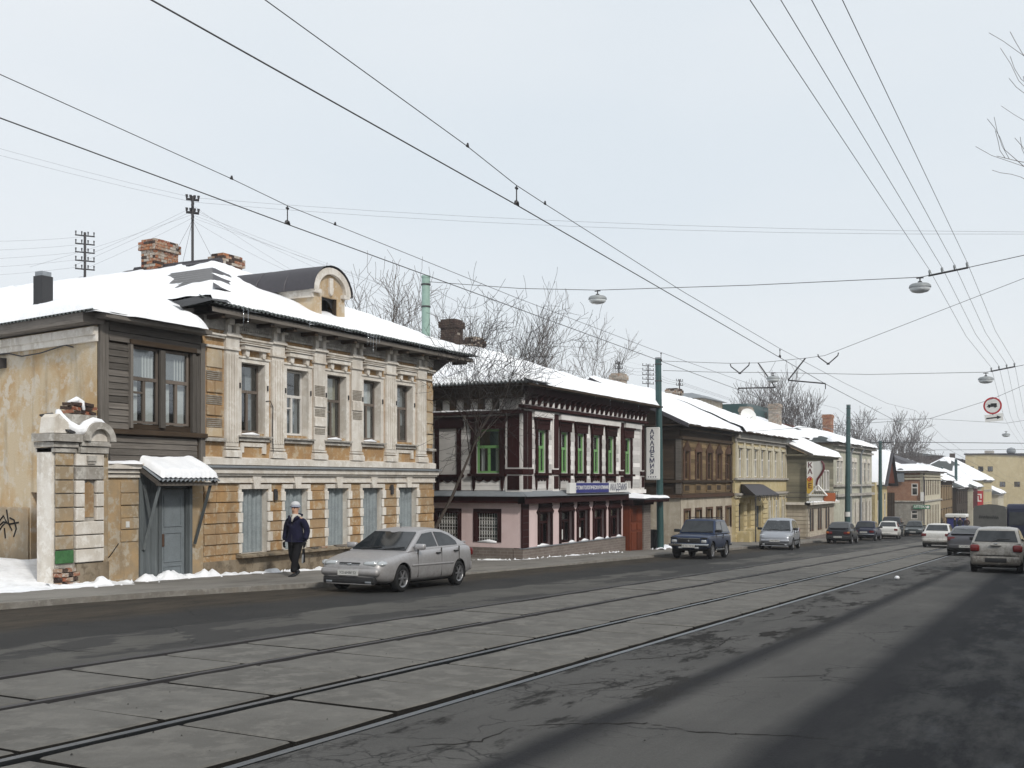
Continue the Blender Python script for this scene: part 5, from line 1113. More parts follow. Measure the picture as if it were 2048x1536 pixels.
hip_roof(H4, **r4); snow_sheet('roof_snow', hip_h(**r4), 65.85, 80.2, 18.1, 29.0, H4, th=0.24, res=0.25, edges=(0, 1, 1, 1))
icicles(H4, [(72.1, 18.1, 4.95, 0.5), (76.6, 18.1, 4.95, 0.55), (76.9, 18.1, 4.95, 0.4), (77.2, 18.1, 4.95, 0.6), (70.0, 18.1, 4.95, 0.3)])
DR = thing('attic_cabin', 'brown boxy attic cabin poking through the snow of the yellow house roof', 'dormer', (77, 26, 5))
m = MB(); m.box(75.8, 81.2, 24.2, 27.4, 5.2, 7.9); m.build('wall', 'beige_wall', DR); m = MB(); m.hexa([(75.4, 23.8, 7.9), (81.5, 23.8, 7.9), (81.5, 27.8, 7.9), (75.4, 27.8, 7.9), (76.4, 25, 8.35), (80.5, 25, 8.35), (80.5, 26.8, 8.35), (76.4, 26.8, 8.35)]); m.build('roof', 'tin_grey', DR); m = MB(); m.box(81.2, 81.35, 24.2, 24.6, 5.2, 8.0); m.build('corner_post', 'wood_brown', DR)
DI = thing('satellite_dish', 'white satellite dish beside the brown attic cabin', 'dish', (82.3, 22.5, 5.9))
m = MB(); m.lathe([(0.0, 0.0), (0.25, 0.03), (0.45, 0.1), (0.62, 0.2)], (0, 0, 0), 'z', 20); o = inst('reflector', m.mesh('reflector', True), DI, (0, 0, 0.9), (R(70), 0, R(-50)), (1.05, 1.05, 1.05), world=False); o.data.materials.append(MATS['sign_white'])
m = MB(); m.tube([(0, 0, -0.7), (0, 0, 0.9)], 0.05, 6); m.tube([(0, 0, 0.7), (-0.4, -0.5, 0.9)], 0.02, 4); m.build('mount', 'tin_grey', DI, local=True)
# ------------------------------------------------------------------ olive cafe house
T5 = 17.3; F5 = front(T5); S5, E5 = 79.0, 88.9; FS5 = leftf(S5)
H5 = thing('cafe_house', 'olive-grey boarded house with a banded beige ground floor and arched window pairs', 'house', (S5, T5, gz(S5)))
UP5 = [(82.2, 83.0), (83.3, 84.1), (85.0, 85.8), (86.2, 87.0)]
ar = [79.9, 80.7, 82.8, 83.6, 85.6, 86.5]
m = MB(); wall_open(m, F5, S5, E5, 0.25, 3.75, [(a, b, 1.18, 2.6) for a, b in UP5], 0.12); m.build('wall', 'wood_olive', H5)
m = MB(); F5.quad(m, S5, E5, -3.6, 0.25, 0.06); m.build('ground_floor_wall', 'beige_wall', H5)
m = MB(); FS5.quad(m, T5, 27, 0.25, 3.8, 0); m.poly([(S5, T5-0.1, 3.75), (S5, 27.4, 3.75), (S5, 22.3, 6.1)]); m.build('side_wall', 'wood_olive', H5)
m = MB(); FS5.quad(m, T5-0.06, 27, -3.6, 0.25, 0.05); m.build('side_ground_floor_wall', 'beige_wall', H5)
m = MB(); m.box(S5+0.4, E5-0.2, T5+0.5, 26, 0.3, 3.6); m.build('interior', 'interior', H5)
boards(F5, S5, E5, 0.4, 3.6, [(a-0.12, b+0.12, 1.1, 2.7) for a, b in UP5], 0.2, 'wood_olive', H5, th=0.02, jit=0.002)
boards(FS5, T5, 20, 0.4, 3.6, [], 0.2, 'wood_olive', H5, th=0.02, jit=0.002)
for a, b in UP5:
    window(F5, a, b, 1.18, 2.6, -0.05, H5, 'frame_white', fw=0.07, transom=0.0, curtain=None)
    for x0, x1, z0, z1 in ((a-0.12, a, 1.1, 2.7), (b, b+0.12, 1.1, 2.7), (a, b, 2.6, 2.72), (a, b, 1.08, 1.18)): bx(F5, 'casing', 'frame_white', H5, x0, x1, z0, z1, 0, 0.05)
for a in ar:
    pts = [(a, -1.85), (a+0.55, -1.85), (a+0.55, -0.45)]+[(a+0.275+0.275*math.cos(math.pi*k/8), -0.45+0.275*math.sin(math.pi*k/8)) for k in range(1, 8)]+[(a, -0.45)]
    m = MB(); F5.poly(m, pts, 0.06, 0.09); w_ = m.build('arched_window', 'frame_brown', H5)
    m = MB(); F5.poly(m, [(a+0.1+(x-a)*0.64, -1.75+(z+1.85)*0.93) for x, z in pts], 0.09, 0.1); m.build('pane', 'tin_black', w_)
for k in range(8): bx(F5, 'band_course', 'beige_wall', H5, S5, 79.75, -2.2+k*0.3, -1.94+k*0.3, 0.06, 0.12); bx(FS5, 'side_band_course', 'beige_wall', H5, T5-0.06, 24, -2.2+k*0.3, -1.94+k*0.3, 0.05, 0.1)
for k in (0, 1, 7): bx(F5, 'band_course', 'beige_wall', H5, 79.8, E5, -2.7+k*0.36, -2.4+k*0.36, 0.06, 0.12)
bx(F5, 'stone_base', 'brick_grey_x', H5, S5-0.1, E5+0.2, -4, -2.25, 0, 0.3)
bx(F5, 'ledge', 'trim_white', H5, S5-0.4, E5+0.1, 0.12, 0.3, 0, 0.5); bx(FS5, 'side_ledge', 'trim_white', H5, T5-0.4, 24, 0.12, 0.3, 0, 0.4)
snow_sheet('ledge_snow', lambda s, t: 0.29, S5-0.4, E5, T5-0.5, T5, H5, th=0.1, res=0.1)
bx(F5, 'eave_board', 'wood_olive', H5, S5-0.3, E5+0.5, 3.56, 3.76, 0, 0.35)
m = MB()
for k in range(14): x = S5-0.3+k*0.75; m.tube([F5.w(x, 0.3, 0.42), F5.w(x, 1.0, 0.42)], 0.02, 4)
for z in (0.65, 1.0): m.tube([F5.w(S5-0.35, z, 0.42), F5.w(E5, z, 0.42)], 0.022, 4); m.tube([FS5.w(T5-0.42, z, 0.35), FS5.w(19.5, z, 0.35)], 0.022, 4)
m.build('balcony_rail', 'iron', H5)
r5 = dict(s0=78.6, s1=89.6, t0=16.75, t1=27.8, z0=3.78, r0=79, r1=89, rt=22.3, rz=6.3, gl=True, gr=True)
hip_roof(H5, **r5, soffit='wood_olive'); snow_sheet('roof_snow', hip_h(**r5), 78.6, 89.7, 16.72, 27.5, H5, th=0.24, res=0.25)
m = MB(); m.hexa([(78.5, 16.7, 3.6), (78.65, 16.7, 3.6), (78.65, 22.3, 6.12), (78.5, 22.3, 6.12), (78.5, 16.7, 3.8), (78.65, 16.7, 3.8), (78.65, 22.3, 6.32), (78.5, 22.3, 6.32)]); m.build('verge_board', 'wood_grey', H5)
# cafe sign: stands out from the corner, faces up the street
CS = thing('cafe_sign', 'projecting cafe sign with vertical letters, a maroon ribbon and a white triangle', 'sign', (78.6, 16.9, 1.0))
FC = leftf(78.7)
bx(FC, 'letter_strip', 'sign_white', CS, 16.70, 17.15, 0.95, 3.25, 0, 0.08); bx(FC, 'yellow_field', 'sign_yellow', CS, 16.70, 17.15, 0.95, 2.05, 0.08, 0.09)
m = MB(); cv = [(16.7, 3.25), (16.1, 3.3), (15.98, 3.0), (16.0, 2.6), (16.25, 2.2), (16.45, 1.8), (16.5, 1.5), (16.7, 1.5)]; FC.poly(m, cv, 0.0, 0.06); m.build('heart_field', 'sign_frame', CS)
m = MB(); m.tube([FC.w(a, z, 0.08) for a, z in ((16.12, 3.3), (15.96, 3.05), (15.95, 2.7), (16.12, 2.35), (16.38, 2.0), (16.46, 1.65), (16.42, 1.35))], [0.05, 0.08, 0.09, 0.09, 0.08, 0.06, 0.04], 6); m.build('ribbon', 'sign_maroon', CS, smooth=True)
for ch, z, mt in (('К', 2.98, 'sign_maroon'), ('А', 2.52, 'sign_maroon'), ('Ф', 1.95, 'sign_red'), ('Е', 1.48, 'sign_maroon')): text(ch, mt, CS, FC.w(16.92, z, 0.095), (R(90), 0, R(-90)), 0.5, 0.004, bold=0.01)
m = MB()
for p, q in (((17.0, 0.8), (16.35, 1.55)), ((16.35, 1.55), (15.7, 0.8)), ((17.0, 0.82), (15.7, 0.82))): m.tube([FC.w(*p, 0.14), FC.w(*q, 0.14)], 0.055, 4)
m.build('triangle', 'sign_white', CS)
bx(FC, 'placard', 'sign_white', CS, 16.05, 17.0, 0.4, 0.72, 0.0, 0.05); bx(FC, 'placard', 'sign_orange', CS, 15.15, 15.95, 0.4, 1.0, 0.0, 0.05)
# ------------------------------------------------------------------ pale ornate house
T6 = 18.5; F6 = front(T6); S6, E6 = 95.3, 115.0
H6 = thing('ornate_house', 'pale greenish plaster house with grouped arched windows and a pipe down its front', 'house', (S6, T6, gz(S6)))
UP6 = [96.7, 98.0, 103.5, 105.0, 108.3, 110.2, 112.4]; LO6 = [104.8, 106.9, 108.9, 110.9, 112.8]
m = MB(); wall_open(m, F6, S6, E6, -5, 5.2, [(a, a+1.05, 1.7, 3.6) for a in UP6]+[(a, a+1.0, -2.2, -0.2) for a in LO6], 0.2); m.build('wall', 'pale_green', H6)
m = MB(); m.quad((S6, T6, -5), (S6, T6, 5.2), (S6, 27, 5.2), (S6, 27, -5)); m.build('side_wall', 'pale_green', H6)
m = MB(); m.box(S6+0.4, E6-0.4, T6+0.6, 26, -4, 5); m.build('interior', 'interior', H6)
for a in UP6:
    window(F6, a, a+1.05, 1.7, 3.6, -0.03, H6, 'frame_white', fw=0.08, transom=0.3, mull=False, curtain=[(0.1, 0.9, 0, 0.5, 'curtain_grey')])
    m = MB(); F6.poly(m, [(a-0.15, 3.62), (a+1.2, 3.62)]+[(a+0.525+0.68*math.cos(math.pi*k/8), 3.62+0.45*math.sin(math.pi*k/8)) for k in range(1, 8)], 0, 0.1); m.build('arched_head', 'trim_white', H6)
    bx(F6, 'jamb', 'trim_white', H6, a-0.18, a, 1.6, 3.62, 0, 0.03); bx(F6, 'jamb', 'trim_white', H6, a+1.05, a+1.23, 1.6, 3.62, 0, 0.08)
for a in LO6:
    window(F6, a, a+1.0, -2.2, -0.2, -0.03, H6, 'frame_brown', fw=0.08, transom=0.3); bx(F6, 'jamb', 'trim_white', H6, a-0.2, a, -2.3, 0.1, 0, 0.1); bx(F6, 'jamb', 'trim_white', H6, a+1.0, a+1.2, -2.3, 0.1, 0, 0.1)
for (z0, z1, o) in ((1.35, 1.55, 0.25), (0.45, 0.7, 0.3), (4.5, 4.7, 0.2), (4.9, 5.2, 0.5), (-2.6, -2.45, 0.3)): bx(F6, 'cornice', 'trim_grey', H6, S6-0.1, E6+0.1, z0, z1, 0, o, 0.04)
for x in (102.3, 107.6): m = MB(); m.tube([F6.w(x, 5.0, 0.5), F6.w(x, 4.4, 0.18), F6.w(x, -3.2, 0.18)], 0.11, 6); m.build('downpipe', 'tin_grey', H6)
r6 = dict(s0=94.8, s1=115.6, t0=17.8, t1=27.5, z0=5.2, r0=99, r1=111, rt=22.6, rz=6.7); hip_roof(H6, **r6)
snow_sheet('roof_snow', hip_h(**r6), 95.0, 115.4, 17.8, 27, H6, th=0.3, res=0.35, mask=lambda s, t: 0.0 if nz3(s*0.35, t*0.5, 4) > 0.22 else 1.0)
for k, (x, y, z, hgt) in enumerate(((95.0, 23.5, 6.4, 2.3), (89.2, 24.5, 6.2, 1.9), (113.0, 22.5, 6.2, 2.5))):
    brick_chimney('brick_chimney', ('tall pale chimney standing between the cafe and ornate house roofs', 'pale plastered chimney left of the tall pale one above the cafe roof', 'red chimney on the ornate house beside the second green pole')[k], x, y, z, z+hgt, 1.1, 0.9, ['brick_limed', 'mortar'] if k < 2 else ['brick_red', 'brick_orange'], seed=30+k)
# snowy rear roofs between the cafe house and the ornate one
RW = thing('rear_wing', 'ochre-sided rear wing with a snowy roof rising behind the cafe house', 'building', (92, 21, -3))
m = MB(); m.box(90.0, 101.5, 21, 30, -4, 5.6); m.build('wall', 'ochre', RW); rw = dict(s0=89, s1=102, t0=20.6, t1=30.4, z0=5.6, r0=92, r1=98, rt=25.5, rz=7.4); hip_roof(RW, **rw); snow_sheet('roof_snow', hip_h(**rw), 89, 102, 20.6, 30, RW, th=0.3, res=0.4)
BB = thing('blue_clad_block', 'block with rust-red and blue cladding and a flat teal roof behind the ornate house', 'building', (112, 30, -3))
m = MB(); m.box(104, 122, 28, 40, -4, 7.2); m.build('wall', 'blue_tarp', BB); m = MB(); m.box(103.6, 122.4, 27.6, 40, 7.2, 8.0); m.build('rust_band', 'wood_redbrown', BB); m = MB(); m.box(106, 119, 29, 39, 8.0, 9.6); m.build('upper_storey', 'pole_green', BB)
# ------------------------------------------------------------------ small gabled house
F8 = front(18.4); H8 = thing('gabled_cottage', 'narrow yellow cottage with a dark red street gable beside the third green pole', 'house', (117, 18.4, gz(117)))
m = MB(); wall_open(m, F8, 116.4, 124.5, -5, 1.7, [(118.0, 119.0, -2.3, 0.6), (120.3, 121.3, -2.3, 0.6), (122.5, 123.5, -2.3, 0.6)], 0.2); m.quad((116.4, 18.4, -5), (116.4, 18.4, 1.7), (116.4, 26, 1.7), (116.4, 26, -5)); m.build('wall', 'yellow_wall', H8)
for a in (118.0, 120.3, 122.5): window(F8, a, a+1.0, -2.3, 0.6, -0.02, H8, 'frame_white', fw=0.1, transom=0.3)
m = MB(); m.box(117, 124, 19.2, 25, -4, 1.5); m.build('interior', 'interior', H8)
m = MB(); m.poly([(118.2, 17.6, 1.6), (124.6, 17.6, 1.6), (121.8, 17.6, 4.6)]); m.build('street_gable', 'wood_redbrown', H8)
m = MB(); m.quad((117.6, 17.3, 1.3), (121.8, 17.3, 4.9), (121.8, 26, 4.9), (117.6, 26, 1.3)); m.quad((125.2, 17.3, 1.3), (121.8, 17.3, 4.9), (121.8, 26, 4.9), (125.2, 26, 1.3)); m.build('roof', 'tin_dark', H8)
m = MB(); m.hexa([(117.4, 17.6, 1.45), (121.7, 17.6, 5.0), (121.7, 26, 5.0), (117.4, 26, 1.45), (117.4, 17.7, 1.75), (121.7, 17.7, 5.25), (121.7, 26, 5.25), (117.4, 26, 1.75)]); m.build('roof_snow', 'snow', H8)
# ------------------------------------------------------------------ brick pharmacy house
T7, S7, E7 = 15.0, 127.0, 145.0; F7 = front(T7); FS7 = leftf(S7)
H7 = thing('pharmacy_house', 'brick corner house with a rendered ground floor and a green pharmacy sign', 'house', (S7, T7, gz(S7)))
m = MB(); wall_open(m, FS7, T7, 27, -0.4, 2.9, [(15.5, 16.17, 0.24, 1.57)], 0.2); m.build('side_wall', 'brick_far', H7)
m = MB(); wall_open(m, FS7, T7, 27, -5.5, -0.4, [(15.5, 16.2, -2.4, -1.4)], 0.2, 0.08); m.build('side_ground_floor_wall', 'grey_render', H7)
fw7 = [(128.6+k*1.75, 129.5+k*1.75, 0.2, 2.0) for k in range(9)]; fl7 = [(131.0+k*1.6, 131.7+k*1.6, -3.4, -1.0) for k in range(8)]
m = MB(); wall_open(m, F7, S7, E7, -5.5, 2.9, fw7+fl7, 0.2); m.build('wall', 'cream', H7)
m = MB(); m.box(S7+0.6, E7-0.3, T7+0.6, 26, -5, 2.7); m.build('interior', 'interior', H7)
window(FS7, 15.5, 16.17, 0.24, 1.57, 0.0, H7, 'frame_white', fw=0.09, transom=0.35, mull=False, dep=0.1); window(FS7, 15.5, 16.2, -2.4, -1.4, 0.05, H7, 'frame_white', fw=0.08, transom=0.4, mull=False)
for a, b, z0, z1 in fw7+fl7: window(F7, a, b, z0, z1, -0.02, H7, 'frame_brown', fw=0.08, transom=0.3)
for z0, z1, o, mt in ((2.0, 2.2, 0.15, 'cream'), (2.35, 2.5, 0.25, 'cream'), (2.75, 2.95, 0.4, 'trim_white'), (-0.5, -0.35, 0.2, 'trim_grey')): bx(FS7, 'side_cornice', mt, H7, T7-o, 27, z0, z1, 0, o); bx(F7, 'cornice', mt, H7, S7, E7, z0, z1, 0, o)
bx(FS7, 'corner_pier', 'cream', H7, T7-0.02, T7+0.25, -0.3, 2.7, 0, 0.06); m = MB(); m.tube([(S7-0.15, T7-0.15, 2.7), (S7-0.15, T7-0.15, -4)], 0.08, 5); m.build('downpipe', 'tin_dark', H7)
bx(FS7, 'meter_box', 'sign_white', H7, 14.85, 15.2, -0.4, 0.6, 0.1, 0.25); m = MB(); FS7.poly(m, [(16.9, 1.75), (17.65, 1.75), (17.65, 2.9)]+[(17.275+0.375*math.cos(math.pi*k/8), 2.9+0.375*math.sin(math.pi*k/8)) for k in range(8, -1, -1)][1:-1]+[(16.9, 2.9)], 0.2, 0.45); m.build('vent_hood', 'tin_grey', H7)
r7 = dict(s0=126.4, s1=146, t0=14.3, t1=27.5, z0=2.95, r0=133, r1=139, rt=20.5, rz=5.4); hip_roof(H7, **r7, mat='tin_dark')
snow_sheet('roof_snow', hip_h(**r7), 126.5, 145.8, 14.4, 27, H7, th=0.24, res=0.3, mask=lambda s, t: 1.0 if (min(s-126.4, t-14.3) < 2.0+1.6*nz3(s*0.3, t*0.3, 2) or (s-126.4 < 5 and t > 19.2)) else 0.0)
PS = thing('pharmacy_sign', 'green pharmacy fascia sign on the brick corner house', 'sign', (126.8, 15.5, -1)); bx(FS7, 'board', 'sign_green', PS, 14.2, 15.95, -1.25, -0.8, 0.15, 0.25); text('АПТЕКА', 'sign_white', PS, FS7.w(15.22, -1.03, 0.26), (R(90), 0, R(-90)), 0.38, 0.004, sx=0.9, bold=0.01)
m = MB(); m.lathe([(0.0, 0), (0.15, 0), (0.15, 0.02), (0, 0.02)], FS7.w(14.42, -1.03, 0.27), 'x', 12); m.build('emblem', 'sign_white', PS)
WG = thing('board_gate', 'tall dark plank gate left of the brick corner house', 'gate', (126.5, 18.9, gz(126)))
for k in range(8): bx(leftf(126.6), 'plank', 'wood_dark', WG, 17.9+k*0.2, 18.08+k*0.2, -4.2, 0.55, 0, 0.05)
# ------------------------------------------------------------------ vehicles
paint('tyre', (0.018, 0.018, 0.019), 0.85, 0.4, sc=10); paint('rim', (0.30, 0.30, 0.31), 0.4, 0.4, 0.8); paint('plastic_black', (0.012, 0.012, 0.013), 0.6, 0.3)
paint('chrome', (0.42, 0.43, 0.44), 0.22, 0.2, 1.0); paint('tail_red', (0.13, 0.008, 0.008), 0.25, 0.2); paint('indicator', (0.45, 0.14, 0.02), 0.3, 0.2)
paint('plate_white', (0.50, 0.50, 0.48), 0.6, 0.3); paint('underbody', (0.012, 0.011, 0.010), 0.9, 0.3)
paint('seam_grey', (0.07, 0.068, 0.065), 0.8, 0.2)
def headlamp_mat():
    k = NT('headlamp'); k.col((0.45, 0.47, 0.48)); k.rough(0.12); k.b.inputs['Metallic'].default_value = 0.35; k.b.inputs['Coat Weight'].default_value = 1.0
headlamp_mat()
def carglass():
    k = NT('car_glass'); k.col(k.mix(k.noise(3, 4, 0.6), (0.012, 0.015, 0.018), (0.03, 0.034, 0.038))); k.rough(0.05); k.b.inputs['Specular IOR Level'].default_value = 0.42
carglass()
def wheel(root, x, y, r, w, sgn, spokes=6, rim='rim'):
    t = MB(); h = w/2
    t.lathe([(r*0.62, -h*0.8), (r*0.70, -h*0.98), (r*0.90, -h), (r*0.985, -h*0.75), (r, -h*0.4), (r, h*0.4), (r*0.985, h*0.75), (r*0.90, h), (r*0.70, h*0.98), (r*0.62, h*0.8)], (x, y, r), 'y', 28)
    wn = t.build('wheel', 'tyre', root, smooth=True, local=True, angle=50)
    m = MB(); o = y+sgn*h
    ring = [(r*0.66, 0), (r*0.64, sgn*-0.008), (r*0.56, sgn*-0.02), (r*0.54, sgn*-0.05)]
    m.lathe([(a, b) for a, b in ring], (x, o, r), 'y', 26)
    m.lathe([(0.0, sgn*0.0), (r*0.14, sgn*-0.004), (r*0.17, sgn*-0.03)], (x, o, r), 'y', 14)
    for k in range(spokes):
        a = 2*math.pi*k/spokes; c, s_ = math.cos(a), math.sin(a); p = lambda rad, off, d: (x+rad*c-off*s_, o+sgn*d, r+rad*s_+off*c)
        m.hexa([p(r*0.10, -r*0.075, -0.035), p(r*0.58, -r*0.05, -0.035), p(r*0.58, r*0.05, -0.035), p(r*0.10, r*0.075, -0.035), p(r*0.10, -r*0.06, -0.006), p(r*0.58, -r*0.04, -0.012), p(r*0.58, r*0.04, -0.012), p(r*0.10, r*0.06, -0.006)])
    m.build('rim', rim, wn, local=True)
    d = MB(); d.lathe([(0.0, sgn*-0.055), (r*0.6, sgn*-0.055)], (x, o, r), 'y', 20); d.build('hub', 'plastic_black', wn, local=True)
def apply_mods(o):
    dg = bpy.context.evaluated_depsgraph_get(); me = bpy.data.meshes.new_from_object(o.evaluated_get(dg)); o.modifiers.clear(); old = o.data; o.data = me; return o
def car(name, label, cat, loc, rz, sp, pm, group=None):
    """sp: st = body stations (x, half width, z bottom, z shoulder, z top); gh = greenhouse side points; wb/wt its half widths"""
    root = thing(name, label, cat, loc, rz, group); root.rotation_euler = (0, 0, rz)
    st = sp['st']; mb = MB(); n = 0
    for (x, hw, zb, zs, zt) in st:
        half = [(0, zb), (hw*0.72, zb), (hw*0.93, zb+0.05), (hw*0.99, zb+0.16), (hw, (zb+zs)/2+0.04), (hw*0.985, zs), (hw*0.88, zs+(zt-zs)*0.75), (hw*0.5, zt), (0, zt)]
        ring = half+[(-a, b) for a, b in half[-2:0:-1]]; n = len(ring); mb.v += [(x, a, b) for a, b in ring]
    for i in range(len(st)-1):
        for j in range(n): mb.f.append((i*n+j, i*n+(j+1) % n, (i+1)*n+(j+1) % n, (i+1)*n+j))
    mb.f.append(tuple(range(n))); mb.f.append(tuple(range((len(st)-1)*n, len(st)*n)))
    body = mb.build('body', pm, root, smooth=True, local=True)
    ss = body.modifiers.new('s', 'SUBSURF'); ss.levels = 2; ss.render_levels = 2
    r = sp['r']; cut = MB()
    for ax in sp['ax']: cut.lathe([(0, -2), (r*1.16, -2), (r*1.16, 2), (0, 2)], (ax, 0, r*1.02), 'y', 28)
    co = cut.build('cutter', 'plastic_black', None, local=True, merge=True); co.matrix_world = Matrix.Identity(4)
    saved = root.matrix_world.copy(); root.location = (0, 0, 0); root.rotation_euler = (0, 0, 0)
    b = body.modifiers.new('b', 'BOOLEAN'); b.object = co; b.operation = 'DIFFERENCE'; b.solver = 'EXACT'
    bpy.context.view_layer.update(); apply_mods(body); bpy.data.objects.remove(co)
    root.location = loc; root.rotation_euler = (0, 0, rz)
    body.data.polygons.foreach_set('use_smooth', [True]*len(body.data.polygons))
    bmx = bmesh.new(); bmx.from_mesh(body.data)
    for e in bmx.edges:
        if len(e.link_faces) == 2 and e.calc_face_angle(0) > R(35): e.smooth = False
    bmx.to_mesh(body.data); bmx.free()
    HW = max(s_[1] for s_ in st)
    for ax in sp['ax']:
        for sg in (-1, 1):
            wheel(root, ax, sg*(HW-0.125), r, 0.19, sg, sp.get('spokes', 6), sp.get('rim', 'rim'))
            m = MB(); m.lathe([(r*1.12, sg*(HW-0.34)), (r*1.12, sg*(HW-0.03))], (ax, 0, r*1.02), 'y', 20, R(-20), R(200)); m.build('wheel_arch', 'underbody', root, local=True)
    m = MB(); m.box(st[-1][0]+0.3, st[0][0]-0.3, -HW*0.75, HW*0.75, sp.get('ub', 0.17), 0.45); m.build('underbody', 'underbody', root, local=True)
    # greenhouse
    (cx, cz), roof, (dx, dz) = sp['gh'][0], sp['gh'][1:-1], sp['gh'][-1]; wb, wt = sp['wb'], sp['wt']
    zr = max(p[1] for p in roof); zb0 = min(cz, dz)-0.03
    def wy(z): f = (z-zb0)/(zr-zb0); return wb+(wt-wb)*f
    prof = [(cx, cz-0.03)]+list(roof)+[(dx, dz-0.03)]; g_ = MB(); k = len(prof)
    for (x, z) in prof:
        y = wy(z); cr_ = 0.035 if z > cz+0.2 else 0.0
        g_.v += [(x, -y, z), (x, -y*0.55, z+cr_), (x, 0, z+cr_*1.25), (x, y*0.55, z+cr_), (x, y, z)]
    for i in range(k-1):
        for j in range(4): a = i*5+j; g_.f.append((a, a+1, a+6, a+5))
    g_.f.append(tuple(i*5 for i in range(k))); g_.f.append(tuple(i*5+4 for i in range(k)))
    g_.f.append((0, 1, 2, 3, 4)+tuple(range(5*k-1, 5*k-6, -1)))
    cab = g_.build('cabin', sp.get('roofm', pm), root, local=True, smooth=True, bevel=0.035, angle=35)
    def plate(pts, nm, mt='car_glass', off=0.012, parent=root):
        P = [Vector(p) for p in pts]; nn = (P[1]-P[0]).cross(P[2]-P[0]).normalized(); c = sum(P, Vector())/len(P)
        if nn.dot(c-Vector((0, 0, 0.9))) < 0: nn = -nn
        q = MB(); q.prism([tuple(p+nn*(off-0.03)) for p in P], tuple(nn*0.03)); return q.build(nm, mt, parent, local=True)
    def lerp(a, b, f): return a+(b-a)*f
    (fx, fz) = roof[0]; (bx_, bz) = roof[-1]
    def shield(x0, z0, x1, z1, f0, f1, e, nm):
        pts = []
        for f, sg in ((f0, -1), (f0, 1), (f1, 1), (f1, -1)):
            x, z = lerp(x0, x1, f), lerp(z0, z1, f); pts.append((x, sg*(wy(z)*0.985-e), z+ (0.02 if f > 0.5 else 0.0)))
        return plate(pts, nm)
    ws = shield(cx, cz, fx, fz, 0.06, 0.90, 0.06, 'windscreen')
    shield(dx, dz, bx_, bz, sp.get('rw0', 0.12), 0.88, 0.08, 'rear_window')
    for sg in (-1, 1):
        for win in sp['win']: plate([(x, sg*wy(z), z) for x, z in win], 'side_window')
    if sp.get('wiper', True):
        for y0 in (-0.45, 0.15):
            q = MB(); a = Vector((cx-0.03, y0, cz+0.03)); b_ = Vector((lerp(cx, fx, 0.12), y0+0.5, lerp(cz, fz, 0.12)+0.03)); q.tube([a, b_], 0.012, 4); q.build('wiper', 'plastic_black', root, local=True)
    # front / rear furniture given as boxes: (name, x0,x1,y0,y1,z0,z1,mat,mirror,bevel)
    for (nm, x0, x1, y0, y1, z0, z1, mt, mir, bv) in sp['bits']:
        for sg in ((1, -1) if mir else (1,)):
            q = MB(); q.box(x0, x1, min(sg*y0, sg*y1), max(sg*y0, sg*y1), z0, z1); q.build(nm, pm if mt == 'P' else mt, root, local=True, bevel=bv, smooth=bool(bv))
    for (x, z0, z1) in sp.get('seams', []):
        for sg in (-1, 1): q = MB(); q.box(x-0.004, x+0.004, sg*HW*0.955, sg*(HW-0.004), z0, z1); q.build('door_seam', 'seam_grey', root, local=True)
    for (x, z) in sp.get('handles', []):
        for sg in (-1, 1): q = MB(); q.box(x-0.09, x+0.09, sg*HW*0.96, sg*(HW+0.022), z-0.018, z+0.018); q.build('door_handle', 'plastic_black', root, local=True, bevel=0.008)
    if 'mirror' in sp:
        x, z = sp['mirror']
        for sg in (-1, 1): q = MB(); q.box(x-0.06, x+0.07, sg*(wb-0.02), sg*(wb+0.24), z-0.06, z+0.07); q.build('wing_mirror', sp.get('mirm', 'plastic_black'), root, local=True, bevel=0.035, smooth=True)
    if 'plate' in sp:
        x, z, d = sp['plate']; q = MB(); q.box(x-0.012, x+0.012, -0.26, 0.26, z-0.057, z+0.057); q.build('number_plate', 'plate_white', root, local=True)
        text(sp.get('num', 'В 482 ОК 52'), 'plastic_black', root, (x+d*0.014, 0, z), (R(90), 0, R(90) if d > 0 else R(-90)), 0.085, 0.001, name='plate_number', world=False)
    return root
carpaint('paint_silver', (0.40, 0.395, 0.405), (0.20, 0.18, 0.16), amt=0.75, metallic=0.45, rough=0.38); carpaint('paint_blue', (0.006, 0.022, 0.07), dirt=(0.075,0.066,0.055), amt=0.45); carpaint('paint_lightsilver', (0.34, 0.36, 0.40), amt=0.35, metallic=0.5)
carpaint('paint_black', (0.010, 0.012, 0.018), dirt=(0.05,0.045,0.04), amt=0.35); carpaint('paint_navy', (0.008, 0.012, 0.040), dirt=(0.05,0.045,0.04), amt=0.35); carpaint('paint_white', (0.62, 0.62, 0.60), amt=1.0, metallic=0.0); carpaint('paint_whitedirty', (0.33, 0.325, 0.31), (0.12, 0.108, 0.092), amt=1.9, metallic=0.0)
carpaint('paint_grey', (0.075, 0.078, 0.095), (0.07, 0.062, 0.055), amt=0.9); carpaint('paint_darkgreen', (0.014, 0.022, 0.024), dirt=(0.05,0.045,0.04), amt=0.35); carpaint('paint_clean_white', (0.60, 0.60, 0.58), amt=0.35, metallic=0.0)
def at(s, t, rz, lift=0.0): return (s, t, gz(s)+lift)
PIT = math.atan(G)
def settle(o, facing_down):      # cars lie with the slope of the street
    o.rotation_mode = 'ZYX' if False else 'XYZ'
    rz = o.rotation_euler.z; q = Matrix.Rotation(PIT, 4, 'Y') @ Matrix.Rotation(rz, 4, 'Z'); o.rotation_euler = q.to_euler()
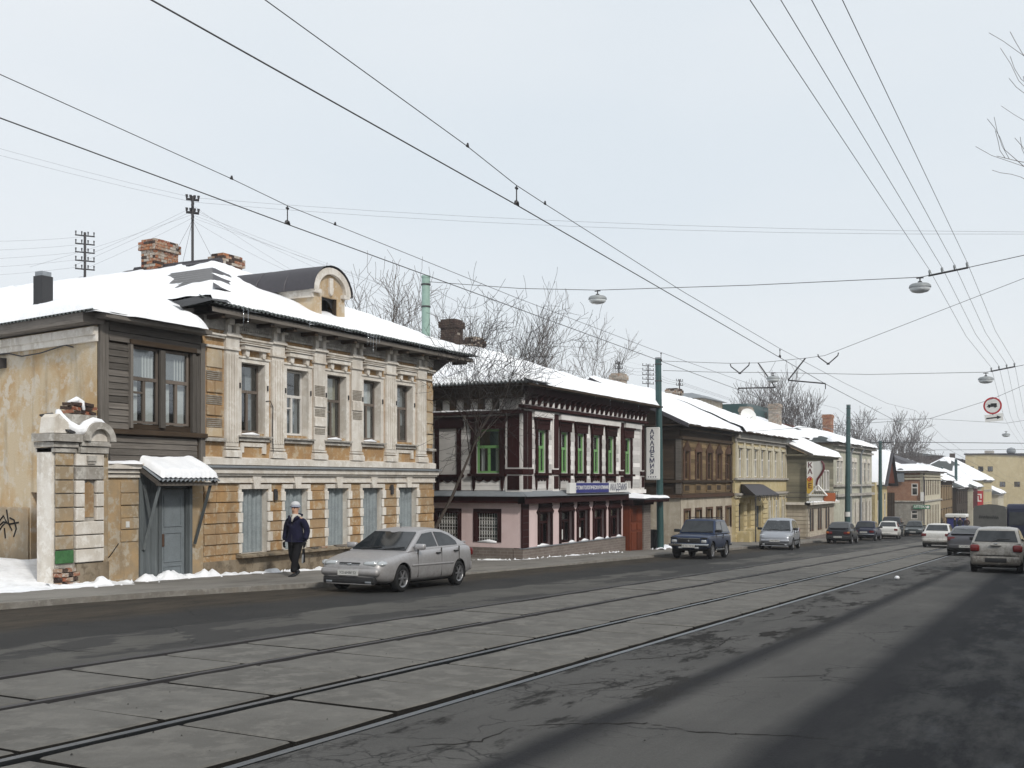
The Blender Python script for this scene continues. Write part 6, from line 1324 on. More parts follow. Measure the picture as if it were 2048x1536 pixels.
SEDAN = dict(st=[(2.25, 0.55, 0.36, 0.52, 0.58), (2.22, 0.70, 0.28, 0.58, 0.66), (2.08, 0.80, 0.20, 0.64, 0.735), (1.75, 0.855, 0.18, 0.72, 0.80), (1.36, 0.872, 0.18, 0.79, 0.86), (1.0, 0.875, 0.18, 0.84, 0.91), (0.4, 0.878, 0.18, 0.88, 0.94), (-0.4, 0.878, 0.18, 0.91, 0.96), (-1.1, 0.872, 0.18, 0.935, 0.985), (-1.6, 0.86, 0.19, 0.95, 1.005), (-1.95, 0.83, 0.24, 0.95, 1.01), (-2.15, 0.77, 0.30, 0.90, 0.97), (-2.24, 0.70, 0.36, 0.78, 0.86), (-2.25, 0.6, 0.4, 0.7, 0.75)],
    gh=[(1.08, 0.90), (0.22, 1.335), (-0.25, 1.385), (-0.75, 1.375), (-1.15, 1.30), (-1.98, 1.00)], wb=0.80, wt=0.585, r=0.305, ax=(1.36, -1.345), rw0=0.05,
    win=[[(0.78, 0.965), (0.18, 1.275), (-0.30, 1.315), (-0.36, 0.985)], [(-0.44, 0.985), (-0.40, 1.315), (-0.78, 1.30), (-1.10, 1.22), (-1.36, 1.08), (-1.38, 1.0)]],
    bits=[('bumper', 2.08, 2.275, -0.74, 0.74, 0.37, 0.55, 'P', 0, 0.07), ('lower_grille', 2.12, 2.262, -0.66, 0.66, 0.215, 0.355, 'plastic_black', 0, 0.02), ('bumper_lip', 2.08, 2.245, -0.58, 0.58, 0.188, 0.215, 'P', 0, 0.01), ('grille', 2.12, 2.235, -0.27, 0.27, 0.578, 0.668, 'plastic_black', 0, 0.025), ('grille_bar', 2.14, 2.243, -0.26, 0.26, 0.618, 0.632, 'chrome', 0, 0), ('badge', 2.16, 2.248, -0.06, 0.06, 0.600, 0.650, 'chrome', 0, 0.015),
          ('headlight', 1.98, 2.235, 0.33, 0.66, 0.575, 0.705, 'headlamp', 1, 0.05), ('headlight_corner', 1.90, 2.16, 0.62, 0.80, 0.59, 0.71, 'headlamp', 1, 0.06), ('intake', 2.17, 2.266, 0.42, 0.58, 0.225, 0.27, 'tin_grey', 1, 0.01), ('rear_bumper', -2.28, -2.1, -0.74, 0.74, 0.34, 0.58, 'P', 0, 0.06), ('tail_light', -2.235, -2.08, 0.45, 0.775, 0.72, 0.90, 'tail_red', 1, 0.02), ('spoiler', -2.12, -1.92, -0.62, 0.62, 1.03, 1.065, 'P', 0, 0.015), ('aerial', 0.05, 0.06, -0.005, 0.005, 1.38, 1.52, 'plastic_black', 0, 0), ('rub_strip', -1.0, 1.0, 0.868, 0.888, 0.56, 0.60, 'P', 1, 0.01)],
    seams=[(0.72, 0.30, 0.93), (-0.40, 0.28, 0.95), (-1.30, 0.62, 0.97)], handles=[(-0.22, 0.83), (-1.12, 0.86)], mirror=(0.72, 0.99), mirm='P', plate=(2.285, 0.445, 1), num='У216НМ 52', spokes=6)
SEDAN['mirm'] = 'paint_silver'
settle(car('parked_car', 'dusty silver five-door saloon parked nose towards us beside the ochre house', 'car', at(21.35, 14.15, 0), R(183), SEDAN, 'paint_silver', 'cars parked along the far kerb'), 0)
NIVA = dict(st=[(1.84, 0.72, 0.45, 0.80, 0.86), (1.82, 0.78, 0.40, 0.86, 0.92), (1.70, 0.81, 0.36, 0.90, 0.96), (1.15, 0.82, 0.36, 0.93, 1.0), (0.7, 0.82, 0.36, 0.95, 1.02), (-0.3, 0.82, 0.36, 0.96, 1.03), (-1.2, 0.82, 0.36, 0.96, 1.03), (-1.7, 0.81, 0.38, 0.95, 1.02), (-1.84, 0.78, 0.42, 0.92, 1.0), (-1.87, 0.74, 0.46, 0.88, 0.95)],
    gh=[(0.72, 1.03), (0.22, 1.565), (-0.5, 1.60), (-1.35, 1.575), (-1.82, 1.03)], wb=0.765, wt=0.625, r=0.345, ax=(1.13, -1.07), ub=0.32, win=[[(0.52, 1.09), (0.18, 1.50), (-0.42, 1.52), (-0.46, 1.09)], [(-0.54, 1.09), (-0.50, 1.52), (-1.28, 1.50), (-1.58, 1.09)]],
    bits=[('bumper', 1.84, 1.93, -0.82, 0.82, 0.52, 0.62, 'chrome', 0, 0.015), ('grille', 1.80, 1.862, -0.46, 0.46, 0.66, 0.82, 'plastic_black', 0, 0.01), ('grille_trim', 1.80, 1.87, -0.46, 0.46, 0.825, 0.85, 'chrome', 0, 0), ('badge', 1.85, 1.875, -0.03, 0.03, 0.70, 0.78, 'chrome', 0, 0), ('headlight', 1.80, 1.868, 0.50, 0.72, 0.655, 0.78, 'headlamp', 1, 0.04), ('indicator', 1.79, 1.862, 0.50, 0.76, 0.82, 0.88, 'plastic_black', 1, 0.01), ('rear_bumper', -1.95, -1.84, -0.8, 0.8, 0.5, 0.6, 'chrome', 0, 0.015), ('tail_light', -1.90, -1.85, 0.6, 0.74, 0.68, 0.92, 'tail_red', 1, 0.01), ('sill', -0.62, 0.7, 0.78, 0.83, 0.33, 0.40, 'chrome', 1, 0.01), ('mud_flap', -1.50, -1.48, 0.58, 0.80, 0.16, 0.5, 'plastic_black', 1, 0), ('waist_trim', -1.7, 1.6, 0.815, 0.828, 0.90, 0.915, 'chrome', 1, 0), ('roof_rack', -1.3, 0.1, -0.6, -0.56, 1.66, 1.69, 'plastic_black', 1, 0), ('rack_bar', -0.2, -0.17, -0.6, 0.6, 1.66, 1.69, 'plastic_black', 0, 0), ('rack_bar', -1.1, -1.07, -0.6, 0.6, 1.66, 1.69, 'plastic_black', 0, 0), ('fog_lamp', 1.86, 1.92, 0.25, 0.42, 0.42, 0.50, 'headlamp', 1, 0.02)],
    seams=[(0.58, 0.42, 1.0), (-0.5, 0.42, 1.0)], handles=[(-0.36, 0.84)], mirror=(0.55, 1.12), plate=(1.94, 0.53, 1), num='М 731 ТУ 52', spokes=8)
settle(car('parked_jeep', 'boxy dark blue off-roader with a chrome bumper parked below the timber house', 'car', at(43.35, 13.8, 0), R(182), NIVA, 'paint_blue', 'cars parked along the far kerb'), 0)
MPV = dict(st=[(2.13, 0.55, 0.34, 0.55, 0.62), (2.10, 0.70, 0.26, 0.62, 0.72), (1.95, 0.80, 0.20, 0.74, 0.84), (1.6, 0.86, 0.18, 0.86, 0.96), (1.2, 0.875, 0.18, 0.93, 1.02), (0.5, 0.88, 0.18, 0.97, 1.05), (-0.8, 0.88, 0.18, 1.0, 1.07), (-1.6, 0.86, 0.2, 1.02, 1.09), (-2.0, 0.80, 0.28, 0.98, 1.06), (-2.12, 0.72, 0.36, 0.85, 0.95)],
    gh=[(1.5, 0.98), (0.55, 1.55), (-0.1, 1.63), (-0.9, 1.60), (-1.45, 1.50), (-2.02, 1.05)], wb=0.82, wt=0.60, r=0.31, ax=(1.33, -1.40), win=[[(0.95, 1.07), (0.50, 1.47), (-0.05, 1.54), (-0.1, 1.08)], [(-0.2, 1.08), (-0.15, 1.54), (-0.85, 1.52), (-0.9, 1.1)], [(-1.0, 1.1), (-0.95, 1.51), (-1.4, 1.42), (-1.65, 1.14)]],
    bits=[('bumper', 1.98, 2.17, -0.74, 0.74, 0.38, 0.56, 'P', 0, 0.07), ('lower_grille', 2.06, 2.155, -0.6, 0.6, 0.235, 0.34, 'plastic_black', 0, 0.02), ('bumper_lip', 2.02, 2.16, -0.7, 0.7, 0.19, 0.23, 'P', 0, 0.015), ('grille', 2.02, 2.07, -0.34, 0.34, 0.655, 0.72, 'plastic_black', 0, 0.02), ('grille_chevron', 2.05, 2.08, -0.06, 0.06, 0.66, 0.72, 'chrome', 0, 0.01), ('headlight', 1.84, 2.01, 0.46, 0.79, 0.60, 0.80, 'headlamp', 1, 0.05), ('fog_lamp', 2.08, 2.165, 0.5, 0.62, 0.25, 0.32, 'headlamp', 1, 0.02), ('tail_light', -2.1, -1.95, 0.6, 0.8, 0.8, 1.1, 'tail_red', 1, 0.02), ('rub_strip', -1.0, 1.0, 0.872, 0.892, 0.46, 0.54, 'plastic_black', 1, 0.01)],
    seams=[(0.88, 0.3, 1.02), (-0.14, 0.3, 1.05)], handles=[(0.1, 0.90), (-0.8, 0.92)], mirror=(0.98, 1.08), plate=(2.185, 0.475, 1), num='Е 905 ХМ 52', spokes=5)
settle(car('parked_minivan', 'rounded light silver minivan parked in front of the yellow house', 'car', at(57.9, 14.05, 0), R(186), MPV, 'paint_lightsilver', 'cars parked along the far kerb'), 0)
WEDGE = dict(st=[(2.0, 0.6, 0.35, 0.55, 0.6), (1.95, 0.74, 0.25, 0.6, 0.68), (1.5, 0.81, 0.2, 0.72, 0.78), (0.9, 0.82, 0.2, 0.82, 0.88), (0, 0.82, 0.2, 0.88, 0.93), (-1.2, 0.82, 0.2, 0.92, 0.96), (-1.75, 0.80, 0.22, 0.92, 0.97), (-1.98, 0.76, 0.30, 0.86, 0.93), (-2.02, 0.70, 0.36, 0.78, 0.86)],
    gh=[(1.0, 0.88), (0.2, 1.34), (-0.4, 1.385), (-1.05, 1.36), (-1.85, 0.98)], wb=0.75, wt=0.58, r=0.285, ax=(1.2, -1.25), rw0=0.1, win=[[(0.75, 0.95), (0.2, 1.28), (-0.35, 1.31), (-0.38, 0.97)], [(-0.46, 0.97), (-0.42, 1.31), (-1.0, 1.28), (-1.4, 1.02)]],
    bits=[('rear_bumper', -2.10, -1.95, -0.74, 0.74, 0.30, 0.52, 'plastic_black', 0, 0.03), ('tail_light', -2.06, -1.95, 0.36, 0.73, 0.62, 0.78, 'tail_red', 1, 0.015), ('indicator', -2.065, -1.98, 0.58, 0.735, 0.69, 0.78, 'indicator', 1, 0.01), ('spoiler', -1.98, -1.80, -0.5, 0.5, 0.99, 1.02, 'P', 0, 0.01), ('headlight', 1.88, 1.99, 0.4, 0.7, 0.52, 0.62, 'headlamp', 1, 0.02), ('bumper', 1.88, 2.05, -0.72, 0.72, 0.3, 0.5, 'plastic_black', 0, 0.03)],
    seams=[(0.72, 0.3, 0.9), (-0.42, 0.3, 0.93)], handles=[(-0.25, 0.82)], mirror=(0.7, 0.98), plate=(-2.115, 0.44, -1), num='К 118 АС 52', spokes=5)
settle(car('parked_hatchback', 'black wedge-shaped hatchback with red tail lights, seen from behind', 'car', at(73.6, 13.7, 0), R(2), WEDGE, 'paint_black', 'cars parked along the far kerb'), 1)
BOXY = dict(st=[(2.05, 0.68, 0.38, 0.68, 0.74), (2.02, 0.76, 0.32, 0.74, 0.80), (1.5, 0.80, 0.26, 0.80, 0.86), (0.8, 0.81, 0.24, 0.85, 0.91), (-0.6, 0.81, 0.24, 0.87, 0.93), (-1.3, 0.80, 0.24, 0.87, 0.93), (-1.9, 0.79, 0.28, 0.84, 0.90), (-2.05, 0.76, 0.34, 0.80, 0.86), (-2.08, 0.7, 0.4, 0.76, 0.8)],
    gh=[(0.85, 0.91), (0.35, 1.38), (-0.3, 1.42), (-0.95, 1.39), (-1.4, 0.93)], wb=0.745, wt=0.60, r=0.29, ax=(1.22, -1.2), win=[[(0.65, 0.97), (0.3, 1.32), (-0.25, 1.35), (-0.28, 0.98)], [(-0.36, 0.98), (-0.33, 1.35), (-0.9, 1.32), (-1.12, 0.98)]],
    bits=[('rear_bumper', -2.15, -2.06, -0.78, 0.78, 0.42, 0.5, 'chrome', 0, 0.01), ('tail_light', -2.10, -2.04, 0.42, 0.72, 0.60, 0.74, 'tail_red', 1, 0.01), ('headlight', 2.0, 2.06, 0.42, 0.7, 0.58, 0.72, 'headlamp', 1, 0.02), ('grille', 2.0, 2.06, -0.4, 0.4, 0.58, 0.72, 'plastic_black', 0, 0.01), ('bumper', 2.04, 2.13, -0.78, 0.78, 0.42, 0.5, 'chrome', 0, 0.01)],
    seams=[(0.6, 0.3, 0.9), (-0.3, 0.3, 0.9)], handles=[(-0.15, 0.80)], mirror=(0.6, 0.98), plate=(-2.115, 0.62, -1), num='О 263 ВА 52', spokes=8)
settle(car('parked_saloon', 'navy blue square-cut saloon parked behind the black hatchback', 'car', at(84.6, 13.9, 0), R(1), BOXY, 'paint_navy', 'cars parked along the far kerb'), 1)
ROUND = dict(BOXY); ROUND['st'] = [(2.2, 0.6, 0.34, 0.55, 0.62), (2.1, 0.76, 0.25, 0.62, 0.70), (1.5, 0.83, 0.2, 0.74, 0.82), (0.9, 0.84, 0.2, 0.82, 0.89), (-0.6, 0.84, 0.2, 0.88, 0.94), (-1.4, 0.83, 0.2, 0.90, 0.97), (-1.9, 0.82, 0.24, 0.90, 0.98), (-2.15, 0.77, 0.3, 0.84, 0.93), (-2.22, 0.68, 0.36, 0.74, 0.82)]
ROUND['gh'] = [(1.0, 0.89), (0.3, 1.36), (-0.3, 1.405), (-0.95, 1.37), (-1.55, 0.97)]; ROUND['bits'] = [('rear_bumper', -2.27, -2.1, -0.74, 0.74, 0.34, 0.54, 'P', 0, 0.05), ('tail_light', -2.215, -2.05, 0.52, 0.78, 0.68, 0.84, 'tail_red', 1, 0.02), ('headlight', 2.05, 2.17, 0.42, 0.74, 0.56, 0.68, 'headlamp', 1, 0.03), ('grille', 2.1, 2.17, -0.35, 0.35, 0.58, 0.66, 'plastic_black', 0, 0.02), ('bumper', 2.08, 2.25, -0.72, 0.72, 0.32, 0.52, 'P', 0, 0.06)]; ROUND['plate'] = (-2.28, 0.44, -1); ROUND['wb'] = 0.77; ROUND['wt'] = 0.58; ROUND['num'] = 'Р 540 КЕ 52'
w2 = dict(ROUND); settle(car('parked_saloon', 'cream-white saloon with dark red tail lights beyond the navy one', 'car', at(91.8, 13.4, 0), R(4), w2, 'paint_clean_white', 'cars parked along the far kerb'), 1)
SUV = dict(NIVA); SUV = dict(SUV, st=[(x*1.22, hw*1.08, zb, zs*1.1, zt*1.1) for x, hw, zb, zs, zt in NIVA['st']], gh=[(0.95, 1.12), (0.35, 1.72), (-0.4, 1.77), (-1.6, 1.74), (-2.15, 1.14)], wb=0.82, wt=0.68, r=0.38, ax=(1.4, -1.35), win=[[(0.7, 1.2), (0.3, 1.64), (-0.35, 1.68), (-0.4, 1.2)], [(-0.5, 1.2), (-0.45, 1.68), (-1.5, 1.66), (-1.8, 1.2)]], bits=[('bumper', 2.18, 2.34, -0.84, 0.84, 0.45, 0.66, 'plastic_black', 0, 0.04), ('grille', 2.18, 2.28, -0.45, 0.45, 0.72, 0.92, 'plastic_black', 0, 0.02), ('headlight', 2.1, 2.27, 0.5, 0.82, 0.74, 0.92, 'headlamp', 1, 0.04), ('rear_bumper', -2.36, -2.2, -0.8, 0.8, 0.5, 0.66, 'plastic_black', 0, 0.03)], seams=[(0.75, 0.5, 1.1), (-0.45, 0.5, 1.1)], plate=(2.35, 0.55, 1), mirror=(0.75, 1.25), num='Х 077 НР 52')
settle(car('parked_suv', 'tall dark off-road car facing us behind the cream-white saloon', 'car', at(101.5, 14.6, 0), R(184), SUV, 'paint_black', 'cars parked along the far kerb'), 0)
gz_ = dict(ROUND, plate=(2.262, 0.42, 1), num='А 334 СО 52'); settle(car('parked_saloon', 'dark green-grey saloon facing us at the end of the parked row', 'car', at(106.5, 13.25, 0), R(182), gz_, 'paint_darkgreen', 'cars parked along the far kerb'), 0)
# moving traffic on the right
ws_ = dict(ROUND, num='Н 612 УК 52'); settle(car('saloon_car', 'dirty white saloon driving away on the tram tracks', 'car', at(70.5, 7.35, 0), R(0), ws_, 'paint_white', 'cars driving away'), 1)
gh_ = dict(SEDAN, num='Т 457 ММ 52', plate=(-2.29, 0.46, -1), mirm='paint_grey'); settle(car('hatchback_car', 'dark grey fastback driving away between the two white cars', 'car', at(57.3, 4.62, 0), R(0), gh_, 'paint_grey', 'cars driving away'), 1)
YAR = dict(st=[(1.82, 0.55, 0.34, 0.55, 0.62), (1.75, 0.72, 0.24, 0.66, 0.76), (1.4, 0.81, 0.19, 0.80, 0.90), (0.9, 0.83, 0.19, 0.88, 0.97), (0, 0.835, 0.19, 0.94, 1.0), (-0.9, 0.835, 0.19, 0.97, 1.03), (-1.45, 0.825, 0.20, 0.98, 1.05), (-1.72, 0.79, 0.26, 0.94, 1.02), (-1.80, 0.72, 0.32, 0.82, 0.9)],
    gh=[(1.15, 0.96), (0.35, 1.46), (-0.3, 1.50), (-1.0, 1.475), (-1.38, 1.43), (-1.74, 1.0)], wb=0.785, wt=0.60, r=0.285, ax=(1.18, -1.19), rw0=0.10, win=[[(0.9, 1.03), (0.35, 1.38), (-0.15, 1.42), (-0.2, 1.04)], [(-0.3, 1.04), (-0.25, 1.42), (-0.9, 1.40), (-1.2, 1.08)]],
    bits=[('rear_bumper', -1.90, -1.7, -0.76, 0.76, 0.26, 0.56, 'P', 0, 0.07), ('tail_light', -1.83, -1.62, 0.50, 0.80, 0.70, 0.94, 'tail_red', 1, 0.06), ('tailgate_handle', -1.86, -1.74, -0.17, 0.17, 0.90, 0.95, 'P', 0, 0.02), ('emblem', -1.865, -1.76, -0.06, 0.06, 0.965, 1.0, 'chrome', 0, 0.02), ('plate_recess', -1.915, -1.8, -0.33, 0.33, 0.36, 0.50, 'plastic_black', 0, 0.01), ('headlight', 1.5, 1.72, 0.5, 0.76, 0.6, 0.78, 'headlamp', 1, 0.05), ('bumper', 1.65, 1.85, -0.7, 0.7, 0.3, 0.5, 'P', 0, 0.06), ('tailgate_seam', -1.845, -1.7, -0.60, 0.60, 0.585, 0.60, 'plastic_black', 0, 0)],
    seams=[(0.85, 0.3, 1.0), (-0.25, 0.3, 1.0)], mirror=(0.85, 1.08), spokes=6)
ya = car('hatchback_car', 'muddy white small hatchback driving away, nearest at the right edge', 'car', at(40.9, 2.33, 0), R(0), YAR, 'paint_whitedirty', 'cars driving away'); settle(ya, 1)
q = MB(); q.tube([(-1.76, 0.10, 1.06), (-1.70, -0.05, 1.12), (-1.655, -0.42, 1.13)], 0.013, 4); q.build('rear_wiper', 'plastic_black', ya, local=True)
# truck with a tarpaulin and a dark van
paint('tarp', (0.10, 0.10, 0.093), 0.85, 0.4, sc=3)
TR = thing('tarpaulin_truck', 'lorry with a grey tarpaulin body far ahead in the right lane', 'truck', at(96, 6.0, 0)); 
def tarp_body():
    m = MB(); x0, x1, w_ = -3.0, 2.6, 1.2; k0 = 0; sec = []
    for i in range(13):
        x = x0+(x1-x0)*i/12; sag = 0.05*abs(math.sin(i*math.pi/2)); ring = [(-w_, 0.95), (-w_, 2.45), (-w_*0.9, 2.72-sag), (-w_*0.4, 2.86-sag), (0, 2.9-sag), (w_*0.4, 2.86-sag), (w_*0.9, 2.72-sag), (w_, 2.45), (w_, 0.95)]
        m.v += [(x, a, b) for a, b in ring]
    for i in range(12):
        for j in range(8): a = i*9+j; m.f.append((a, a+1, a+10, a+9))
    m.f.append(tuple(range(9))); m.f.append(tuple(range(108, 117))); m.build('tarpaulin', 'tarp', TR, local=True)
tarp_body()
m = MB(); m.box(-3.0, 4.6, -0.5, 0.5, 0.6, 0.95); m.build('chassis', 'underbody', TR, local=True); m = MB(); m.box(-3.05, 2.65, -1.22, 1.22, 0.8, 1.0); m.build('load_bed', 'wood_bluegrey', TR, local=True)
m = MB(); m.box(2.8, 4.7, -1.1, 1.1, 0.7, 2.4); cabn = m.build('cab', 'paint_blue', TR, local=True, bevel=0.15); m = MB(); m.box(3.2, 4.1, -1.11, 1.11, 1.6, 2.2); m.build('cab_window', 'car_glass', TR, local=True)
for x in (-1.6, 3.6):
    for sg in (-1, 1): wheel(TR, x, sg*0.95, 0.45, 0.28, sg, 5)
for sg in (-1, 1): m = MB(); m.box(-3.08, -3.0, sg*0.95-0.1, sg*0.95+0.1, 0.75, 0.85); m.build('tail_light', 'tail_red', TR, local=True)
sm = random.Random(5); m = MB()
for k in range(9): y = 0.75-k*0.16; m.tube([(-3.015, y, 1.75+sm.uniform(-0.03, 0.05)), (-3.015, y-0.06, 1.98+sm.uniform(-0.06, 0.06)), (-3.015, y-0.13, 1.76+sm.uniform(-0.03, 0.08))], 0.022, 4)
tag(m.build('smudged_lettering', 'plastic_black', TR, local=True), kind='stuff')
settle(TR, 1)
VN = thing('dark_van', 'tall dark blue-black van cut off by the right edge of the view', 'van', at(66, 2.28, 0))
def van():
    m = MB(); prof = [(-2.4, 0.35), (2.5, 0.35), (2.55, 0.8), (2.2, 1.15), (1.4, 2.0), (0.9, 2.55), (-2.2, 2.6), (-2.4, 2.4)]
    m.prism([(x, -0.98, z) for x, z in prof], (0, 1.96, 0)); m.build('body', 'paint_navy', VN, local=True, bevel=0.1, smooth=True, angle=40)
van()
for sg in (-1, 1):
    m = MB(); m.box(-2.43, -2.395, sg*0.08 if sg > 0 else -0.85, 0.85 if sg > 0 else -0.08, 1.45, 2.15); m.build('rear_window', 'car_glass', VN, local=True); m = MB(); m.box(-2.44, -2.39, sg*0.9-0.07, sg*0.9+0.07, 0.9, 1.25); m.build('tail_light', 'tail_red', VN, local=True)
    for x in (-1.5, 1.6): wheel(VN, x, sg*0.86, 0.34, 0.2, sg, 5)
m = MB(); m.box(-2.5, -2.38, -0.95, 0.95, 0.4, 0.6); m.build('rear_bumper', 'plastic_black', VN, local=True, bevel=0.03)
settle(VN, 1)
# ------------------------------------------------------------------ poles, wires, lamps, signs
def wire(name, label, pts, r=0.012, group=None, cat='wire', mat='wire', sag=0.0, n=1):
    P = [Vector(p) for p in pts]; Q = []
    for a, b in zip(P, P[1:]):
        for i in range(n): f = i/n; Q.append(a.lerp(b, f)-Vector((0, 0, sag*4*f*(1-f))))
    Q.append(P[-1]); m = MB(); m.tube(Q, r, 5); o = m.build(name, mat, None, smooth=True); tag(o, label, cat, group); return o
def along(t, hs): return [(s, t, gz(s)+h) for s, h in hs]
CA = [(-14, 5.6), (11.71, 5.60), (30, 5.45), (49, 5.5), (93, 5.5), (150, 5.5), (240, 5.5)]
wire('contact_wire', 'thick tram contact wire over the nearer track, crossing the sky from the top left', along(6.07, CA), 0.0075)
wire('contact_wire', 'thick tram contact wire over the farther track, entering low at the left edge', along(9.37, [(-10, 5.6), (11.39, 5.65), (26, 5.72), (34, 5.75), (49, 5.6), (93, 5.5), (150, 5.5), (240, 5.5)]), 0.0075)
MA = [(-14, 7.6), (-4, 6.9), (2, 6.45), (7.1, 6.14), (10.5, 5.95), (11.71, 5.84), (12.5, 5.82), (18, 5.72), (25, 5.70), (33, 5.78), (41, 5.95), (49, 6.4), (60, 6.0), (71, 5.85), (82, 6.0), (93, 6.4), (115, 5.9), (137, 6.4)]
wire('messenger_wire', 'carrier wire with two dark clips above the nearer contact wire', along(6.07, MA), 0.005)
MBW = [(-12, 6.7), (-4, 6.35), (2, 6.18), (7.0, 6.07), (10.3, 5.96), (11.4, 5.90), (12.4, 5.90), (18, 5.88), (25.3, 5.93), (33, 6.05), (41, 6.25), (49, 6.6), (60, 6.1), (71, 5.9), (82, 6.1), (93, 6.5), (115, 6.0), (137, 6.5)]
wire('messenger_wire', 'carrier wire with two dark clips above the farther contact wire', along(9.37, MBW), 0.005)
def dropper(t, s, h0, h1, label):
    o = thing('wire_dropper', label, 'wire hanger', (s, t, gz(s)+h0), group='droppers on the tram wires'); z0, z1 = gz(s)+h0, gz(s)+h1
    m = MB(); m.tube([(s, t, z0), (s, t, z1)], 0.008, 5); m.build('rod', 'iron', o)
    m = MB(); m.tube([(s-0.05, t, z0+0.0), (s-0.02, t, z0+0.03), (s+0.02, t, z0+0.03), (s+0.05, t, z0)], [0.012, 0.024, 0.024, 0.012], 6); m.tube([(s, t, z0+0.02), (s, t, z0+0.06)], 0.013, 6); m.build('clamp', 'iron', o)
    m = MB(); m.tube([(s-0.02, t, z1-0.035), (s+0.02, t, z1-0.035)], 0.016, 6); m.build('insulator', 'iron', o)
dropper(6.07, 11.71, 5.60, 5.84, 'wire hanger on the nearer tram wire between two clips'); dropper(9.37, 11.39, 5.65, 5.90, 'wire hanger on the farther tram wire between two clips')
dropper(6.07, 25.0, 5.5, 5.70, 'wire hanger on the nearer tram wire left of the boomed supports'); dropper(9.37, 26.1, 5.72, 5.95, 'wire hanger on the farther tram wire beside the first green pole')
def clip(label, t, s, h):
    """small dark feeder clip sitting on the carrier wire"""
    z = gz(s)+h; o = thing('wire_clip', label, 'wire clip', (s, t, z), 0, 'clips on the carrier wires')
    m = MB(); m.tube([(-0.024, 0, -0.006), (0.024, 0, -0.006)], 0.010, 6); m.build('jaw', 'iron', o, local=True)
    m = MB(); m.hexa([(-0.02, -0.010, 0), (0.02, -0.010, 0), (0.02, 0.010, 0), (-0.02, 0.010, 0), (-0.004, -0.007, 0.036), (0.014, -0.007, 0.036), (0.014, 0.007, 0.036), (-0.004, 0.007, 0.036)]); m.build('lug', 'iron', o, local=True, bevel=0.004)
clip('dark clip, leftmost on the lower carrier wire', 9.37, 10.31, 5.965); clip('dark clip right of the hanger on the lower carrier wire', 9.37, 12.44, 5.905)
clip('dark clip left of the hanger on the upper carrier wire', 6.07, 10.51, 5.955); clip('dark clip right of the hanger on the upper carrier wire', 6.07, 12.51, 5.825)
def lamp(label, s, t, z, sc=1.0):
    o = thing('street_lamp', label, 'lamp', (s, t, z), group='lamps hung over the street')
    m = MB(); m.lathe([(0.0, -0.13), (0.10, -0.14), (0.24, -0.17), (0.30, -0.22), (0.31, -0.28), (0.28, -0.285)], (0, 0, 0), 'z', 20); m.build('shade', 'lamp_shell', o, local=True, smooth=True, angle=50)
    m = MB(); m.lathe([(0.285, -0.285), (0.28, -0.34), (0.22, -0.40), (0.10, -0.43), (0, -0.43)], (0, 0, 0), 'z', 20); m.build('globe', 'lamp_glass', o, local=True, smooth=True)
    m = MB(); m.tube([(0, 0, -0.15), (0, 0, 0.02)], 0.02, 6); m.tube([(0, -0.10, 0.0), (0, 0.10, 0.0)], 0.018, 5); m.lathe([(0.0, -0.10), (0.06, -0.10), (0.06, -0.14), (0, -0.14)], (0, 0, 0), 'z', 10); m.build('hanger', 'iron', o, local=True)
    o.scale = (sc, sc, sc)
def crossbar(label, p0, p1, n=4):
    o = thing('insulator_bar', label, 'insulator bar', p0, group='insulator bars under the right wires'); P0, P1 = Vector(p0), Vector(p1); m = MB(); m.tube([P0, P1], 0.03, 5); m.build('bar', 'iron', o); res = []
    for k in range(n):
        p = P0.lerp(P1, 0.03+0.94*k/(n-1)); m = MB(); m.tube([p, p+Vector((0, 0, 0.07)), p+Vector((0, 0, 0.11)), p+Vector((0, 0, 0.16))], [0.015, 0.028, 0.04, 0.03], 7); m.build('insulator', 'lamp_shell', o, smooth=True); res.append(p+Vector((0, 0, 0.16)))
    return res
def rounded_pole(name, label, s, t, z0, z1, r0, r1, mat, top=None, group=None, lean=(0, 0)):
    o = thing(name, label, 'pole', (s, t, z0), group=group); m = MB(); m.tube([(s, t, z0-0.5), (s+lean[0]*0.5, t+lean[1]*0.5, (z0+z1)/2), (s+lean[0], t+lean[1], z1)], [r0, (r0+r1)/2, r1], 16); m.build('shaft', mat, o, smooth=True, angle=50)
    for z in (z1-0.3, z1-1.1):
        f = (z-z0)/(z1-z0); m = MB(); m.lathe([(r1+0.02, -0.03), (r1+0.03, 0.0), (r1+0.02, 0.03)], (s+lean[0]*f, t+lean[1]*f, z), 'z', 14); m.build('collar', 'iron', o)
    m = MB(); m.lathe([(0, 0.02), (r1+0.015, 0.02), (r1+0.015, -0.05)], (s+lean[0], t+lean[1], z1), 'z', 14); m.build('cap', 'tin_grey' if mat != 'pole_pale' else 'pole_pale', o); return o
rounded_pole('wire_pole', 'pale green steel pole rising behind the ochre house roof', 33.0, 20.8, gz(33), 9.25, 0.17, 0.15, 'pole_pale', group='tram wire poles')
P1 = rounded_pole('wire_pole', 'dark green pole carrying the vertical white sign', 48.95, 17.6, gz(49)+0.1, 7.75, 0.17, 0.145, 'pole_green', group='tram wire poles', lean=(0.0, 0.12))
rounded_pole('wire_pole', 'dark green pole with a white paper band before the ornate house', 93.3, 17.0, gz(93)+0.1, 8.3, 0.24, 0.17, 'pole_green', group='tram wire poles', lean=(0.6, 0.0))
P3 = rounded_pole('wire_pole', 'dark pole with a crossarm just left of the gabled cottage', 110.0, 16.9, gz(110)+0.1, 5.8, 0.2, 0.15, 'pole_green', group='tram wire poles')
m = MB(); m.tube([(110, 17.9, 5.6), (110, 15.9, 5.6)], 0.05, 4); m.build('crossarm', 'iron', P3)
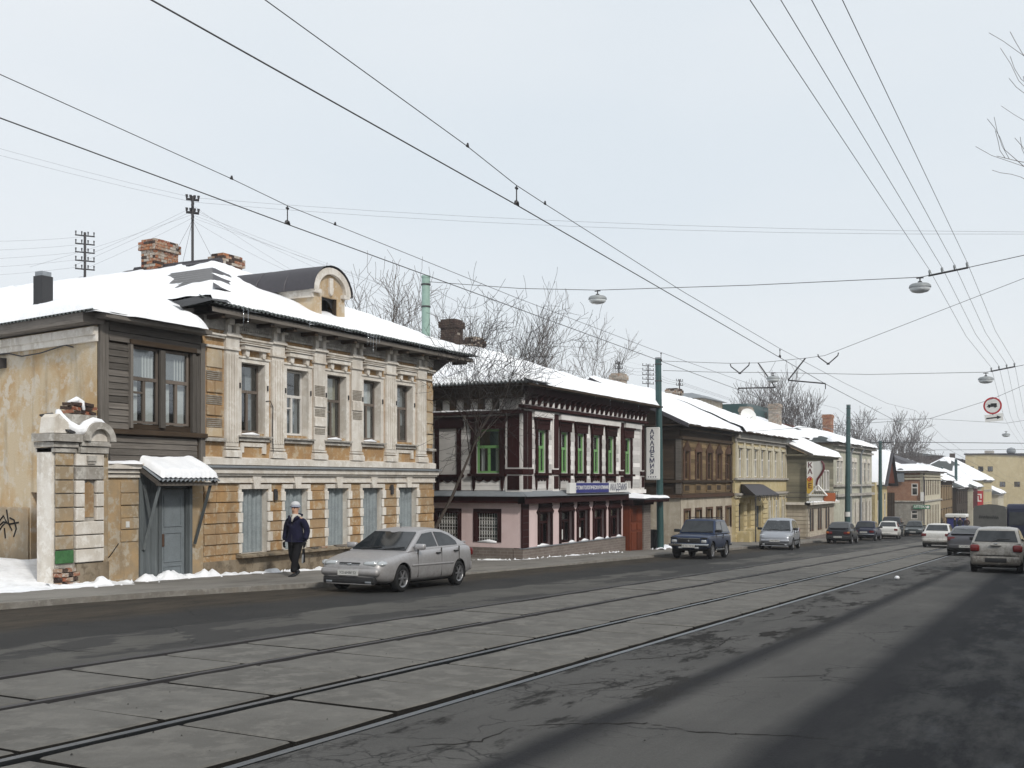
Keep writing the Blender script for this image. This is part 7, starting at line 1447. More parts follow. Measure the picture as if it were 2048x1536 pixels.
for t in (17.8, 17.4, 16.4, 16.0): m = MB(); m.tube([(110, t, 5.6), (110, t, 5.85)], [0.03, 0.05], 5); m.build('insulator', 'iron', P3)
rounded_pole('wire_pole', 'distant thick dark pole beyond the pharmacy house', 178, 16.2, gz(178), 5.2, 0.24, 0.2, 'pole_green', group='tram wire poles'); rounded_pole('wire_pole', 'distant thin pole left of the thick dark one', 165, 16.9, gz(165), 3.9, 0.16, 0.13, 'pole_green', group='tram wire poles')
q = MB(); q.lathe([(0.235, -1.15), (0.235, -0.75)], (93.33, 17.0, 0), 'z', 16); tag(q.build('paper_band', 'paper', None), 'white paper notice wrapped round the pole before the ornate house', 'notice')
# span wires with lamps
wire('span_wire', 'span wire from the pale green pole across the street with two lamps', [(33, 20.7, 9.05), (33, 17, 8.5), (33, 14.07, 8.2), (33, 8.94, 7.93), (33, 3.97, 7.74), (33, 2.7, 7.90), (33, 1.2, 8.12), (33, -6.4, 9.3)], 0.011)
lamp('hanging street lamp left of centre in the sky', 33, 14.07, 8.17); lamp('large hanging street lamp under the right insulator bar', 33, 3.97, 7.72)
i1 = crossbar('iron bar with four insulators high at the right', (33, 3.74, 7.76), (33, 2.68, 7.90))
wire('span_wire', 'lower span wire from the signed green pole with two lamps', [(49, 17.5, 7.15), (49, 15, 6.95), (49, 12.21, 6.80), (49, 8, 6.52), (49, 3.3, 6.40), (49, 2.2, 6.57), (49, -6.4, 8.1)], 0.011)
lamp('hanging street lamp beside the angled booms over the tracks', 49, 12.21, 6.78); lamp('hanging street lamp under the farther insulator bar', 49, 3.3, 6.36)
i2 = crossbar('farther iron bar with four insulators at the right', (49, 3.12, 6.42), (49, 2.19, 6.58))
i3 = []
for k in range(4): i3.append(Vector((93, 4.5-k*0.45, 5.9)))
for k in range(4): wire('feeder_wire', ('leftmost', 'second from left', 'third from left', 'rightmost')[k]+' of the four parallel feeder wires descending at the right', [(-16, 3.75-k*0.35, 9.3), (13.8, 3.74-k*0.355, 8.1), tuple(i1[k]), tuple(i1[k]*0.5+i2[k]*0.5-Vector((0, 0, 0.3))), tuple(i2[k]), tuple(i2[k]*0.5+i3[k]*0.5-Vector((0, 0, 0.5))), tuple(i3[k]), (140, 4.5-k*0.4, 4.5)], 0.006, 'feeder wires at the right')
wire('span_wire', 'upper span wire with angled booms rising to the right', [(49, 17.5, 7.6), (49, 14.19, 7.32), (49, 12.9, 7.28), (49, 10.75, 7.38), (49, 9.9, 7.45), (49, 1.86, 10.2), (49, -6.4, 12.2)], 0.011)
def vhanger(label, t, z):
    o = thing('v_hanger', label, 'wire hanger', (49, t, z), group='V hangers'); m = MB(); m.tube([(49, t+0.45, z+0.02), (49, t+0.42, z-0.10), (49, t+0.02, z-0.42), (49, t-0.02, z-0.42), (49, t-0.42, z-0.08), (49, t-0.45, z+0.05)], 0.028, 5); m.build('v_strap', 'iron', o)
    m = MB(); m.tube([(49, t-0.06, z-0.42), (49, t+0.06, z-0.42)], 0.05, 6); m.build('clamp', 'iron', o)
vhanger('left V-shaped wire hanger by the angled booms', 13.75, 7.27); vhanger('right V-shaped wire hanger by the angled booms', 9.75, 7.5)
def boom(label, pts):
    o = thing('wire_boom', label, 'boom', pts[1], group='booms over the tracks'); m = MB(); m.tube(pts[:2], 0.032, 6); m.build('strut', 'iron', o); m = MB(); m.tube(pts[1:], 0.034, 6); m.build('arm', 'iron', o); m = MB(); m.tube([pts[2], (pts[2][0], pts[2][1], pts[2][2]-0.25)], 0.022, 5); m.build('drop', 'iron', o)
boom('left angled boom steadying the tram wire', [(49, 12.9, 7.28), (49, 12.1, 6.11), (49, 13.83, 6.15)]); boom('right angled boom steadying the tram wire', [(49, 10.75, 7.38), (49, 11.53, 6.42), (49, 9.87, 6.2)])
wire('stay_wire', 'thin stay wire beside the right boom', [(49, 12.1, 7.3), (49, 12.35, 6.85)], 0.008); wire('stay_wire', 'thin stay wire between the two booms', [(49, 11.6, 7.33), (49, 11.53, 6.42)], 0.008)
# third span with the road sign
wire('span_wire', 'span wire carrying the round road sign', [(63, 18.9, 4.7), (63, 8.63, 5.2), (63, 7.06, 5.28), (63, 3.92, 6.25), (63, 2.39, 6.93), (63, -6.4, 10.2)], 0.011)
RS = thing('road_sign', 'round no-lorries sign with a red rim and an arrow plate below, hanging over the street', 'road sign', (63.3, 3.93, 5.9))
FR = leftf(63.2)
m = MB(); m.lathe([(0, -0.02), (0.46, -0.02), (0.46, 0.02), (0, 0.02)], (63.22, 3.93, 5.9), 'x', 32); m.build('rim', 'sign_red', RS)
m = MB(); m.lathe([(0, -0.025), (0.375, -0.025)], (63.215, 3.93, 5.9), 'x', 32); m.build('face', 'sign_white', RS)
bx(FR, 'lorry_symbol', 'plastic_black', RS, 3.72, 4.02, 5.88, 6.03, 0.012, 0.02); bx(FR, 'lorry_symbol', 'plastic_black', RS, 4.03, 4.16, 5.86, 5.97, 0.012, 0.02); bx(FR, 'lorry_symbol', 'plastic_black', RS, 3.70, 4.2, 5.84, 5.875, 0.012, 0.02)
for t in (3.80, 4.08): m = MB(); m.lathe([(0, -0.02), (0.04, -0.02)], (63.19, t, 5.83), 'x', 12); m.build('lorry_symbol', 'plastic_black', RS)
ap = thing('arrow_plate', 'white rectangular arrow plate under the round road sign', 'road sign', (63.2, 3.85, 5.25)); a_ = 0.10
m = MB(); c = Vector((63.2, 3.86, 5.25)); rot = lambda a, z: (63.2, 3.86+a*math.cos(a_)+z*math.sin(a_), 5.25+z*math.cos(a_)-a*math.sin(a_))
m.prism([rot(-0.45, -0.2), rot(0.45, -0.2), rot(0.45, 0.2), rot(-0.45, 0.2)], (0.03, 0, 0)); m.build('board', 'sign_white', ap)
m = MB(); m.prism([rot(0.38, -0.035), rot(-0.15, -0.035), rot(-0.15, -0.1), rot(-0.38, 0), rot(-0.15, 0.1), rot(-0.15, 0.035), rot(0.38, 0.035)], (-0.006, 0, 0)); m.build('arrow', 'plastic_black', ap)
m = MB(); m.tube([(63.2, 3.93, 5.46), (63.2, 3.9, 5.4)], 0.02, 5); m.tube([(63.2, 3.93, 6.36), (63.1, 3.93, 6.3)], 0.015, 5); m.build('bracket', 'iron', RS)
wire('span_wire', 'distant span wire with two small lamps', [(93, 17, 7.0), (93, 12.73, 6.95), (93, 10.42, 6.9), (93, 4.8, 6.4), (93, -6.4, 8)], 0.012); lamp('small distant hanging lamp right of centre', 93, 12.73, 6.95); lamp('small distant hanging lamp near the right edge', 93, 4.81, 5.75)
wire('span_wire', 'far horizontal span wire low over the street end', [(112, 17.5, 5.75), (112, 4, 5.4), (112, -6, 5.5)], 0.03); wire('span_wire', 'farthest thin span wire at the street end', [(130, 17.5, 5.4), (130, -6, 5.2)], 0.02)
# telephone wires
M1 = (26.95, 26.2, 11.2)
wire('phone_wire', 'upper of the two long thin wires crossing the sky to the right edge', [(26.95, 26.2, 11.35), (33.2, 1.26, 8.80), (34, -6.4, 8.4)], 0.004, 'phone wires crossing the street', mat='wire_thin', sag=0.25, n=8)
wire('phone_wire', 'lower of the two long thin wires crossing the sky to the right edge', [(26.95, 26.2, 11.2), (33.4, 1.26, 8.78), (34, -6.4, 8.2)], 0.004, 'phone wires crossing the street', mat='wire_thin', sag=0.3, n=8)
for k, e in enumerate(((16, 36, 14.6), (15.6, 37, 14.6))): wire('phone_wire', ('upper', 'lower')[k]+' of the two thin wires rising to the left edge under the tram wire', [(26.9, 26.2, 11.35-k*0.15), e], 0.004, 'phone wires to the left', mat='wire_thin', sag=0.3, n=8)
for k in range(5): wire('phone_wire', ('topmost', 'second', 'third', 'fourth', 'fifth', 'lowest')[k]+' thin phone wire between the far left rack and the left edge', [(27.0-0.05*k, 31.4, 10.6-k*0.28), (20.0, 30.5+k*0.6, 9.0-k*0.25)], 0.0035, 'phone wires to the left', mat='wire_thin', sag=0.1, n=6)
for k, e in enumerate(((27, 31.4, 9.9), (26.6, 31.5, 9.5), (24, 30.5, 8.9), (25, 29, 8.9))): wire('phone_wire', ('topmost', 'second', 'third', 'fourth', 'fifth', 'lowest')[k]+' thin wire between the far left rack and the black mast', [(26.9, 26.2, 11.0-k*0.12), e], 0.0035, 'wires between the racks', mat='wire_thin', sag=0.05, n=4)
for k, e in enumerate(((34.8, 24.5, 8.6), (40.4, 24.1, 8.9), (60, 24.2, 8.9), (60.2, 24.4, 8.8), (68.2, 25.4, 9.5), (30.4, 21.4, 8.0))): wire('phone_wire', ('topmost', 'second', 'third', 'fourth', 'fifth', 'lowest')[k]+' thin wire fanning right from the mast between the brick chimneys', [(27.0, 26.15, 11.05-k*0.1), e], 0.0035, 'wires fanning from the mast', mat='wire_thin', sag=0.25, n=8)
for k, (dx, dy) in enumerate(((-0.7, 0.3), (0.6, -0.5), (0.3, 0.8))): wire('guy_wire', ('left', 'right', 'rear')[k]+' guy wire steadying the mast between the brick chimneys', [(26.95, 26.2, 10.6), (26.95+dx, 26.2+dy, 9.1)], 0.006, 'guy wires of the mast', mat='wire_thin')
for k in range(3): wire('phone_wire', ('topmost', 'second', 'third', 'fourth', 'fifth', 'lowest')[k]+' thin wire between the roof racks of the timber house', [(60, 24.2, 8.9-k*0.15), (68.2, 25.4, 9.5-k*0.25), (73.5, 25.0, 8.95-k*0.1), (110, 17.4, 5.85)], 0.008, 'wires between the farther racks', mat='wire_thin', sag=0.2, n=5)
# the vertical sign on the green pole, and a bin
VS = thing('vertical_sign', 'tall white vertical sign with navy letters mounted on the green pole', 'sign', (48.7, 17.9, 1.9)); FV = leftf(48.72)
bx(FV, 'box', 'sign_frame', VS, 17.53, 18.23, 1.90, 4.42, -0.02, 0.14, bevel=0.05); bx(FV, 'panel', 'sign_white', VS, 17.59, 18.17, 1.97, 4.35, 0.14, 0.15)
for k, ch in enumerate('АКАДЕМИЯ'): text(ch, 'sign_navy', VS, FV.w(17.89, 4.19-k*0.275, 0.153), (R(90), 0, R(-90)), 0.31, 0.002, bold=0.008)
for k in range(4): bx(FV, 'small_mark', 'sign_navy', VS, 17.68+k*0.12, 17.74+k*0.12, 2.02, 2.07, 0.15, 0.155)
BN = thing('litter_bin', 'black litter bin beside the foot of the signed green pole', 'bin', (49.3, 18.2, gz(49.3)+0.1)); m = MB(); m.lathe([(0, 0), (0.24, 0), (0.28, 0.1), (0.30, 0.85), (0.32, 0.87), (0.32, 0.92), (0.27, 0.92), (0.26, 0.3), (0, 0.3)], (0, 0, 0), 'z', 14); m.build('drum', 'plastic_black', BN, local=True, smooth=True, angle=40)
m = MB()
for k in range(14): a = 2*math.pi*k/14; m.tube([(0.295*math.cos(a), 0.295*math.sin(a), 0.1), (0.315*math.cos(a), 0.315*math.sin(a), 0.86)], 0.012, 4)
m.build('ribs', 'tin_black', BN, local=True)
# ------------------------------------------------------------------ bare winter trees
wood('bark', (0.085, 0.07, 0.06), (0.05, 0.042, 0.037), 'z'); paint('twig', (0.11, 0.092, 0.082), 0.85, 0.3); paint('twig_dark', (0.035, 0.03, 0.028), 0.85, 0.3); paint('twig_far', (0.12, 0.105, 0.10), 0.9, 0.3)
def bare_tree(label, base, height, spread, seed, trunk_r=0.16, tm='twig', fork=0.35, lean=(0, 0), levels=5, kids=(4, 5, 4, 4, 3), name='bare_tree', group='bare trees behind the houses', twig_r=0.006, up=0.35, first=None):
    rd = random.Random(seed); T = MB(); C = MB(); o = thing(name, label, 'tree', base, group=group)
    def grow(p, d, ln, r, lv):
        pts = [p]; rs = [r]; n = 4 if lv < 2 else 3; q = Vector(p); dd = Vector(d)
        for i in range(n):
            dd = (dd+Vector((rd.uniform(-1, 1), rd.uniform(-1, 1), rd.uniform(-0.6, 1)))*(0.16 if lv == 0 else 0.24)+Vector((0, 0, up*0.25))).normalized(); q = q+dd*(ln/n); pts.append(q.copy()); rs.append(max(twig_r, r*(1-0.62*(i+1)/n)))
        (T if lv < 2 else C).tube(pts, rs, 7 if lv == 0 else (5 if lv < 2 else 3), cap=False)
        if lv >= levels-1: return
        k = kids[min(lv, len(kids)-1)]
        for i in range(k):
            f = (fork if lv == 0 else 0.25)+(1-(fork if lv == 0 else 0.25))*(i+rd.random())/k; j = min(n-1, int(f*n)); g = f*n-j
            bp = pts[j].lerp(pts[j+1], g); ax = (pts[j+1]-pts[j]).normalized(); a = rd.uniform(0, 2*math.pi); u = ax.orthogonal().normalized(); v = ax.cross(u)
            ang = R(rd.uniform(28, 58)); nd = (ax*math.cos(ang)+(u*math.cos(a)+v*math.sin(a))*math.sin(ang)*spread+Vector((0, 0, up*0.5))).normalized()
            grow(bp, nd, ln*rd.uniform(0.48, 0.72)*(1.0 if lv else 0.95), max(twig_r, rs[j]*rd.uniform(0.45, 0.62)), lv+1)
        if lv < 3: grow(pts[-1], (pts[-1]-pts[-2]).normalized(), ln*0.6, rs[-1], lv+1)
    grow(Vector(base), Vector((lean[0], lean[1], 1)).normalized(), height*0.5, trunk_r, 0)
    T.build('trunk', 'bark' if tm != 'twig_far' else 'twig_far', o, smooth=True); C.build('crown', tm, o); return o
bare_tree('bare tree rising behind the dormer of the ochre house', (45.5, 30.2, gz(45)), 13.6, 1.05, 5, 0.2, up=0.25, kids=(6, 6, 5, 4, 3), twig_r=0.010)
bare_tree('bare tree beside the pale green pole', (50.5, 31.0, gz(50)), 13.0, 0.95, 8, 0.18, kids=(6, 5, 4, 4, 3), twig_r=0.008)
bare_tree('broad bare tree behind the carved house roof', (62.0, 31.4, gz(62)), 14.8, 0.9, 12, 0.22, kids=(7, 5, 4, 4, 3), twig_r=0.009, up=0.5)
bare_tree('lower spreading bare tree right of the broad one', (68.2, 30.0, gz(68)), 14.0, 1.15, 21, 0.18, kids=(6, 5, 5, 4, 3), twig_r=0.010, up=0.3)
bare_tree('dark bare tree leaning out of the gap beside the carved house', (32.3, 20.5, gz(33)), 10.2, 1.5, 31, 0.08, 'twig_dark', 0.8, (0.36, -0.20), kids=(8, 6, 4, 3), levels=5, twig_r=0.006, up=0.10, group='bare trees beside the street')
for k, (s, t, h, sd) in enumerate(((112, 31, 13, 41), (119, 31.5, 16.5, 42), (126, 29.5, 17.5, 43), (132, 28.5, 15.5, 44))):
    bare_tree(('pale distant bare tree, leftmost behind the yellow house roofs', 'tall distant bare tree above the attic cabin', 'tallest distant bare tree above the cafe roof', 'distant bare tree left of the blue-clad block')[k], (s, t, gz(s)), h, 0.9, sd, 0.26, 'twig_far', kids=(7, 5, 5, 4, 3), twig_r=0.018, up=0.45, group='distant bare trees')
for k, (s, t, h, sd) in enumerate(((150, 27, 15, 51), (165, 24.5, 16.5, 52), (178, 22.5, 14, 53), (150, 33, 14, 54), (215, 23, 13, 55))):
    bare_tree(('distant bare tree behind the gabled cottage', 'distant bare tree above the pharmacy roof', 'distant bare tree right of the pharmacy roof', 'thin distant bare tree behind the brick houses', 'farthest faint bare tree by the yellow block')[k], (s, t, gz(s)), h, 1.05, sd, 0.28, 'twig_far', kids=(7, 5, 5, 4, 3), twig_r=0.022, up=0.35, group='distant bare trees')
bare_tree('bare tree reaching in from the right edge high in the sky', (27.5, -2.75, gz(27)), 14.6, 1.15, 63, 0.2, kids=(7, 6, 5, 4, 3), twig_r=0.006, up=0.25, group='bare trees beside the street')
# ------------------------------------------------------------------ generic plain house for the far end and the opposite side
def plain_house(name, label, s0, s1, t, depth, z0, ze, rise, wall, rows, nw, ww, wh, roof='slate_roof', facing=-1, frame='frame_white', side=True, snow=True, sidewin=0, band='trim_grey', group=None, gl=False):
    """facing -1: front looks to the street from the left side; +1: from the right side"""
    o = thing(name, label, 'house', (s0, t, z0), group=group); F = Fac((0, t), (1, 0), (0, facing)); step = (s1-s0)/nw; ops_ = []
    for (zb,) in rows:
        for k in range(nw): a = s0+step*(k+0.5)-ww/2; ops_.append((a, a+ww, zb, zb+wh))
    m = MB(); wall_open(m, F, s0, s1, z0, ze, ops_, 0.18); m.build('wall', wall, o)
    tb = t-facing*depth; m = MB(); m.quad((s0, t, z0), (s0, t, ze), (s0, tb, ze), (s0, tb, z0)); m.build('side_wall', wall, o); m = MB(); m.quad((s1, t, z0), (s1, t, ze), (s1, tb, ze), (s1, tb, z0)); m.build('far_side_wall', wall, o)
    m = MB(); a, b = sorted((t-facing*0.7, tb)); m.box(s0+0.4, s1-0.4, a, b, z0, ze-0.1); m.build('interior', 'interior', o)
    for (a, b, c, d) in ops_:
        window(F, a, b, c, d, -0.1, o, frame, fw=0.09, transom=0.32, mull=True); bx(F, 'sill', band, o, a-0.12, b+0.12, c-0.12, c-0.02, 0, 0.12)
        bx(F, 'head_moulding', band, o, a-0.12, b+0.12, d+0.05, d+0.2, 0, 0.1)
    bx(F, 'cornice', band, o, s0-0.1, s1+0.1, ze-0.35, ze-0.1, 0, 0.25)
    for (zb,) in rows[1:]: bx(F, 'string_course', band, o, s0, s1, zb+wh+0.35, zb+wh+0.5, 0, 0.12)
    ta, tb2 = sorted((t+facing*0.6, tb)); r = dict(s0=s0-0.5, s1=s1+0.5, t0=ta, t1=tb2, z0=ze, r0=s0+min(4, (s1-s0)*0.35), r1=s1-min(4, (s1-s0)*0.35), rt=(ta+tb2)/2, rz=ze+rise, gl=gl)
    hip_roof(o, **r, mat=roof)
    if snow: snow_sheet('roof_snow', hip_h(**r), r['s0'], r['s1'], ta, tb2, o, th=0.25, res=0.5, mask=(lambda s, t: 1.0 if nz3(s*0.2, t*0.3, s0) < 0.25 else 0.0))
    return o
# opposite side of the street (behind and right of the camera; seen in window reflections)
for k, (s0, s1, wl, ze) in enumerate(((-32, -6, 'yellow_wall', 7.6), (-5.5, 15, 'grey_render', 6.6), (15.5, 40, 'brick_grey_x', 6.2), (41, 66, 'cream', 5.6), (67, 95, 'beige_wall', 4.7), (96, 130, 'yellow_wall', 3.6))):
    plain_house('opposite_house', ('yellow house across the street behind the viewer', 'grey rendered house across the street beside the viewer', 'grey brick house across the street opposite the ochre house', 'cream house across the street opposite the carved house', 'beige house across the street opposite the yellow one', 'long yellow house across the street at the lower end')[k], s0, s1, -6.6, 10, gz((s0+s1)/2)-1.2, ze, 2.2, wl, [(gz(s1)+1.2,), (gz(s1)+4.3,)], max(4, int((s1-s0)/3)), 1.1, 1.7, facing=1, snow=True, group='houses across the street')
# far end of the street
plain_house('far_house', 'dark red-brown house under a snowy roof beyond the pharmacy', 147, 166, 15.6, 12, -6.5, 1.9, 3.0, 'wood_brown', [(-3.6,), (-0.6,)], 6, 1.0, 1.6, frame='frame_brown', group='far houses', band='wood_dark')
plain_house('far_house', 'dark timber house right of the thick distant pole', 168, 186, 15.2, 12, -7, 0.9, 3.2, 'wood_dark', [(-4.2,), (-1.4,)], 6, 1.0, 1.5, frame='frame_brown', group='far houses', band='wood_dark')
plain_house('far_house', 'cream shop house with red upright banners', 188, 204, 14.6, 12, -8, 0.9, 3.0, 'cream', [(-4.8,), (-1.8,)], 5, 1.1, 1.6, group='far houses')
plain_house('far_house', 'yellow house with a steep snowy roof left of the big yellow block', 206, 226, 14.2, 14, -8.5, 2.0, 4.2, 'yellow_wall', [(-5.4,), (-2.0,)], 6, 1.1, 1.8, group='far houses')
plain_house('far_house', 'small pale house farthest down the street', 228, 246, 13.2, 12, -9, -0.6, 3.0, 'cream', [(-6,), (-3.2,)], 5, 1.1, 1.6, group='far houses')
for k, (s, t, z0, z1, w_) in enumerate(((188.5, 14.3, -2.6, 0.6, 0.75), (196.0, 14.2, -3.4, 0.2, 1.2))):
    bn = thing('shop_banner', ('narrow plain red banner on the cream shop house', 'wide red banner with white marks on the cream shop house')[k], 'banner', (s, t, z0)); FB = leftf(s); bx(FB, 'cloth', 'sign_maroon' if not k else 'sign_red', bn, t-w_/2, t+w_/2, z0, z1, 0, 0.06)
    if k:
        for (a, b, c, d) in ((-0.35, 0.3, 1.1, 1.3), (-0.35, -0.15, 0.5, 1.1), (0.1, 0.3, 0.2, 0.9), (-0.35, 0.3, 0.0, 0.2), (-0.4, 0.4, -0.9, -0.7)): bx(FB, 'white_mark', 'sign_white', bn, t+a, t+b, (z0+z1)/2+c, (z0+z1)/2+d, 0.06, 0.07)
plaster('cream_yellow', (0.60, 0.50, 0.30), (0.55, 0.45, 0.26), (0.63, 0.54, 0.35), 0.3, st=0.2)
def yellow_block():
    o = thing('yellow_block', 'large plain yellow block closing the end of the street', 'building', (270, 12, -9)); S = 268; F = leftf(S)
    ws = [(20.6-k*2.0, 21.7-k*2.0, 4.0, 5.2) for k in range(3)]+[(14.0-3*k, 15.2-3*k, 0.5, 1.7) for k in range(3)]
    m = MB(); wall_open(m, F, -14, 22.4, -12, 7.9, ws, 0.3); m.build('wall', 'cream_yellow', o); m = MB(); m.quad((S, 22.4, -12), (S, 22.4, 7.9), (300, 22.4, 7.9), (300, 22.4, -12)); m.build('side_wall', 'cream_yellow', o)
    for a, b, c, d in ws: window(F, a, b, c, d, -0.15, o, 'frame_brown', fw=0.08, transom=0)
    m = MB(); m.box(S+0.8, 299, -13, 22, -11, 7.5); m.build('interior', 'interior', o)
    m = MB(); m.hexa([(S-0.3, -14, 7.9), (300, -14, 7.9), (300, 22.7, 7.9), (S-0.3, 22.7, 7.9), (S-0.3, -14, 6.2), (300, -14, 6.2), (300, 22.7, 8.2), (S-0.3, 22.7, 8.2)]); m.build('roof', 'tin_dark', o)
    m = MB(); m.box(272, 276, 16.8, 18.6, 8.0, 8.9); m.build('roof_box', 'trim_grey', o)
    m = MB(); m.lathe([(0, 0.0), (0.5, 0.1), (0.95, 0.5), (1.0, 0.9), (0.8, 1.4), (0, 1.7)], (272, 13.0, 7.9), 'z', 16); m.build('roof_dome', 'tin_grey', o, smooth=True)
yellow_block()
plain_house('far_house', 'long dark brown block on the rise behind the pharmacy roof', 262, 330, 27, 14, -9, 7.6, 1.0, 'brick_dark', [(1.2,), (4.0,)], 16, 1.3, 1.6, group='far houses', snow=False, frame='frame_brown', band='brick_dark')
o = thing('dark_block', 'dark brick end wall left of the big yellow block', 'building', (266, 30, -9)); m = MB(); m.box(266, 300, 22.6, 46, -12, 6.6); m.build('wall', 'brick_dark', o); bx(leftf(266), 'parapet', 'tin_dark', o, 22.6, 46, 6.6, 6.9, 0, 0.3); bx(leftf(266), 'chimney', 'brick_dark', o, 24.5, 25.6, 6.9, 8.2, -1.2, 0); bx(leftf(266), 'chimney', 'brick_dark', o, 38, 39.2, 6.9, 8.4, -1.2, 0)
for k in range(6): bx(leftf(266), 'window', 'tin_black', o, 24+k*3.2, 25.2+k*3.2, 2.6, 4.2, 0, 0.05)
# market stall, screens and walkers down the pavement
KS = thing('street_kiosk', 'small white-roofed kiosk with blue panels on the far pavement', 'kiosk', (150, 13.6, gz(150))); zk = gz(150); m = MB(); m.box(150, 153, 12.6, 14.8, zk, zk+1.7); m.build('blue_panels', 'sign_blue', KS); m = MB(); m.box(149.8, 153.2, 12.4, 15.0, zk+1.75, zk+2.2); m.build('white_top', 'sign_white', KS, bevel=0.1)
for k in range(4): m = MB(); x, y = 150+3*(k % 2), 12.65+2.1*(k//2); m.tube([(x, y, zk), (x, y, zk+1.9)], 0.05, 5); m.build('corner_post', 'iron', KS)
wl = MB(); strip(wl, 14.6, 14.9, lambda s: 0.55, [112, 126.8]); o = tag(wl.build('parapet_wall', 'brick_red', None), 'low red-brown kerb wall before the pharmacy house', 'wall')
wl = MB(); wl.hexa([(112, 14.6, gz(112)), (126.8, 14.6, gz(127)), (126.8, 14.9, gz(127)), (112, 14.9, gz(112)), (112, 14.6, gz(112)+0.5), (126.8, 14.6, gz(127)+0.6), (126.8, 14.9, gz(127)+0.6), (112, 14.9, gz(112)+0.5)]); o.data = wl.mesh('parapet_wall'); o.data.materials.append(MATS['brick_red'])
# ------------------------------------------------------------------ people
paint('skin', (0.50, 0.29, 0.20), 0.6, 0.15); paint('coat_navy', (0.010, 0.010, 0.030), 0.9, 0.4, sc=14); paint('cloth_black', (0.008, 0.008, 0.010), 0.9, 0.4, sc=14); paint('scarf_white', (0.52, 0.50, 0.46), 0.9, 0.3, sc=20); paint('coat_green', (0.012, 0.05, 0.045), 0.9, 0.3); paint('coat_brown', (0.06, 0.03, 0.03), 0.9, 0.3); paint('shoe_black', (0.007, 0.007, 0.008), 0.5, 0.3); paint('glove_black', (0.010, 0.010, 0.012), 0.8, 0.3)
def hat_mat():
    k = NT('knit_hat'); tcn = k.n('ShaderNodeTexCoord'); sp = k.n('ShaderNodeSeparateXYZ'); k.link(tcn.outputs['Object'], sp.inputs[0])
    r = k.n('ShaderNodeValToRGB'); r.color_ramp.interpolation = 'CONSTANT'; el = r.color_ramp.elements; el[0].position = 0.0; el[0].color = (0.55, 0.56, 0.58, 1); el[1].position = 0.30; el[1].color = (0.05, 0.07, 0.16, 1)
    for p, c in ((0.42, (0.55, 0.56, 0.58, 1)), (0.52, (0.05, 0.07, 0.16, 1)), (0.60, (0.55, 0.56, 0.58, 1))): e = el.new(p); e.color = c
    mr = k.n('ShaderNodeMapRange'); mr.inputs['From Min'].default_value = 1.66; mr.inputs['From Max'].default_value = 1.86; k.link(sp.outputs['Z'], mr.inputs['Value']); k.link(mr.outputs['Result'], r.inputs['Fac']); k.col(r.outputs['Color']); k.rough(0.9); k.bump(k.noise(160, 2, 0.5), 0.5, 0.004)
hat_mat()
def skinmesh(name, mat, parent, verts, edges, rad, root=0, sub=2):
    me = bpy.data.meshes.new(name); me.from_pydata(verts, edges, []); o = bpy.data.objects.new(name, me); COL.objects.link(o); o.parent = None
    md = o.modifiers.new('skin', 'SKIN'); md.use_smooth_shade = True; md.branch_smoothing = 0.4
    for i, v in enumerate(me.skin_vertices[0].data): r = rad[i]; v.radius = r if isinstance(r, tuple) else (r, r); v.use_root = (i == root); v.use_loose = False
    s_ = o.modifiers.new('sub', 'SUBSURF'); s_.levels = sub; s_.render_levels = sub
    bpy.context.view_layer.update(); apply_mods(o); o.data.materials.clear(); o.data.materials.append(MATS[mat]); o.parent = parent
    o.data.polygons.foreach_set('use_smooth', [True]*len(o.data.polygons)); return o
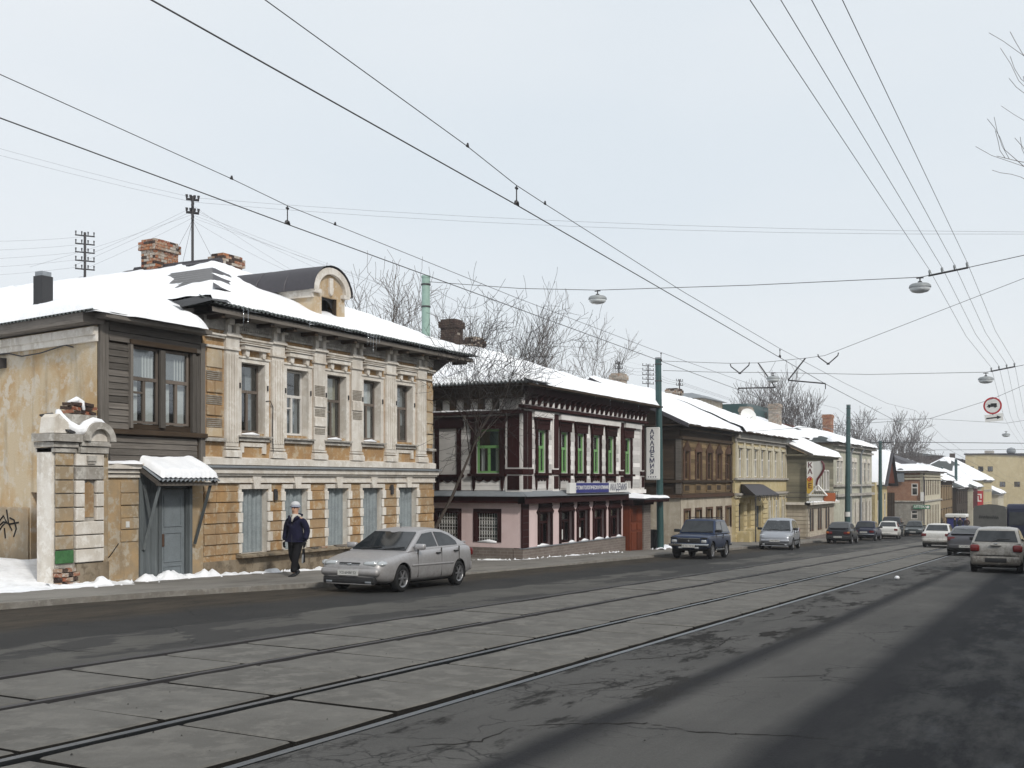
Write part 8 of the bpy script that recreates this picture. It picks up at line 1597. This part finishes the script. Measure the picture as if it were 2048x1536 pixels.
def person(label, loc, rz, coat, trousers, hat=None, scarf=None, stride=0.2, detail=True, scale=1.0, group=None, hair='cloth_black'):
    P = thing('person', label, 'person', loc, rz, group); P.scale = (scale*1.04, scale*1.10, scale*1.02)
    st = stride
    # legs: left forward, right back (x forward, y left)
    LA, LK, LH = (st*0.9, 0.10, 0.09), (st*0.62, 0.11, 0.50), (0.0, 0.10, 0.92); RA, RK, RH = (-st*0.85, -0.10, 0.12), (-st*0.05, -0.11, 0.51), (0.0, -0.10, 0.92)
    # body: one continuous skin surface under the clothes
    V = [(0, 0, 0.95), (0.0, 0, 1.15), (0.01, 0, 1.38), (0.015, 0, 1.50), (0.03, 0, 1.58), (0.035, 0, 1.70), (0.03, 0, 1.78), LH, LK, LA, RH, RK, RA, (0.0, 0.19, 1.42), (-0.05, 0.25, 1.15), (0.06, 0.27, 0.92), (0.0, -0.19, 1.42), (-0.05, -0.26, 1.14), (0.0, -0.29, 0.90)]
    Eg = [(0, 1), (1, 2), (2, 3), (3, 4), (4, 5), (5, 6), (0, 7), (7, 8), (8, 9), (0, 10), (10, 11), (11, 12), (2, 13), (13, 14), (14, 15), (2, 16), (16, 17), (17, 18)]
    Rr = [(0.12, 0.14), (0.11, 0.13), (0.11, 0.15), 0.055, 0.075, 0.092, 0.07, 0.08, 0.055, 0.04, 0.08, 0.055, 0.04, 0.055, 0.045, 0.035, 0.055, 0.045, 0.035]
    skinmesh('body', 'skin', P, V, Eg, Rr)
    V = [(0, 0, 0.92), (0.0, 0, 1.05), (0.005, 0, 1.22), (0.01, 0, 1.38), (0.0, 0, 1.49), (0.0, 0.17, 1.43), (-0.03, 0.25, 1.28), (-0.055, 0.275, 1.13), (0.02, 0.285, 0.98), (0.06, 0.29, 0.90), (0.0, -0.17, 1.43), (-0.03, -0.255, 1.28), (-0.05, -0.285, 1.13), (-0.01, -0.30, 0.98), (0.01, -0.305, 0.88), (0, 0, 0.80)]
    Eg = [(0, 1), (1, 2), (2, 3), (3, 4), (3, 5), (5, 6), (6, 7), (7, 8), (8, 9), (3, 10), (10, 11), (11, 12), (12, 13), (13, 14), (0, 15)]
    Rr = [(0.165, 0.225), (0.165, 0.22), (0.165, 0.22), (0.15, 0.20), (0.07, 0.085), 0.10, 0.088, 0.08, 0.07, 0.062, 0.10, 0.088, 0.08, 0.07, 0.062, (0.165, 0.235)]
    J = skinmesh('jacket', coat, P, V, Eg, Rr, 1)
    V = [(0, 0, 0.93), (0.0, 0.10, 0.86), (LK[0]*0.5, 0.105, 0.70), LK, (LK[0]*0.4+LA[0]*0.6, 0.105, 0.28), (LA[0], 0.10, 0.10), (0.0, -0.10, 0.86), (RK[0]*0.5, -0.105, 0.70), RK, (RK[0]*0.4+RA[0]*0.6, -0.105, 0.29), (RA[0], -0.10, 0.13)]
    skinmesh('trousers', trousers, P, V, [(0, 1), (1, 2), (2, 3), (3, 4), (4, 5), (0, 6), (6, 7), (7, 8), (8, 9), (9, 10)], [0.14, 0.11, 0.105, 0.09, 0.08, 0.085, 0.11, 0.105, 0.09, 0.08, 0.085])
    for (ax, ay, az), pit in ((LA, 0.0), (RA, 0.35)):
        m = MB(); prof = [(-0.09, 0.035, 0.0, 0.08), (-0.06, 0.045, 0.0, 0.10), (0.02, 0.048, 0.0, 0.10), (0.10, 0.052, 0.0, 0.065), (0.17, 0.045, 0.005, 0.05), (0.205, 0.025, 0.01, 0.035)]
        for x, hw, zb, zt in prof: m.v += [(x, -hw, zb), (x, hw, zb), (x, hw*0.85, zt), (x, -hw*0.85, zt)]
        for i in range(len(prof)-1):
            for j in range(4): m.f.append((i*4+j, i*4+(j+1) % 4, i*4+4+(j+1) % 4, i*4+4+j))
        m.f += [(0, 1, 2, 3), (20, 21, 22, 23)]
        me = m.mesh('shoe', True); me.materials.append(MATS['shoe_black']); o = inst('shoe', me, P, (ax, ay, max(0.0, az-0.10)), (0, pit, 0), world=False); md = o.modifiers.new('s', 'SUBSURF'); md.levels = 1; md.render_levels = 1
    if not detail:
        m = MB(); m.lathe([(0.0, 0.0), (0.098, 0.0), (0.105, 0.05), (0.09, 0.11), (0.05, 0.14), (0, 0.15)], (0.02, 0, 1.70), 'z', 12); m.build('hat', hat or hair, P, local=True, smooth=True); return P
    # face: nose, ears, eyes, mouth, chin
    m = MB(); m.tube([(0.115, 0, 1.705), (0.135, 0, 1.675), (0.145, 0, 1.655), (0.118, 0, 1.648)], [0.010, 0.014, 0.018, 0.012], 6); m.build('nose', 'skin', P, local=True, smooth=True)
    for sg in (-1, 1):
        m = MB(); m.lathe([(0.0, -0.007), (0.012, 0.0), (0.0, 0.007)], (0.112, sg*0.034, 1.702), 'x', 8); m.build('eye', 'shoe_black', P, local=True, smooth=True)
        m = MB(); m.tube([(0.11, sg*0.018, 1.722), (0.113, sg*0.035, 1.727), (0.10, sg*0.055, 1.72)], 0.005, 4); m.build('eyebrow', 'cloth_black', P, local=True)
        m = MB(); m.tube([(0.02, sg*0.092, 1.66), (0.01, sg*0.10, 1.69), (0.02, sg*0.095, 1.715)], [0.008, 0.014, 0.008], 6); m.build('ear', 'skin', P, local=True, smooth=True)
    m = MB(); m.tube([(0.108, -0.024, 1.618), (0.118, 0, 1.616), (0.108, 0.024, 1.618)], 0.006, 4); m.build('mouth', 'brick_red', P, local=True)
    m = MB(); m.lathe([(0.112, 1.725), (0.116, 1.75), (0.112, 1.79), (0.095, 1.83), (0.06, 1.86), (0.02, 1.872), (0, 1.872)], (0.02, 0, 0), 'z', 20); m.lathe([(0.120, 1.722), (0.124, 1.735), (0.120, 1.765), (0.112, 1.768)], (0.02, 0, 0), 'z', 20); m.build('hat', hat, P, local=True, smooth=True)
    m = MB(); m.tube([(0.09*math.cos(a), 0.09*math.sin(a), 1.50+0.02*math.cos(a)) for a in [k*math.pi/8 for k in range(-8, 9)]], 0.04, 7); m.tube([(0.10, 0.02, 1.52), (0.15, 0.01, 1.45), (0.165, 0.0, 1.36)], [0.045, 0.04, 0.02], 7); m.build('scarf', scarf, P, local=True, smooth=True)
    m = MB()
    for sg in (-1, 1): m.tube([(0.10, sg*0.13, 1.50), (0.155, sg*0.07, 1.44), (0.172, sg*0.02, 1.34)], [0.03, 0.035, 0.015], 6)
    m.tube([(-0.10, 0.11, 1.52), (-0.13, 0, 1.54), (-0.10, -0.11, 1.52)], 0.035, 6); m.build('collar', coat, P, local=True, smooth=True)
    m = MB(); m.tube([(0.172, 0, 1.34), (0.178, 0, 1.1), (0.172, 0, 0.78)], 0.005, 4); m.build('zip', 'iron', P, local=True)
    for sg, (hx, hy, hz), curl in ((1, (0.07, 0.292, 0.84), 0.6), (-1, (0.015, -0.31, 0.82), 1.0)):      # gloved hands: palm, four unequal bent fingers, thumb from the side
        V = [(hx, hy, hz+0.04), (hx+0.005, hy, hz-0.0), (hx+0.01, hy, hz-0.045)]; Eg = [(0, 1), (1, 2)]; Rr = [(0.030, 0.024), (0.042, 0.022), (0.040, 0.020)]
        for k, (dx, ln) in enumerate(((0.030, 0.070), (0.010, 0.080), (-0.010, 0.075), (-0.028, 0.058))):
            b = len(V); V += [(hx+0.01+dx, hy, hz-0.055), (hx+0.01+dx*1.05+0.006*curl, hy-sg*0.008, hz-0.055-ln*0.5), (hx+0.01+dx*1.05, hy-sg*0.035*curl, hz-0.055-ln*0.85)]; Eg += [(2, b), (b, b+1), (b+1, b+2)]; Rr += [0.0105, 0.0095, 0.0085]
        b = len(V); V += [(hx+0.045, hy-sg*0.005, hz-0.01), (hx+0.062, hy-sg*0.015, hz-0.045), (hx+0.058, hy-sg*0.03, hz-0.07)]; Eg += [(1, b), (b, b+1), (b+1, b+2)]; Rr += [0.013, 0.011, 0.009]
        skinmesh('glove', 'glove_black', P, V, Eg, Rr, 1, 1)
    return P
PX = (21.75, 17.62)
PM = person('walking person in a navy jacket, black trousers and striped knitted hat, carrying a folded bag', (PX[0], PX[1], gz(PX[0])+0.10), R(186), 'coat_navy', 'cloth_black', 'knit_hat', 'scarf_white', 0.30, scale=1.0)
BG = thing('carrier_bag', 'dark folded carrier bag with a pale edge in the hand of the navy-coated walker', 'bag', (PX[0]-0.06, PX[1]-0.30*-1, gz(PX[0])+0.3), R(186))
bl = Vector((0.075, 0.285, 0.0)); m = MB()
m.hexa([(-0.05, -0.015, 0.02), (0.07, -0.012, 0.0), (0.07, 0.012, 0.0), (-0.05, 0.015, 0.02), (-0.025, -0.02, 0.36), (0.045, -0.02, 0.36), (0.045, 0.02, 0.36), (-0.025, 0.02, 0.36)]); m2 = m.build('bag_body', 'cloth_black', BG, local=True, bevel=0.01)
m = MB(); m.hexa([(0.06, -0.018, 0.0), (0.085, -0.012, 0.02), (0.085, 0.016, 0.02), (0.06, 0.018, 0.0), (0.045, -0.022, 0.22), (0.055, -0.02, 0.22), (0.055, 0.02, 0.22), (0.045, 0.022, 0.22)]); m.build('pale_edge', 'curtain_grey', BG, local=True)
m = MB(); m.tube([(-0.015, 0, 0.35), (-0.01, 0.0, 0.46), (0.02, 0, 0.47), (0.035, 0, 0.35)], 0.008, 5); m.build('handle', 'cloth_black', BG, local=True)
rot = Matrix.Rotation(R(186), 4, 'Z'); off = rot @ Vector((0.075, 0.285, 0.0)); BG.location = (PX[0]+off.x, PX[1]+off.y, gz(PX[0])+0.10+0.34)
for k, (s, t, c, rz) in enumerate(((147.0, 12.9, 'cloth_black', 0.4), (148.2, 12.2, 'coat_brown', 2.8), (148.5, 11.0, 'coat_green', 0.2), (146.0, 13.4, 'cloth_black', 1.9))):
    person(('distant walker in black before the blue kiosk', 'distant walker in brown near the blue kiosk', 'distant walker in dark green right of the blue kiosk', 'distant walker in black at the far left of the kiosk group')[k], (s, t, gz(s)), rz, c, 'cloth_black', 'cloth_black', detail=False, group='distant walkers')
# ------------------------------------------------------------------ snow on the ground
def snowbank(name, label, pts, w_, h_, seed, mat='snow', rough=1.0, n_across=9, step=0.09):
    """lumpy ridge of shovelled snow along a line of (s,t)"""
    P = [Vector((a, b)) for a, b in pts]; L = [0.0]
    for a, b in zip(P, P[1:]): L.append(L[-1]+(b-a).length)
    n = int(L[-1]/step); mb = MB()
    for i in range(n+1):
        d = L[-1]*i/n; k = max(j for j in range(len(L)) if L[j] <= d+1e-9); k = min(k, len(P)-2); f = (d-L[k])/(L[k+1]-L[k]); c = P[k].lerp(P[k+1], f); dr = (P[k+1]-P[k]).normalized(); nr = Vector((-dr.y, dr.x))
        e = max(0.0, 0.5+1.1*nz3(d*0.7, seed, 1)+0.6*nz3(d*2.6, seed, 2)); e = min(1.4, e)
        for j in range(n_across+1):
            a = -1+2*j/n_across; q = c+nr*(a*w_*(0.5+0.5*e)); h = max(0, 1-a*a)**0.7*h_*e*(1+rough*0.7*nz3(q.x*6, q.y*6, seed))-0.03
            mb.v.append((q.x, q.y, gz(q.x)+walk_h(q.x)+h))
    for i in range(n):
        for j in range(n_across): a = i*(n_across+1)+j; mb.f.append((a, a+1, a+n_across+2, a+n_across+1))
    rd = random.Random(int(seed*7))
    for q_ in range(int(L[-1]*7)):
        d = rd.uniform(0, L[-1]); k = max(j for j in range(len(L)) if L[j] <= d+1e-9); k = min(k, len(P)-2); f = (d-L[k])/(L[k+1]-L[k]); c = P[k].lerp(P[k+1], f); dr = (P[k+1]-P[k]).normalized(); nr = Vector((-dr.y, dr.x)); c = c+nr*rd.gauss(0, w_*0.9); r = rd.uniform(0.02, 0.07); z = gz(c.x)+walk_h(c.x)
        b = len(mb.v); mb.v += [(c.x-r*rd.uniform(.6, 1), c.y, z), (c.x, c.y-r*rd.uniform(.6, 1), z), (c.x+r*rd.uniform(.6, 1), c.y, z), (c.x, c.y+r*rd.uniform(.6, 1), z), (c.x+rd.uniform(-.3, .3)*r, c.y-r*.2, z+r*rd.uniform(.7, 1.3))]
        mb.f += [(b, b+1, b+4), (b+1, b+2, b+4), (b+2, b+3, b+4), (b+3, b, b+4)]
    o = mb.build(name, mat, None, smooth=True); tag(o, label, 'snow', kind='stuff'); return o
snowbank('snow_bank', 'lumpy snow along the foot of the gate pillar and street wall', [(15.3, 18.9), (16.4, 18.75), (17.3, 18.95), (18.4, 19.1), (19.2, 19.15), (20.5, 19.2)], 0.26, 0.22, 3)
snowbank('snow_bank', 'broken snow along the foot of the ochre house', [(20.5, 19.2), (22.5, 19.12), (24.0, 18.95), (25.5, 19.0), (28, 19.1), (31.2, 19.15)], 0.25, 0.15, 8, 'snow_yard')
snowbank('snow_bank', 'thin snow along the plinth of the carved house', [(33.0, 20.5), (34.8, 18.2), (36.2, 17.85), (38.5, 17.9), (41, 17.95), (45, 18.0)], 0.2, 0.06, 12)
snowbank('snow_bank', 'snow heap at the gap behind the silver car', [(24.6, 17.3), (26.0, 17.8), (27.6, 18.4), (29, 19.4)], 0.35, 0.17, 15)
snowbank('snow_bank', 'snow around the foot of the signed green pole', [(48.4, 17.4), (49.4, 17.75), (50.6, 18.0), (53, 18.6)], 0.3, 0.14, 19)
def yard():
    mb = MB(); ns, ntt = 70, 80
    for j in range(ntt+1):
        for i in range(ns+1):
            s = 2+15.2*i/ns; t = 17.6+14*j/ntt; base = gz(s)+0.07; e = min(1, max(0, (t-17.7)/1.6)); e2 = e*min(1, max(0, (s-4)/2))
            h = -0.05+0.16*e+0.42*min(1, max(0, (t-19.4)/2.2))*(0.8+0.35*nz3(s*0.9, t*0.9, 3))+0.05*nz3(s*3, t*3, 5)*e+0.03*nz3(s*9, t*9, 1)*e
            mb.v.append((s, t, base+h))
    for j in range(ntt):
        for i in range(ns): a = j*(ns+1)+i; mb.f.append((a, a+1, a+ns+2, a+ns+1))
    o = mb.build('yard_snow', 'snow_yard', None, smooth=True); tag(o, 'trodden snow filling the yard entrance left of the gate pillar', 'snow', kind='stuff')
yard()
# ------------------------------------------------------------------ small litter on the road
tag(MB().lathe([(0, 0.0), (0.05, 0.01), (0.075, 0.05), (0.05, 0.10), (0, 0.11)], (33.0, 4.6, gz(33)), 'z', 10).build('snow_lump', 'snow', None, smooth=True), 'single white lump lying on the asphalt before the white hatchback', 'snow')
def potholes():
    rd = random.Random(77)
    for k, (s, t, a, b) in enumerate(((16.6, 4.2, 0.45, 0.12), (20.5, 4.65, 0.4, 0.08))):
        m = MB(); n = 22; m.v.append((s, t, gz(s)+0.006))
        for j in range(n): ang = 2*math.pi*j/n; r = 1+0.75*nz3(math.cos(ang)*1.9, math.sin(ang)*1.9, k*3.1); m.v.append((s+a*r*math.cos(ang), t+b*r*math.sin(ang), gz(s+a*r*math.cos(ang))+0.004))
        for j in range(n): m.f.append((0, 1+j, 1+(j+1) % n))
        o = m.build('pothole', 'bed', None); o['kind'] = 'structure'
potholes()

def grit():
    rd = random.Random(9); m = MB()
    for k in range(260):
        s = rd.uniform(4, 30); t = rd.choice((rd.uniform(5.5, 8.4), rd.gauss(7.0, 0.4), rd.uniform(2.5, 5.2), rd.gauss(14.8, 0.9))); r = rd.uniform(0.004, 0.013); z = gz(s)+0.003
        b = len(m.v); m.v += [(s-r, t, z), (s, t-r*0.8, z), (s+r*rd.uniform(.7, 1.6), t, z), (s, t+r*0.8, z), (s, t, z+r*0.8)]; m.f += [(b, b+1, b+4), (b+1, b+2, b+4), (b+2, b+3, b+4), (b+3, b, b+4)]
    tag(m.build('road_grit', 'bed', None), 'dark grit and crumbs scattered over the road', 'grit', kind='stuff')
grit()

# ------------------------------------------------------------------ thin winter haze
hb = MB(); hb.box(-40, 420, -60, 120, -16, 24); hz = hb.build('haze', None); hz['kind'] = 'stuff'; hz['label'] = 'thin pale winter haze over the street'; hz['category'] = 'haze'
hm = bpy.data.materials.new('haze'); hm.use_nodes = True; hm.node_tree.nodes.clear(); ho = hm.node_tree.nodes.new('ShaderNodeOutputMaterial'); pvn = hm.node_tree.nodes.new('ShaderNodeVolumePrincipled')
pvn.inputs['Color'].default_value = (0.93, 0.95, 1.0, 1); pvn.inputs['Density'].default_value = 0.0006; pvn.inputs['Anisotropy'].default_value = 0.2; hm.node_tree.links.new(pvn.outputs['Volume'], ho.inputs['Volume']); hz.data.materials.append(hm)

def cracks():
    rd = random.Random(31)
    for pts in ([(8.2, 4.25), (8.6, 3.8), (8.9, 3.3), (8.75, 2.8), (9.0, 2.2), (9.1, 1.6)], [(12.4, 5.1), (13.2, 4.6), (14.6, 4.4), (15.8, 4.55), (16.4, 4.3)], [(10.2, 4.9), (10.9, 4.5), (10.6, 4.1), (11.6, 3.95)], [(12.0, 3.2), (12.6, 2.6), (12.5, 2.0)], [(7.0, 4.6), (7.5, 4.2), (8.2, 4.25)], [(18.0, 4.9), (19.0, 4.6), (20.5, 4.5), (22, 4.7)], [(14.0, 11.0), (14.2, 11.6), (14.1, 12.3)], [(9.5, 10.6), (9.4, 11.4), (9.8, 12.4)]):
        m = MB(); P = []
        for a, b in zip(pts, pts[1:]):
            for i in range(8): f = i/8; P.append((a[0]+(b[0]-a[0])*f+rd.uniform(-.03, .03), a[1]+(b[1]-a[1])*f+rd.uniform(-.03, .03)))
        k = 0
        for i, (s, t) in enumerate(P):
            w_ = (0.006+0.012*abs(nz3(s*3, t*3, 2)))*min(1, i/4, (len(P)-1-i)/4+0.1); m.v += [(s-w_, t-w_, gz(s-w_)+0.003), (s+w_, t+w_, gz(s+w_)+0.003)]
        for i in range(len(P)-1): m.f.append((2*i, 2*i+1, 2*i+3, 2*i+2))
        o = m.build('road_crack', 'bed', None); o['kind'] = 'structure'
cracks()
